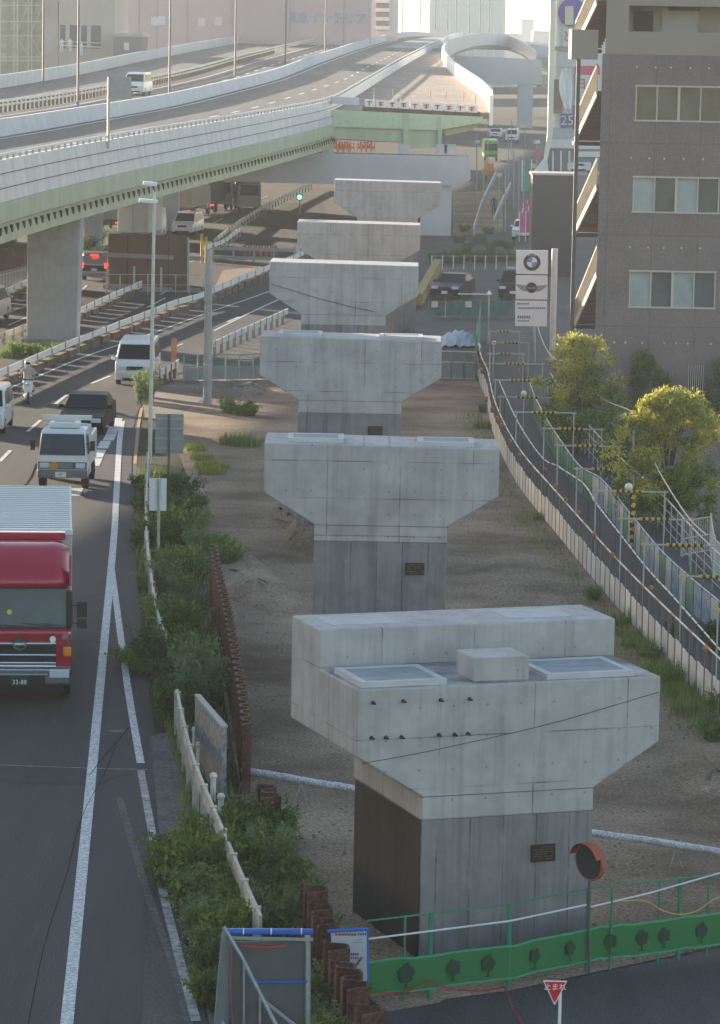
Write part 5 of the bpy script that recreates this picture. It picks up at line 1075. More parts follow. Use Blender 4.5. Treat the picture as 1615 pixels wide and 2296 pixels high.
b = MB(); b.tube([P0, q], .07, 8, .06); b.build('pole', CP, t, world=True); b = MB(); b.tube([q, q+Vector((0, 0, .12)), q+Vector((0, 0, .14))], .16, 10, .06); b.tube([q+Vector((0, 0, .12)), q+Vector((0, 0, .34))], .03, 6); b.box((q.x+.16, q.y, q.z+.08), (.22, .12, .06)); b.build('lamp_head', mat('lamp_white', (.8, .8, .78)), t, world=True)
t = thing('street_lamp', 'white cone lamp with a long side arm beside the parked sedan', 'street lamp', gp(1094, 772)); P0 = gp(1094, 772); q = dp(1097, 660, P0.y)
b = MB(); b.tube([P0, q], .035, 6); b.build('pole', GALV, t, world=True); b = MB(); b.tube([q, q+Vector((0, 0, .2))], .16, 8, .03); e = dp(1027, 659, P0.y); b.tube([e, q], .03, 5); b.build('lamp_head', mat('lamp_white', (.8, .8, .8)), t, world=True)
t = thing('mesh_panel_fence', 'white wire mesh panels at the right edge below the yellow green tree', 'fence', gp(1560, 1270))
mp = [gp(u, v) for u, v in [(1527, 1250), (1528, 1248), (1592, 1236), (1600, 1290), (1640, 1330), (1700, 1390)]]; b = MB()
for z in (.05, .55, 1.1): b.tube([p+Vector((0, 0, z)) for p in mp[1:]], .02, 5)
for q, d in along(mp[1:], .13): b.tube([q, q+Vector((0, 0, 1.1))], .009, 4)
b.build('mesh', mat('mesh_cream', (.58, .55, .48), .6, .1), t, world=True)
for p in mp[1:]: b = MB(); b.tube([p, p+Vector((0, 0, 1.2))], .035, 6); b.build('post', mat('mesh_cream', (.5, .5, .5)), t, world=True)
# ---------------------------------------------------------------- gates behind the third pier
t = thing('site_gate', 'grey panel gate with a green frame right of the third pier', 'gate', gp(1028, 850)); a, c = gp(985, 850), gp(1068, 852); GP = mat('gate_panel', (.24, .27, .28), .55, .1, 1)
b = MB(); b.box(((a.x+c.x)/2, a.y, .42), (c.x-a.x, .05, .7)); b.build('panel', GP, t, world=True)
b = MB()
for z in (.8, 1.3, .05): b.bar((a.x, a.y, z), (c.x, c.y, z), .05, .05)
b.build('rail', GALV, t, world=True)
for k in range(4): q = a.lerp(c, k/3); b = MB(); b.tube([q, q+Vector((0, 0, 1.5 if k == 3 else 1.3))], .035, 6); b.build('post', GPOST, t, world=True)
t = thing('site_fence', 'grey fence with pale lower panels left of the third pier', 'fence', gp(500, 855)); a, c = gp(412, 855), gp(660, 850)
for k in range(8):
    q, e = a.lerp(c, k/8), a.lerp(c, (k+1)/8); b = MB(); b.box(((q.x+e.x)/2, (q.y+e.y)/2, .34), ((e-q).length*.96, .04, .58), math.atan2(e.y-q.y, e.x-q.x)); b.build('panel', GP, t, world=True)
    b = MB(); b.tube([q, q+Vector((0, 0, 1.2))], .035, 6); b.build('post', CREAM if k == 3 else GALV, t, world=True)
b = MB()
for z in (.68, .95, 1.18): b.tube([a+Vector((0, 0, z)), c+Vector((0, 0, z))], .02, 5)
for k in range(60): q = a.lerp(c, k/60); b.tube([q+Vector((0, 0, .68)), q+Vector((.25, 0, 1.18))], .007, 3)
b.build('mesh', GPOST, t, world=True)
t = thing('teal_net_fence', 'teal green net fence with posts climbing beside the upper end of the path', 'fence', gp(1075, 800)); nl = gl([(1066, 848), (1070, 800), (1076, 760)])
b = MB(); wall(b, nl, .1, 1.7, .03); b.build('net', mat('teal_net', (.04, .25, .18), .6, .25, 5), t, world=True)
for p in nl: b = MB(); b.tube([p, p+Vector((0, 0, 2.0))], .04, 6); b.build('post', GPOST, t, world=True)
t = thing('tarpaulin_heap', 'pale blue tarpaulin heap behind the third pier, left of the teal net', 'tarpaulin', gp(1030, 775)); p = gp(1030, 778); b = MB(); n = 12; vs = []
for i in range(n+1):
    for j in range(7): vs.append((p.x-1.1+2.2*i/n, p.y+j*.5-.6, max(.02, .75*math.sin(math.pi*i/n)**.5*math.sin(math.pi*(j+.3)/6.6)+R.uniform(-.10, .10))))
b.add(vs, [(i*7+j, i*7+j+1, (i+1)*7+j+1, (i+1)*7+j) for i in range(n) for j in range(6)]); b.build('sheet', mat('pale_blue_sheet', (.42, .53, .60), .5, .1, 3), t, world=True)
t = thing('net_fence', 'teal net fence across the car park in front of the parked sedan', 'fence', gp(1060, 705)); a, c = gp(960, 712), gp(1150, 712); b = MB(); wall(b, [a, c], .1, .95, .03); b.build('net', mat('dim_teal_net', (.05, .13, .12), .7, .3, 3), t, world=True)
for k in range(6): q = a.lerp(c, k/5); b = MB(); b.tube([q, q+Vector((0, 0, 1.1))], .03, 5); b.build('post', YELLOW if k == 1 else GPOST, t, world=True)
for u in (972, 1048): q = gp(u+2, 712)+Vector((0, -.05, .75)); b = MB(); b.box(q, (.36, .02, .34)); tag(b.build('notice_board', mat('notice_cream', (.55, .55, .48), .6, .1)), ('small pale notice on the teal net below the parked sedan' if u < 1000 else 'small pale notice on the teal net right of the parked sedan'), 'notice')
t = thing('post_rail_fence', 'row of short white posts in front of a dark hedge beyond the parked cars', 'fence', gp(1060, 600)); a, c = gp(968, 604), gp(1160, 604)
for k in range(9): q = a.lerp(c, k/8); b = MB(); b.tube([q, q+Vector((0, 0, .95))], .035, 5); b.build('post', WHITE, t, world=True)
b = MB(); b.tube([a+Vector((0, 0, .9)), c+Vector((0, 0, .9))], .02, 4); b.build('rail', GALV, t, world=True)
t = thing('yellow_barrier', 'leaning ochre barrier left of the parked dark sedan', 'barrier', gp(950, 660)); b = MB(); b.bar(gp(938, 672, .5), gp(982, 592, .5), .5, .7); b.build('board', mat('ochre_board', (.30, .20, .06), .8, .25, 2), t, world=True)
# ---------------------------------------------------------------- dealership sign
P0 = gp(1238, 812); Yb = P0.y; q = lambda u, v, d=0.: dp(u, v, Yb-.15+d)
t = thing('dealer_sign', 'tall white dealership sign tower of three panels beside a white column', 'sign', P0)
SW = mat('sign_panel_white', (.78, .79, .83), .35, .04, 1)
b = MB(); b.tube([P0, Vector((P0.x, Yb, q(1238, 558).z))], .155, 14); b.build('column', mat('column_white', (.60, .60, .59), .5, .08, 1), t, world=True)
b = MB(); b.tube([dp(1198, 705, Yb), gp(1199, 812)+Vector((0, .0, 0))], .06, 8); b.build('rear_post', GALV, t, world=True)
for u0, u1, v0, v1 in ((1158, 1229, 561, 614), (1157, 1228, 617.5, 671), (1156, 1227, 674.5, 731)):
    b = MB(); b.prism([q(u0, v0), q(u1, v0+1), q(u1-.5, v1+1), q(u0-.5, v1)], (0, .16, 0)); b.build('panel', SW, t, world=True)
b = MB()
for v in (616, 673): b.prism([q(1190, v-1.5, .1), q(1246, v-.5, .1), q(1246, v+1, .1), q(1190, v+.5, .1)], (0, .05, 0))
b.build('bracket', DGREY, t, world=True)
c0 = q(1193, 588); r = abs(q(1212, 588).x-c0.x); nY = Vector((0, -1, 0))
BKG = mat('badge_black', (.02, .025, .035), .3, 0); LB = mat('badge_blue', (.10, .30, .55), .3, 0); LW = mat('badge_white', (.72, .74, .74), .3, 0)
b = MB(); b.disc(c0+nY*.002, nY, r, 32, .03); bd = b.build('roundel', BKG, t, world=True)
for k in range(4):
    b = MB(); pts = [c0+nY*.034]+[c0+nY*.034+Vector((math.cos(w), 0, math.sin(w)))*r*.62 for w in [math.pi/2*k+math.pi/2*j/8 for j in range(9)]]
    b.prism(pts, nY*.006); b.build('quadrant', LW if k in (0, 2) else LB, t, world=True)
o = text('B M W', r*.34, LW, t, Vector((c0.x, c0.y-.036, c0.z+r*.80))-P0, ext=.002)
c1 = q(1192, 645); r1 = abs(q(1204, 645).x-c1.x)
for s in (-1, 1):
    b = MB(); W_ = [(.9, .38), (3.1, .62), (2.75, .25), (2.2, -.25), (1.6, -.62), (.9, -.72)]
    b.prism([c1+nY*.003+Vector((s*x*r1, 0, z*r1)) for x, z in W_], nY*.012)
    b.build('wing_emblem', mat('wing_grey', (.30, .30, .29), .35, .2, 20, stretch=(1, 1, 8)), t, world=True)
b = MB(); b.disc(c1+nY*.004, nY, r1, 24, .025); b.build('emblem_disc', BKG, t, world=True); b = MB(); b.box(c1+nY*.034+Vector((0, 0, -.02)), (r1*1.5, .006, r1*.42)); b.build('emblem_band', mat('band_gold', (.32, .29, .16), .4, 0), t, world=True)
text('MINI', r1*.5, BKG, t, Vector((c1.x, c1.y-.040, c1.z-.02))-P0, ext=.002)
b = MB()
for (u0, v0, u1, v1, n) in [(1160, 679, 1188, 683, 7), (1162, 689, 1224, 693, 14), (1161, 708, 1190, 714, 6), (1161, 718, 1188, 721, 8)]:
    for k in range(n):
        a = u0+(u1-u0)*k/n; e = a+(u1-u0)/n*.7; b.prism([q(a, v0, -.005), q(e, v0, -.005), q(e, v1, -.005), q(a, v1, -.005)], (0, .004, 0))
b.build('small_lettering', mat('sign_ink', (.12, .12, .15), .6, 0), t, world=True)
# ---------------------------------------------------------------- brown building
YB = 149.5; q = lambda u, v, d=0.: dp(u, v, YB+d)
t = thing('brown_building', 'tall brown tiled building with cream window frames at the right edge', 'building', (12, YB, 0))
def tile_mat():
    m, n, l, b = node_mat('brown_tile'); b.inputs['Roughness'].default_value = .6
    tc = n.new('ShaderNodeTexCoord'); sx = n.new('ShaderNodeSeparateXYZ'); l.new(tc.outputs['Object'], sx.inputs[0]); cx = n.new('ShaderNodeCombineXYZ'); l.new(sx.outputs[0], cx.inputs[0]); l.new(sx.outputs[2], cx.inputs[1])
    br = n.new('ShaderNodeTexBrick'); br.offset = 0; br.inputs['Scale'].default_value = 1; br.inputs['Brick Width'].default_value = .11; br.inputs['Row Height'].default_value = .11; br.inputs['Mortar Size'].default_value = .008
    br.inputs['Color1'].default_value = (.20, .145, .138, 1); br.inputs['Color2'].default_value = (.24, .182, .172, 1); br.inputs['Mortar'].default_value = (.16, .125, .118, 1); l.new(cx.outputs[0], br.inputs[0])
    b2 = n.new('ShaderNodeTexBrick'); b2.offset = 0; b2.inputs['Scale'].default_value = 1; b2.inputs['Brick Width'].default_value = 1.9; b2.inputs['Row Height'].default_value = 3.83; b2.inputs['Mortar Size'].default_value = .03
    b2.inputs['Color1'].default_value = (1, 1, 1, 1); b2.inputs['Color2'].default_value = (.94, .94, .95, 1); b2.inputs['Mortar'].default_value = (.8, .8, .8, 1); l.new(cx.outputs[0], b2.inputs[0])
    ns = n.new('ShaderNodeTexNoise'); ns.inputs['Scale'].default_value = .5; mr = n.new('ShaderNodeMapRange'); mr.inputs[1].default_value = .3; mr.inputs[2].default_value = .7; mr.inputs[3].default_value = .85; mr.inputs[4].default_value = 1.1; l.new(tc.outputs['Object'], ns.inputs[0]); l.new(ns.outputs['Fac'], mr.inputs[0])
    a = n.new('ShaderNodeMix'); a.data_type = 'RGBA'; a.blend_type = 'MULTIPLY'; a.inputs[0].default_value = 1; l.new(br.outputs[0], a.inputs[6]); l.new(b2.outputs[0], a.inputs[7])
    c = n.new('ShaderNodeMix'); c.data_type = 'RGBA'; c.blend_type = 'MULTIPLY'; c.inputs[0].default_value = 1; l.new(a.outputs[2], c.inputs[6]); l.new(mr.outputs[0], c.inputs[7]); l.new(c.outputs[2], b.inputs['Base Color']); return m
TILE = tile_mat(); BEIGE = mat('beige_render', (.33, .27, .225), .8, .06, .6)
xl = q(1341, 500).x; xr = xl+16; zs = q(1400, 122).z
WINS = [(1426, 192, 1640, 270), (1420, 396, 1640, 475), (1412, 607, 1609, 688)]
# wall with openings: vertical strips
def wallgrid(name, x0, x1, z0, z1, holes, m, y=YB, th=.35):
    xs = sorted({x0, x1, *[h[0] for h in holes], *[h[2] for h in holes]}); zz = sorted({z0, z1, *[h[1] for h in holes], *[h[3] for h in holes]}); b = MB()
    for i in range(len(xs)-1):
        for j in range(len(zz)-1):
            cx_, cz = (xs[i]+xs[i+1])/2, (zz[j]+zz[j+1])/2
            if any(h[0] < cx_ < h[2] and h[1] < cz < h[3] for h in holes): continue
            b.quad((xs[i], y, zz[j]), (xs[i+1], y, zz[j]), (xs[i+1], y, zz[j+1]), (xs[i], y, zz[j+1]))
    for h in holes: b.add([(h[0], y, h[1]), (h[2], y, h[1]), (h[2], y, h[3]), (h[0], y, h[3])]+[(h[0], y+th, h[1]), (h[2], y+th, h[1]), (h[2], y+th, h[3]), (h[0], y+th, h[3])], [(0, 1, 5, 4), (1, 2, 6, 5), (2, 3, 7, 6), (3, 0, 4, 7)])
    k = x0+1.35; b.quad((x0, y, z0), (k, y+13, z0), (k, y+13, z1), (x0, y, z1)); b.quad((x1, y, z0), (x1, y+13, z0), (x1, y+13, z1), (x1, y, z1)); b.quad((k, y+13, z0), (x1, y+13, z0), (x1, y+13, z1), (k, y+13, z1))
    return b.build(name, m, t, world=True)
holes = []
for (u0, v0, u1, v1) in WINS:
    a, c = q(u0, v0), q(u1, v1+(u1-u0)*.02); zt_ = q((u0+u1)/2, v0+(u1-u0)*.01).z; zb_ = q((u0+u1)/2, v1+(u1-u0)*.01).z; holes.append((a.x, zb_, a.x+3.62, zt_))
    holes.append((a.x+5.2, zb_, a.x+8.8, zt_))
gd = (q(1544, 850).x, q(1544, 905).z, q(1576, 850).x, q(1544, 818).z); holes.append(gd)
wallgrid('brown_wall', xl, xr, -.2, zs, holes, TILE)
rc = (q(1410, 70).x, q(1500, 72).z, xr-1, q(1500, 14).z)
wallgrid('beige_wall', xl+.12, xr, zs, 26, [rc], BEIGE, YB+.05, 1.6)
b = MB(); b.box(((xl+xr)/2, YB+6.5, 26.1), (16.2, 13.2, .3)); b.build('roof', GREY, t, world=True)
b = MB(); b.quad((rc[0], YB+1.65, rc[1]), (rc[2], YB+1.65, rc[1]), (rc[2], YB+1.65, rc[3]), (rc[0], YB+1.65, rc[3])); rb = b.build('recess_wall', BEIGE, t, world=True)
p = q(1443, 47, 1.6); b = MB(); b.box((p.x, YB+1.62, p.z), (.82, .06, .85)); b.build('dark_window', GLASS, t, world=True)
p = q(1525, 43, 1.6); b = MB(); b.box((p.x, YB+1.62, p.z-.15), (1.5, .05, 1.15)); b.build('door', mat('pale_door', (.40, .36, .34), .5, .05), t, world=True)
p = q(1533, 20, 1.6); b = MB(); b.box((p.x, YB+1.60, p.z), (1.3, .06, .16)); b.build('dark_sign', BLACK, t, world=True)
FRM = mat('cream_frame', (.55, .50, .42), .45, .05); PLB = mat('pale_curtain_glass', (.36, .40, .40), .15, .15, 1.5, spec=.6); PGR = mat('grey_glass', (.10, .115, .12), .10, .2, 1.0, spec=.7); PGY = mat('olive_glass', (.09, .10, .085), .10, .25, 1.0, spec=.7)
for i, h in enumerate(holes[:-1]):
    x0, z0, x1, z1 = h; b = MB(); f = .055
    for k in range(5):
        x = x0+(x1-x0)*k/4; b.box((min(max(x, x0+f/2), x1-f/2), YB+.06, (z0+z1)/2), (f*(1.9 if k == 2 else 1), .10, z1-z0))
    for z in (z0, z1): b.box(((x0+x1)/2, YB+.0, z), (x1-x0+.06, .12, f*1.2))
    w = b.build('window_frame', FRM, t, world=True)
    for k in range(4):
        a = x0+(x1-x0)*k/4+.03; c = x0+(x1-x0)*(k+1)/4-.03; b = MB(); b.box(((a+c)/2, YB+.12+.03*(k % 2), (z0+z1)/2), (c-a, .02, z1-z0-.06)); o = b.build('pane', (PGY, PGY)[k % 2] if i < 2 else (PLB, PGR)[k % 2], w); o.location = -parent_loc(w)
x0, z0, x1, z1 = gd; b = MB()
for k in range(8): x = x0+(x1-x0)*k/7; b.box((x, YB-.05, (z0+z1)/2), (.035, .03, z1-z0))
b.build('window_grille', FRM, t, world=True); b = MB(); b.box(((x0+x1)/2, YB+.2, (z0+z1)/2), (x1-x0, .05, z1-z0)); b.build('dark_window', GLASS, t, world=True)
for v, us in ((152, (1427, 1470, 1504, 1548, 1590)), (356, (1415, 1456, 1490, 1533, 1576)), (556, (1412, 1453, 1488, 1528, 1570)), (770, (1377, 1402, 1440, 1490, 1516, 1542, 1594))):
    for u in us: p = q(u, v+(u-1500)*.018, -.05); b = MB(); b.ball(p, .052, 8); b.build('vent_cap', mat('vent_white', (.6, .6, .6), .5, .1), t, world=True)
# outside stairs on the left side
ST_ = mat('stair_cream', (.055, .048, .04), .7, .1, 2); STD = mat('stair_brown', (.12, .095, .085), .8, .15, 2)
for k, (va, vb) in enumerate(((-60, 92), (145, 300), (355, 505), (552, 712), (760, 905))):
    a = q(1340, va, .6); c = dp(1290, vb, YB+3.6); c.z += 0
    b = MB(); lo0, lo1 = a+Vector((0, 0, -1.2)), c+Vector((0, 0, -.3)); hi1 = c+Vector((0, 0, .75)); b.bar(a, hi1, .06, .08); b.bar(lo0, lo1, .07, .26)
    for i in range(29): f = i/28; b.bar(lo0.lerp(lo1, f), a.lerp(hi1, f), .03, .045)
    b.build('stair_balustrade', mat('baluster_cream', (.30, .27, .22), .7, .1, 2), t, world=True)
    b = MB(); a2 = a+Vector((0, 0, -1.3)); c2 = c+Vector((0, 0, -.4))
    for i in range(14):
        p = a2.lerp(c2, i/14); b.box((p.x+.55, p.y+.1, p.z), (1.05, .3, .05)); b.box((p.x+.55, p.y+.24, p.z+.1), (1.05, .03, .2))
    b.build('stair_steps', STD, t, world=True)
    b = MB(); b.box((c.x+.55, c.y+.75, c.z-.42), (1.2, 1.3, .16)); b.box((c.x+.5, c.y+.08, c.z-.36), (1.0, .06, .07)); b.build('stair_landing', ST_, t, world=True)
    b = MB()
    for i in range(9): x = c.x+.05+i*.12; b.box((x, c.y+1.35, c.z+.2), (.03, .03, 1.1))
    b.build('stair_grille', mat('grille_olive', (.25, .22, .17), .7, .1), t, world=True)
b = MB(); p = q(1289, 500); b.box((p.x, YB+.2, 8.0), (.16, .16, 16.2)); b.build('stair_post', mat('stair_dark_post', (.07, .07, .075), .6, .1), t, world=True)
a, c = q(1283, 66), q(1341, 134); b = MB(); b.box(((a.x+c.x)/2, YB+1.2, (a.z+c.z)/2), (c.x-a.x, 2.2, a.z-c.z)); b.build('balcony', BEIGE, t, world=True)
# low wall, pipe fence and car park wall at the right
a, c = gp(1395, 905), gp(1640, 912); t2 = thing('pipe_fence', 'thin grey pipe fence along the foot of the brown building', 'fence', a); b = MB()
for z in (.5, 1.0, 1.5): b.tube([a+Vector((0, 0, z)), c+Vector((0, 0, z))], .025, 5)
b.build('rail', GALV, t2, world=True)
for k in range(7): p = a.lerp(c, k/6); b = MB(); b.tube([p, p+Vector((0, 0, 1.55))], .03, 5); b.build('post', GALV, t2, world=True)
t2 = thing('car_park_wall', 'low grey wall with a white top rail at the right edge', 'wall', gp(1600, 985)); a, c = gp(1588, 985), gp(1700, 990); b = MB(); wall(b, [a, c], 0, .65, .15); b.build('wall', BLOCKC, t2, world=True); b = MB(); wall(b, [a, c], .66, .78, .2); b.build('top_rail', WHITE, t2, world=True)
sheet('yard', gl([(1400, 1010), (1560, 960), (1800, 960), (1900, 1330), (1680, 1400), (1560, 1250), (1500, 1120)]), .005, mat('yard_soil', (.12, .10, .085), .9, .15, .4, fine=5))
# ---------------------------------------------------------------- far right: signboard building, dark box, street clutter
YW = 270.; q = lambda u, v, d=0.: dp(u, v, YW+d)
t = thing('signboard_building', 'white framed building covered with purple, red and white signboards', 'building', (q(1280, 300).x, YW, 0))
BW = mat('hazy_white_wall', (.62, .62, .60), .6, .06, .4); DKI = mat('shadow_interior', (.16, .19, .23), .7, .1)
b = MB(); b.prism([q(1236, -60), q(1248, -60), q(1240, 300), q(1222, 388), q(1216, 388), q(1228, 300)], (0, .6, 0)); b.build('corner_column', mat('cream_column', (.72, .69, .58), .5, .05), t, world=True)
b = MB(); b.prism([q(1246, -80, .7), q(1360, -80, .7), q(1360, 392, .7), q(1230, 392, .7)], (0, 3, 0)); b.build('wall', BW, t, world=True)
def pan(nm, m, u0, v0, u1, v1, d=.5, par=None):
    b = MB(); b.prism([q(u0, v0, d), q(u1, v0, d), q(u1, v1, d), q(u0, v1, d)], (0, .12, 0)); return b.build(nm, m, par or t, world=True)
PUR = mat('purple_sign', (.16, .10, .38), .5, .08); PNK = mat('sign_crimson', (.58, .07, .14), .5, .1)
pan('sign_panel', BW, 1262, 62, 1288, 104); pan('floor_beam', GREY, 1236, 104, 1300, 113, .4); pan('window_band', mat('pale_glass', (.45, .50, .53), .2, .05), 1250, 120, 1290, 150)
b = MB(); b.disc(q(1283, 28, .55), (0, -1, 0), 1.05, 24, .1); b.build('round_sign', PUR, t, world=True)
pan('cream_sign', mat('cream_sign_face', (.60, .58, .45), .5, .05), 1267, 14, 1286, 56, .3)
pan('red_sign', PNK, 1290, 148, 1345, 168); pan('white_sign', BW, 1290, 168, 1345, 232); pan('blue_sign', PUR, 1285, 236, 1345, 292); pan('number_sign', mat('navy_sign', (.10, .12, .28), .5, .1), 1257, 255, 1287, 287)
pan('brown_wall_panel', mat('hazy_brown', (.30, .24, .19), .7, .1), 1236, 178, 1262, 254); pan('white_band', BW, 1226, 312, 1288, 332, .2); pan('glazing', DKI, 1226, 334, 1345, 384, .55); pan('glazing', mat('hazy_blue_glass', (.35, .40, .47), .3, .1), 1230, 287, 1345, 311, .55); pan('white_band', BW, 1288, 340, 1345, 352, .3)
b = MB()
for u in (1238, 1256, 1275): b.prism([q(u, 338, .3), q(u+4, 338, .3), q(u+4, 384, .3), q(u, 384, .3)], (0, .2, 0))
b.build('mullion', BW, t, world=True)
tl = Vector(t.location)
text('ど', .95, PNK, t, q(1275, 83, .45)-tl, ext=.02); text('25', 1.05, BW, t, q(1272, 271, .42)-tl, ext=.02); text('日大', .9, PNK, t, q(1316, 190, .45)-tl, ext=.02)
b = MB(); vs = []; 
for i in range(9):
    f = i/8; v = 152+92*f; w = 7+8*math.sin(math.pi*(1-f)*.9); 
    for j in range(6): vs.append(q(1270+5*f+(j/5-.5)*2*w-4*math.sin(3*f), v, -.3+.25*math.sin(j*2.1+i*.5)))
b.add(vs, [(i*6+j, i*6+j+1, i*6+7+j, i*6+6+j) for i in range(8) for j in range(5)]); tag(b.build('white_sheet', mat('bright_white_cloth', (.82, .81, .80), .7, .04), smooth=True), 'billowing white sheet hanging in front of the signboards', 'sheet')
Yx = 236.; q = lambda u, v, d=0.: dp(u, v, Yx+d); t = thing('dark_box_building', 'windowless dark grey box building below the signboards', 'building', (q(1240, 500).x, Yx, 0))
b = MB(); a, c = q(1195, 392), q(1292, 392); b.box(((a.x+c.x)/2, Yx+1.5, a.z/2), (c.x-a.x, 3, a.z)); b.build('wall', mat('charcoal_cladding', (.045, .045, .05), .7, .08, .4, stretch=(1, 1, 6)), t, world=True); b = MB(); b.box(((a.x+c.x)/2, Yx+1.5, a.z+.06), (c.x-a.x+.2, 3.2, .14)); b.build('roof', mat('pale_roof', (.5, .47, .42), .7, .1), t, world=True)
b = MB(); b.prism([dp(1196, 386, 262), dp(1226, 350, 266), dp(1230, 384, 266)], (0, .4, 0)); tag(b.build('sloping_canopy', BW), 'white sloping canopy corner left of the signboard building', 'canopy')
for i, (u, v) in enumerate([(1164, 520), (1170, 512), (1178, 520), (1184, 505), (1172, 495), (1181, 490)]):
    p = gp(u, v+22); t = thing('banner_flag', 'pink banner flag on a pole in front of the dark box building', 'flag', p, R.uniform(-.4, .4), 'pink banner flags'); b = MB(); b.tube([(0, 0, 0), (0, 0, 2.3)], .03, 5); b.build('pole', WHITE, t)
    b = MB(); vs = [(x*.5+.03, .05*math.sin(z*3+x), .7+z*1.5) for z in (0, .33, .66, 1) for x in (0, .5, 1)]; b.add(vs, [(3*i+j, 3*i+j+1, 3*i+4+j, 3*i+3+j) for i in range(3) for j in range(2)]); b.build('cloth', mat('pink_cloth', (.50, .10, .26), .7, .25, 3), t)
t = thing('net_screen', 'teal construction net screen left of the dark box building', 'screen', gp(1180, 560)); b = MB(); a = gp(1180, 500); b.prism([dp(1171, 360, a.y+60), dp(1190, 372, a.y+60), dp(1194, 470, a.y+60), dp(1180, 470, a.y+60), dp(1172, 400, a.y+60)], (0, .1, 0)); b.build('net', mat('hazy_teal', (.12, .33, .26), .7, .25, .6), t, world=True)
b = MB(); 
for u in (1171, 1192): b.tube([Vector((dp(u, 400, a.y+60).x, a.y+59.9, 0)), dp(u, 358, a.y+59.9)], .06, 5)
b.build('post', WHITE, t, world=True)
p = gp(1101, 362); t = thing('green_bus', 'bright green bus facing the camera in the far street', 'bus', p); b = MB(); b.box((0, 4, 1.55), (1.75, 8, 2.1)); bo = b.build('body', mat('bus_green', (.12, .42, .06), .4, .1), t, bevel=.1); b = MB(); b.box((0, -.03, 1.75), (1.5, .05, .8)); b.build('windscreen', GLASS, t); b = MB(); b.box((0, -.02, .75), (1.5, .05, .2)); b.build('bumper', DGREY, t)
for s in (-1, 1): wheel(t, s*.7, 1.6, .42, .25, s)
p = gp(1098, 402); t = thing('orange_machine', 'small orange construction machine on the sunlit soil in the far street', 'machine', p); b = MB(); b.box((0, 0, .75), (.95, 1.4, .6)); b.build('body', ORANGE, t, bevel=.06); b = MB(); b.box((.1, 0, 1.4), (.6, .7, .7)); b.build('cab', mat('machine_cab', (.5, .2, .06), .5, .2), t)
for s in (-1, 1): b = MB(); b.box((s*.42, 0, .25), (.25, 1.6, .46)); b.build('track', BLACK, t, bevel=.1)
b = MB(); b.bar((-.3, -.6, .9), (-.6, -1.6, 1.9), .18, .2); b.bar((-.6, -1.6, 1.9), (-.75, -2.2, .6), .15, .15); b.build('boom', YELLOW, t)
for u, v0, v1 in ((1140, 300, 420), (1152, 330, 470), (1163, 352, 500), (1133, 380, 520), (1147, 270, 350), (1070, 300, 420), (1094, 290, 400)):
    P0 = gp(u, v1); b = MB(); b.tube([P0, dp(u, v0, P0.y)], .06, 5); tag(b.build('thin_pole', GREY), 'thin grey pole in the far street beyond the ramp end', 'pole', 'thin poles in the far street')
for k, pts in enumerate(([(1062, 530), (1080, 470), (1100, 425), (1112, 400)], [(1108, 508), (1128, 460), (1145, 425)])):
    guard('guard_rail', ('white rail along the left side of the sunlit far street', 'white rail along the right side of the sunlit far street')[k], gl(pts), .8, WHITE, GREY, 3)
for u, v, w, h, col, lab in [(1206, 345, 10, 22, (.6, .1, .2), 'pink upright shop sign just left of the signboard building'), (1198, 372, 8, 9, (.6, .6, .2), 'small yellow sign low beside the pink upright sign'), (1204, 318, 14, 8, (.65, .65, .62), 'small white sign above the pink upright sign'), (1085, 383, 10, 10, (.6, .35, .05), 'small amber board left of the orange machine'), (1120, 392, 12, 8, (.55, .55, .5), 'pale board right of the orange machine'), (1070, 318, 14, 7, (.5, .5, .5), 'pale sign above the waiting cars in the far street'), (1178, 282, 22, 7, (.55, .55, .55), 'pale overhead sign by the tall grey leg'), (1153, 385, 9, 16, (.1, .3, .25), 'small teal sheet on the far street fence')]:
    p = dp(u, v, 330); t = thing('shop_sign' if u > 1190 else 'street_sign', lab, 'sign', (p.x, 330, 0)); b = MB(); b.box((0, 0, p.z), (w/24, .12, h/24)); b.build('board', mat('sign_'+lab[:14], col, .5, .2, 2), t); b = MB(); b.tube([(0, .1, 0), (0, .1, p.z)], .05, 5); b.build('post', GREY, t)
J2 = [(0, 0, .92, .13), (0, 0, 1.2, .15), (0, 0, 1.42, .14), (0, 0, 1.52, .06), (0, 0, 1.65, .09), (-.2, 0, 1.4, .06), (-.26, .02, 1.1, .05), (-.24, -.08, .85, .04), (.2, 0, 1.4, .06), (.26, .02, 1.1, .05), (.24, -.08, .85, .04), (-.1, 0, .85, .09), (-.11, 0, .48, .07), (-.12, 0, .06, .05), (.1, 0, .85, .09), (.11, 0, .48, .07), (.12, 0, .06, .05)]
E2 = [(0, 1), (1, 2), (2, 3), (3, 4), (2, 5), (5, 6), (6, 7), (2, 8), (8, 9), (9, 10), (0, 11), (11, 12), (12, 13), (0, 14), (14, 15), (15, 16)]
skin_person('person', 'person in dark clothes standing on the sunlit far street', gp(1107, 484), 0, J2, E2, mat('dark_clothes', (.03, .035, .04), .8, .2), None)
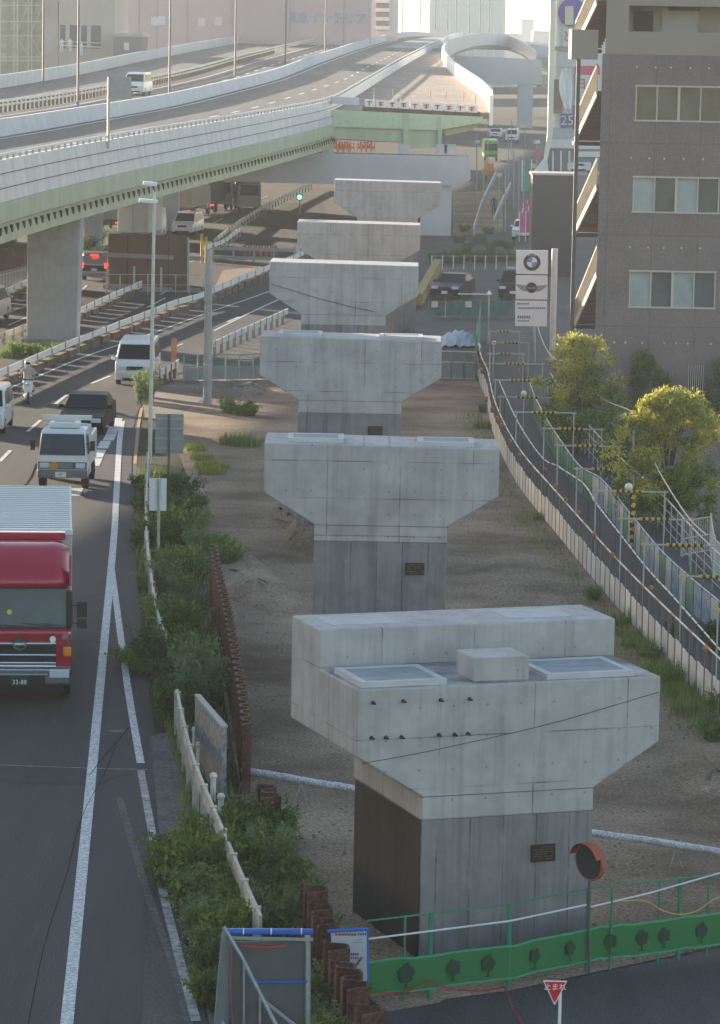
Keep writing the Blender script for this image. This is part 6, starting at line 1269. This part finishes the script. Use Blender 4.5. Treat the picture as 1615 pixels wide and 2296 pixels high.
# ---------------------------------------------------------------- skyline
def block(name, label, u0, u1, vt, Y, depth, m, base=None, cat='building', zt=None):
    a, c = dp(u0, 100, Y), dp(u1, 100, Y); z = zt or dp(u0, vt, Y).z; t = thing(name, label, cat, ((a.x+c.x)/2, Y, 0)); b = MB(); b.box((0, depth/2, z/2), (c.x-a.x, depth, z)); b.build('wall', m, t)
    b = MB(); b.box((0, depth/2, z+.2), (c.x-a.x+.4, depth+.4, .4)); b.build('roof', GREY, t); return t, (lambda u, v, d=0.: dp(u, v, Y+d)-Vector(t.location)), z
PINK = mat('pale_pink_wall', (.50, .36, .36), .8, .06, .25)
t, q, z = block('pink_building', 'large pale pink store building behind the expressway with faded blue lettering', 255, 832, -60, 560, 40, PINK, zt=34)
text('東京インテリア', 1.95, mat('faded_blue', (.16, .32, .52), .6, .1), t, q(732, 42, -.15), ext=.05, sx=.92)
for u in (312, 352, 420, 640, 770):
    b = MB(); a = q(u, 120, -.06); c = q(u, -40, -.06); b.box((a.x, a.y, (a.z+c.z)/2), (.18, .1, c.z-a.z)); b.build('panel_joint', mat('pink_joint', (.36, .27, .28), .8, .1), t)
for u, v in ((347, 48), (363, 46), (452, 50), (490, 48)): p = q(u, v, -.05); b = MB(); b.box((p.x, p.y, p.z), (1.1, .15, 1.3)); b.build('window', mat('faint_window', (.62, .54, .56), .4, .05), t)
b = MB(); a, c = q(528, 0, -.5), q(650, 0, -.5); b.box(((a.x+c.x)/2, a.y-.0, 16), (c.x-a.x, .9, 32)); b.build('bay', mat('rose_wall', (.43, .32, .33), .8, .05, .3), t)
t, q, z = block('beige_building', 'beige panelled building with an open dark balcony, left of the pink store', 132, 257, -60, 440, 25, mat('beige_cladding', (.42, .37, .32), .7, .06, .4, stretch=(4, 1, .2)), zt=32)
b = MB(); a, c = q(136, 56, -.05), q(226, 109, -.05); b.box(((a.x+c.x)/2, a.y, (a.z+c.z)/2), (c.x-a.x, .08, a.z-c.z)); b.build('balcony_opening', mat('opening_dark', (.07, .07, .075), .8, .15), t)
b = MB()
for u in (152, 178, 200): p = q(u, 82, -.1); b.box((p.x, p.y-.03, p.z), (.5, .08, a.z-c.z)); 
b.build('opening_column', mat('opening_col', (.40, .40, .40), .7, .1), t)
b = MB(); p0, p1 = q(136, 102, -.4), q(226, 106, -.4); b.tube([p0, p1], .07, 5); b.tube([p0+Vector((0, 0, .5)), p1+Vector((0, 0, .5))], .05, 5); b.build('balcony_rail', WHITE, t)
for i, u in enumerate((139, 158, 183)):
    p = dp(u, 108, 438.9); b = MB(); b.prism([p+Vector((-.5, 0, -.6)), p+Vector((.5, 0, -.6)), p+Vector((.5, 0, -.75)), p+Vector((-.5, 0, -.75))], (0, 1, 0)); 
    skin_person('person', ('worker in white at the left end of the balcony opening', 'worker in white standing in the middle of the balcony opening', 'worker in white crouching low at the right of the balcony opening')[i], p-Vector((0, 0, .5 if i < 2 else 1.0)), .3*i, J2, E2, mat('white_clothes', (.75, .75, .74), .8, .05), None)
t, q, z = block('dark_annex', 'small dark flat roofed annex between the beige building and pink store', 255, 318, 82, 430, 12, mat('annex_grey', (.13, .13, .145), .7, .1))
p = q(284, 104, -.05); b = MB(); b.box((p.x, p.y, p.z), (.6, .1, .9)); b.build('window', mat('pale_pane', (.45, .47, .5), .3, .1), t)
t, q, z = block('office_block', 'glass office block at the upper left corner behind scaffolding', -60, 98, -60, 450, 25, mat('olive_facade', (.26, .27, .20), .5, .25, .25), zt=30)
b = MB()
for k in range(6):
    for j in range(5): p = q(-50+28*k, -20+38*j, -.06); b.box((p.x, p.y, p.z), (1.1, .1, 1.5))
b.build('window', mat('yellowish_glass', (.34, .34, .24), .25, .3, .3), t)
t = thing('scaffolding', 'pale scaffolding of poles and braces in front of the corner office block', 'scaffolding', dp(50, 100, 446)); q = lambda u, v, d=0.: dp(u, v, 446+d); b = MB()
for u in (2, 32, 40, 64, 72, 96, 98): b.tube([Vector((q(u, 0).x, 446, 8)), q(u, -50)], .09, 4)
for v in (12, 48, 80, 128, 136): b.tube([q(-10, v), q(100, v)], .08, 4)
for u in (36, 68): b.tube([q(u, 80), q(u+30, 130)], .06, 4); b.tube([q(u+28, 12), q(u, 78)], .06, 4)
b.build('frame', mat('pale_scaffold', (.48, .48, .40), .6, .1), t, world=True)
b = MB(); b.prism([q(98, -40, 1), q(130, -40, 1), q(130, 160, 1), q(98, 160, 1)], (0, 8, 0)); tag(b.build('pale_building', mat('pale_wall', (.58, .55, .5), .7, .15, .3)), 'narrow pale building strip between the scaffolding and the beige building', 'building')
t, q, z = block('apartment_block', 'grey apartment block with stacked balconies right of the pink store', 832, 892, -60, 620, 20, mat('hazy_grey_wall', (.45, .46, .48), .7, .06, .3), zt=36)
for j in range(5): p = q(858, -28+20*j, -.1); b = MB(); b.box((p.x, p.y, p.z), (2.2, .3, .9)); b.build('balcony_shadow', mat('balcony_dark', (.16, .17, .19), .7, .1), t); b = MB(); b.box((p.x, p.y-.3, p.z-.8), (2.6, .5, .6)); b.build('balcony', BW, t)
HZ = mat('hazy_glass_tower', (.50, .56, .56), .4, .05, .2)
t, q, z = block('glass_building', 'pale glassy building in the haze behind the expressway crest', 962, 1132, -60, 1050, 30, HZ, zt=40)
b = MB()
for k in range(9): a = q(968+20*k, 60, -.1); b.box((a.x, a.y, 22), (.4, .2, 34))
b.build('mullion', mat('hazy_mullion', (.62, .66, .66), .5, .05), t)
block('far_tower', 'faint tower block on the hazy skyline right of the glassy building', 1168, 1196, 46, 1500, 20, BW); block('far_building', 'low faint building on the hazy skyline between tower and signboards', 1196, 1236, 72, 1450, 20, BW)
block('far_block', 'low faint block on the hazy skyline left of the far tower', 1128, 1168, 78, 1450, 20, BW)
# ---------------------------------------------------------------- plants
GA = leafmat('weed_leaf', (0.090, 0.152, 0.033), (0.155, 0.242, 0.053), (0.252, 0.319, 0.082))
GB = leafmat('dark_leaf', (0.051, 0.100, 0.028), (0.091, 0.155, 0.042), (0.149, 0.221, 0.062))
GP_ = leafmat('pale_leaf', (0.128, 0.201, 0.073), (0.201, 0.282, 0.119), (0.274, 0.328, 0.163))
GY = leafmat('sunlit_yellow_leaf', (0.297, 0.297, 0.045), (0.456, 0.410, 0.064), (0.500, 0.500, 0.103))
GG = leafmat('yellow_green_leaf', (0.125, 0.194, 0.040), (0.194, 0.261, 0.054), (0.297, 0.331, 0.069))
BARK = mat('bark', (.07, .055, .042), .9, .2, 6); STEM = mat('stem', (.07, .09, .035), .8, .2, 6)
def leaf(b, p, d, L, w, rr):
    d = d.normalized(); s = d.cross(Vector((rr.uniform(-1, 1), rr.uniform(-1, 1), rr.uniform(-.3, 1)))); 
    if s.length < .05: s = Vector((1, 0, 0))
    s.normalize(); n = s.cross(d)*L*.12
    b.add([p, p+d*L*.5+s*w/2+n, p+d*L, p+d*L*.5-s*w/2+n], [(0, 1, 2, 3)])
def rdir(rr, up=.3):
    while True:
        v = Vector((rr.uniform(-1, 1), rr.uniform(-1, 1), rr.uniform(-1, 1)))
        if .05 < v.length < 1: v.normalize(); v.z += up; return v
def bush_mesh(name, m, seed, n_stem, h, spread, L, w, per, droop=.2):
    rr = random.Random(seed); b = MB(); b.cur = 1
    for _ in range(n_stem):
        a = rr.uniform(0, 6.28); r = spread*math.sqrt(rr.random())*.55; hh = h*rr.uniform(.45, 1.05); o = Vector((r*math.cos(a), r*math.sin(a), 0)); lean = Vector((math.cos(a), math.sin(a), 0))*spread*rr.uniform(.1, .7)
        P = [o+lean*f*f+Vector((0, 0, hh*(f-droop*f*f*f))) for f in (0, .35, .7, 1)]
        b.cur = 1; b.tube(P, .008, 3, .003, cap=False); b.cur = 0
        for k in range(per):
            f = rr.uniform(.12, 1); i = min(2, int(f*3)); p = P[i].lerp(P[i+1], f*3-i) if i < 3 else P[3]
            leaf(b, p+Vector((rr.uniform(-.05, .05), rr.uniform(-.05, .05), rr.uniform(-.03, .03))), rdir(rr, .25), L*rr.uniform(.6, 1.25), w*rr.uniform(.7, 1.3), rr)
    return b
def grass_mesh(seed, n, h, spread):
    rr = random.Random(seed); b = MB()
    for _ in range(n):
        a = rr.uniform(0, 6.28); r = spread*math.sqrt(rr.random()); o = Vector((r*math.cos(a), r*math.sin(a), 0)); c = rr.uniform(0, 6.28); d = Vector((math.cos(c), math.sin(c), 0)); s = Vector((-d.y, d.x, 0))*rr.uniform(.006, .014); hh = h*rr.uniform(.4, 1.1); be = rr.uniform(.1, .6)*hh
        b.add([o-s, o+s, o+d*be*.35+Vector((0, 0, hh*.6))+s*.8, o+d*be+Vector((0, 0, hh)), o+d*be*.35+Vector((0, 0, hh*.6))-s*.8], [(0, 1, 2, 4), (4, 2, 3)])
    return b
protos = {}
def proto(k, name, mb, mats):
    me = mb.build(name, mats, fix=False); d = me.data; bpy.data.objects.remove(me); protos[k] = d
proto('a', 'weed', bush_mesh('w', GA, 1, 46, 1.0, .75, .15, .06, 26), [GA, STEM]); proto('b', 'weed', bush_mesh('w', GB, 2, 46, 1.0, .75, .13, .055, 28), [GB, STEM])
proto('c', 'weed', bush_mesh('w', GP_, 3, 40, 1.15, .55, .11, .045, 30), [GP_, STEM]); proto('g', 'grass', grass_mesh(4, 260, .42, .6), [GA]); proto('d', 'weed', bush_mesh('w', GA, 6, 36, .95, .85, .19, .05, 24, .45), [GA, STEM])
proto('y', 'grass', grass_mesh(5, 300, .3, .5), [leafmat('sunlit_grass', (0.182, 0.238, 0.036), (0.292, 0.328, 0.055), (0.365, 0.365, 0.092))])
def plant(kind, u, v, s, label, group, name='weed_bush', cat='bush', sz=1.):
    if kind in 'abd' and name == 'weed_bush' and R.random() < .25: kind = 'c'; s *= .85
    p = gp(u, v); o = bpy.data.objects.new(name, protos[kind]); COL.objects.link(o); o.location = p; o.rotation_euler = (0, 0, R.uniform(0, 6.28)); s *= R.uniform(1.0, 1.35); o.scale = (s, s, s*sz*R.uniform(.9, 1.25)); return tag(o, label, cat, group)
G1 = ('leafy green weed clump growing along the guard rail in the upper verge', 'weeds of the upper verge')
for k, u, v, s in [('b', 400, 1120, .9), ('b', 425, 1165, 1.0), ('a', 450, 1190, .8), ('b', 380, 1190, .9), ('a', 400, 1225, 1.0), ('a', 440, 1250, .9), ('a', 475, 1240, .7), ('d', 380, 1275, .9), ('a', 415, 1300, .9), ('a', 455, 1290, .7), ('d', 372, 1335, .9), ('a', 405, 1360, .9), ('b', 350, 1400, .8), ('a', 395, 1430, .9), ('b', 370, 1480, .9), ('a', 405, 1490, .8), ('b', 345, 1500, .7), ('b', 385, 1550, .8), ('b', 400, 1610, .8), ('b', 368, 1590, .6), ('b', 320, 1150, .6), ('b', 316, 1230, .6), ('b', 322, 1320, .6), ('b', 310, 1090, .5), ('a', 500, 1255, .7), ('a', 515, 1270, .6), ('b', 350, 1130, .7), ('b', 355, 1230, .8)]:
    plant(k, u, v, s, *G1)
for k, u, v, s in [('d', 300, 1490, .55), ('d', 325, 1510, .6)]: plant(k, u, v, s, 'low leafy weed spreading over the kerb beside the white line', 'weeds on the kerb')
for k, u, v, s in [('c', 440, 1560, 1.15), ('c', 455, 1590, 1.1), ('c', 432, 1600, .9)]: plant(k, u, v, s, 'pale bushy weed standing above the grey concrete board', 'pale weeds by the board')
G2 = ('dense green weed clump in the lower verge below the concrete board', 'weeds of the lower verge')
for k, u, v, s in [('d', 385, 1930, .7), ('b', 425, 1930, .8), ('a', 470, 1920, .8), ('b', 400, 1990, .8), ('a', 450, 1985, .9), ('d', 380, 1980, .6), ('b', 425, 2050, .8), ('a', 470, 2050, .9), ('d', 500, 1990, .8), ('b', 445, 2110, .8), ('a', 490, 2110, .8), ('a', 540, 1900, .8), ('b', 580, 1890, .9), ('a', 615, 1900, .8), ('d', 560, 1960, .9), ('a', 605, 1970, .9), ('b', 580, 2030, .9), ('d', 620, 2040, .8), ('a', 560, 2090, .8), ('b', 610, 2110, .8), ('a', 530, 2060, .7), ('a', 655, 2090, .7), ('d', 460, 2180, .7), ('b', 490, 2190, .7), ('a', 470, 2250, .6), ('b', 500, 2260, .6), ('d', 640, 1990, .7), ('b', 655, 2060, .7), ('a', 510, 2140, .8), ('d', 525, 1880, .6), ('a', 640, 1880, .6)]:
    plant(k, u, v, s, *G2)
for k, u, v, s in [('a', 735, 2330, .8), ('d', 760, 2370, .8), ('a', 720, 2260, .7), ('b', 745, 2300, .7), ('a', 780, 2420, .8), ('d', 725, 2400, .9), ('b', 700, 2190, .7), ('a', 690, 2140, .7)]: plant(k, u, v, s, 'green weed clump between the grey sheet enclosure and rusty piles', 'weeds by the enclosure')
for k, u, v, s in [('d', 540, 928, .75), ('d', 508, 925, .7), ('a', 560, 932, .5), ('g', 530, 996, .9), ('g', 550, 1000, .8)]: plant(k, u, v, s, 'grassy weed tuft on the soil near the utility pole', 'tufts by the utility pole')
for u, v in [(440, 1010), (452, 1030), (465, 1052), (475, 1062), (485, 1050)]: plant('y', u, v, .8, 'grass tuft coloured yellow green as the sunlit streak of the soil strip', 'sun streak tufts', 'sun_streak_grass_tuft', 'grass')  # yellow green blades paint a streak of sunlight on the strip
for k, u, v, s in [('g', 1090, 960, .7), ('a', 1082, 925, .4), ('g', 1215, 1165, .6), ('a', 1335, 1345, .45), ('g', 1385, 1400, .7), ('a', 1330, 1345, .4), ('g', 1440, 1450, .8), ('a', 1465, 1480, .4), ('g', 1500, 1520, .9), ('a', 1510, 1535, .45), ('g', 1530, 1560, .8), ('a', 1585, 1640, .55), ('d', 1610, 1660, .5), ('g', 1560, 1600, .8), ('g', 1410, 1425, .7), ('g', 1480, 1500, .8), ('g', 1475, 1470, .8), ('a', 1620, 1600, .5)]: plant(k, u, v, s, 'low green weed at the foot of the curving white panel fence', 'weeds by the panel fence')
for k, u, v, s in [('a', 36, 800, .6), ('a', 70, 795, .6), ('g', 100, 796, .9), ('a', 130, 792, .5), ('g', 20, 800, .9), ('b', 205, 548, 1.3), ('b', 220, 552, 1.2), ('a', 196, 560, 1.0)]: plant(k, u, v, s, 'green weed patch at the foot of the expressway columns', 'weeds by the columns')
for u, v, s in [(1505, 1440, .7), (1545, 1330, .8), (1590, 1440, .8), (1610, 1470, .7)]: plant('b', u, v-8, s*.6, 'small dark weed beside the blue and white panels', 'weeds beyond the path')
for u, v in [(322, 905), (330, 900), (326, 890)]: plant('c', u, v, .8, 'pale green sapling at the foot of the tall lamp pole', 'saplings by the lamp pole', 'sapling', 'plant', 1.3)
plant('d', 905, 2215, .3, 'tiny weed by the fence foot below the nearest pier', None)
for u in range(975, 1160, 16): plant('b', u, 590+R.uniform(-6, 4), .8, 'dark hedge bush behind the short white posts', 'hedge behind the white posts', 'hedge_bush', 'hedge', .8)
for u, v in [(1030, 545), (1050, 560), (1075, 548), (1100, 560), (1120, 552), (1140, 560), (1042, 520), (1095, 525)]: plant('b', u, v, .7, 'dim scrubby bush in the waste ground behind the hedge', 'scrub behind the hedge', 'scrub_bush', 'bush', .8)
# grass on the verge: uncountable
rr = random.Random(11); b = MB()
edgeL = smooth(gl([(312, 1060), (300, 1180), (318, 1330), (340, 1480), (360, 1600), (405, 1760), (400, 1900), (400, 2000), (440, 2150), (490, 2300)]), 8); edgeR = smooth(gl([(390, 1060), (420, 1120), (470, 1290), (490, 1480), (500, 1600), (540, 1790), (600, 1900), (660, 2030), (720, 2120), (800, 2290)]), 8)
n = min(len(edgeL), len(edgeR))
for _ in range(9000):
    i = rr.randrange(n-1); p = edgeL[i].lerp(edgeL[i+1], rr.random()).lerp(edgeR[i].lerp(edgeR[i+1], rr.random()), rr.random()**1.2); a = rr.uniform(0, 6.28); d = Vector((math.cos(a), math.sin(a), 0)); s = Vector((-d.y, d.x, 0))*rr.uniform(.008, .018); hh = rr.uniform(.10, .42)
    b.add([p-s, p+s, p+d*hh*.4+Vector((0, 0, hh))], [(0, 1, 2)])
struct(b.build('verge_grass', GA, fix=False), 'stuff', 'short grass covering the dark verge between road and soil')
rr = random.Random(12); b = MB(); fp_ = smooth(gl([(1080, 930), (1110, 1010), (1160, 1105), (1250, 1225), (1400, 1405), (1500, 1530), (1615, 1650)]), 8)
for _ in range(3500):
    i = rr.randrange(len(fp_)-1); p = fp_[i].lerp(fp_[i+1], rr.random())+Vector((-abs(rr.gauss(0, .55)), rr.uniform(-.3, .3), 0)); a = rr.uniform(0, 6.28); d = Vector((math.cos(a), math.sin(a), 0)); s = Vector((-d.y, d.x, 0))*rr.uniform(.008, .016); hh = rr.uniform(.04, .2)
    b.add([p-s, p+s, p+d*hh*.5+Vector((0, 0, hh))], [(0, 1, 2)])
struct(b.build('fence_grass', GA, fix=False), 'stuff', 'thin grass along the foot of the curving panel fence')
rr = random.Random(13); b = MB()
for _ in range(2600):
    p = gp(rr.uniform(520, 1560), rr.uniform(1130, 2150)); r = rr.uniform(.012, .05)
    x = p.x; 
    if p.x < -3.2+(90-p.y)*.05 or p.x > 7.6: continue
    b.add([p+Vector((r, 0, 0)), p+Vector((0, r, 0)), p+Vector((-r, 0, 0)), p+Vector((0, -r, 0)), p+Vector((0, 0, r*.8))], [(0, 1, 4), (1, 2, 4), (2, 3, 4), (3, 0, 4)])
struct(b.build('gravel', mat('stone_grey', (.13, .115, .10), .9, .35, 1.5), fix=False), 'stuff', 'scattered small stones on the bare soil')
# trees
def tree(name, label, u, v, W2, Hh, seed, mats, nleaf=5200, topm=.55, L=.15, trunk=.10, base=.12, cat='tree'):
    rr = random.Random(seed); p = gp(u, v); t = thing(name, label, cat, p); b = MB(); tips = []
    b.tube([(0, 0, -.1), (.05, .02, Hh*.25), (-.04, 0, Hh*.55)], trunk, 7, trunk*.5)
    for i in range(11):
        a = i*2.4+rr.uniform(-.3, .3); z0 = Hh*rr.uniform(.12, .5); r = W2*rr.uniform(.3, .95); z1 = Hh*rr.uniform(.35, .98) if i else Hh*.97; r *= (1 if z1 < Hh*.7 else .55)
        q = Vector((r*math.cos(a), r*math.sin(a), z1)); b.tube([(0, 0, z0), Vector((q.x*.5, q.y*.5, z0+(z1-z0)*.6)), q], trunk*.4, 5, .012); tips.append(q)
    b.build('trunk', BARK, t)
    cl = []
    for i in range(105):
        f = rr.random(); z = Hh*(base+(1-base)*f); a = rr.uniform(0, 6.28); r = W2*(math.sin(math.pi*min(.97, .18+f*.80))**.6)*math.sqrt(rr.random())*(1+.28*math.sin(3*a+seed)+.22*math.sin(7*f+2*a+seed)); cl.append((Vector((r*math.cos(a), r*math.sin(a), z)), rr.uniform(.16, .46)*min(1.3, W2/1.4), z/Hh))
    for q in tips: cl.append((q, rr.uniform(.25, .4), q.z/Hh))
    b = MB(); per = nleaf//len(cl)
    for c, r, f in cl:
        yl = rr.random() < (0 if f < topm-.12 else (f-topm+.35)*1.3)  # upper clumps turn to the second leaf colour, painting sunlight on the crown
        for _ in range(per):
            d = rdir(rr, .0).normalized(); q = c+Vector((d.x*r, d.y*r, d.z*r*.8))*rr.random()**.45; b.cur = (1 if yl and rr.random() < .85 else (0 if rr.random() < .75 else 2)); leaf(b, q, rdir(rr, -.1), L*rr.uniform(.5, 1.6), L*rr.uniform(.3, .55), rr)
    b.build('crown', mats, t, fix=False); return t
TM = [GG, GY, GB]
tree('yellow_green_tree', 'bushy tree with painted sunlit yellow tips right of the dealership sign', 1298, 1015, 1.6, 4.4, 21, TM, 12000, .60)
tree('yellow_green_tree', 'broad tree with a top painted sunlit yellow green in front of the car park wall', 1492, 1185, 1.85, 4.4, 22, TM, 19000, .42)
tree('slim_tree', 'slim tree with a top painted sunlit yellowish between the dealership sign and brown building', 1276, 905, .8, 2.9, 23, TM, 3600, .35)
tree('dark_tree', 'dark green tree at the foot of the brown building left of its lamp', 1442, 935, 1.15, 2.7, 24, [GB, GG, GB], 5000, .8)
tree('dark_tree', 'dark green tree cut off by the right edge before the brown building', 1622, 945, .95, 2.6, 25, [GB, GA, GB], 4000, .9)
tree('shrub', 'olive shrub with painted sunlit orange tips against the brown wall', 1440, 872, .7, 2.0, 26, [leafmat('olive_leaf', (0.092, 0.109, 0.036), (0.146, 0.155, 0.046), (0.238, 0.182, 0.055)), GY, GB], 1500, .5, cat='shrub')
tree('hedge_tree', 'dark bushes filling the gap beneath the two yellow green trees', 1392, 1085, .9, 1.9, 27, [GB, GG, GB], 2600, .9)
tree('hedge_tree', 'dark green bush at the left foot of the bushy tree', 1245, 985, .6, 1.9, 28, [GB, GG, GB], 1600, .9)
tree('far_tree', 'hazy green trees on the skyline beside the curved ramp', 1215, 210, 4.5, 9, 31, [GA, GG, GB], 2500, .9, L=.7, trunk=.3); tree('far_tree', 'hazy tree just left of the white signboard building column', 1222, 160, 6, 11.5, 32, [GA, GG, GB], 2500, .9, L=.8, trunk=.3)
# ---------------------------------------------------------------- air
HD = 0.00027
m = bpy.data.materials.new('haze_air'); m.use_nodes = True; n = m.node_tree.nodes; n.remove(n['Principled BSDF']); pv = n.new('ShaderNodeVolumePrincipled')
pv.inputs['Color'].default_value = (.86, .90, .96, 1); pv.inputs['Density'].default_value = HD; pv.inputs['Anisotropy'].default_value = .1
m.node_tree.links.new(pv.outputs[0], n['Material Output'].inputs['Volume'])
b = MB(); b.box((0, 2500, 24.5), (3400, 5200, 51)); hz = b.build('haze', m); struct(hz, 'stuff')
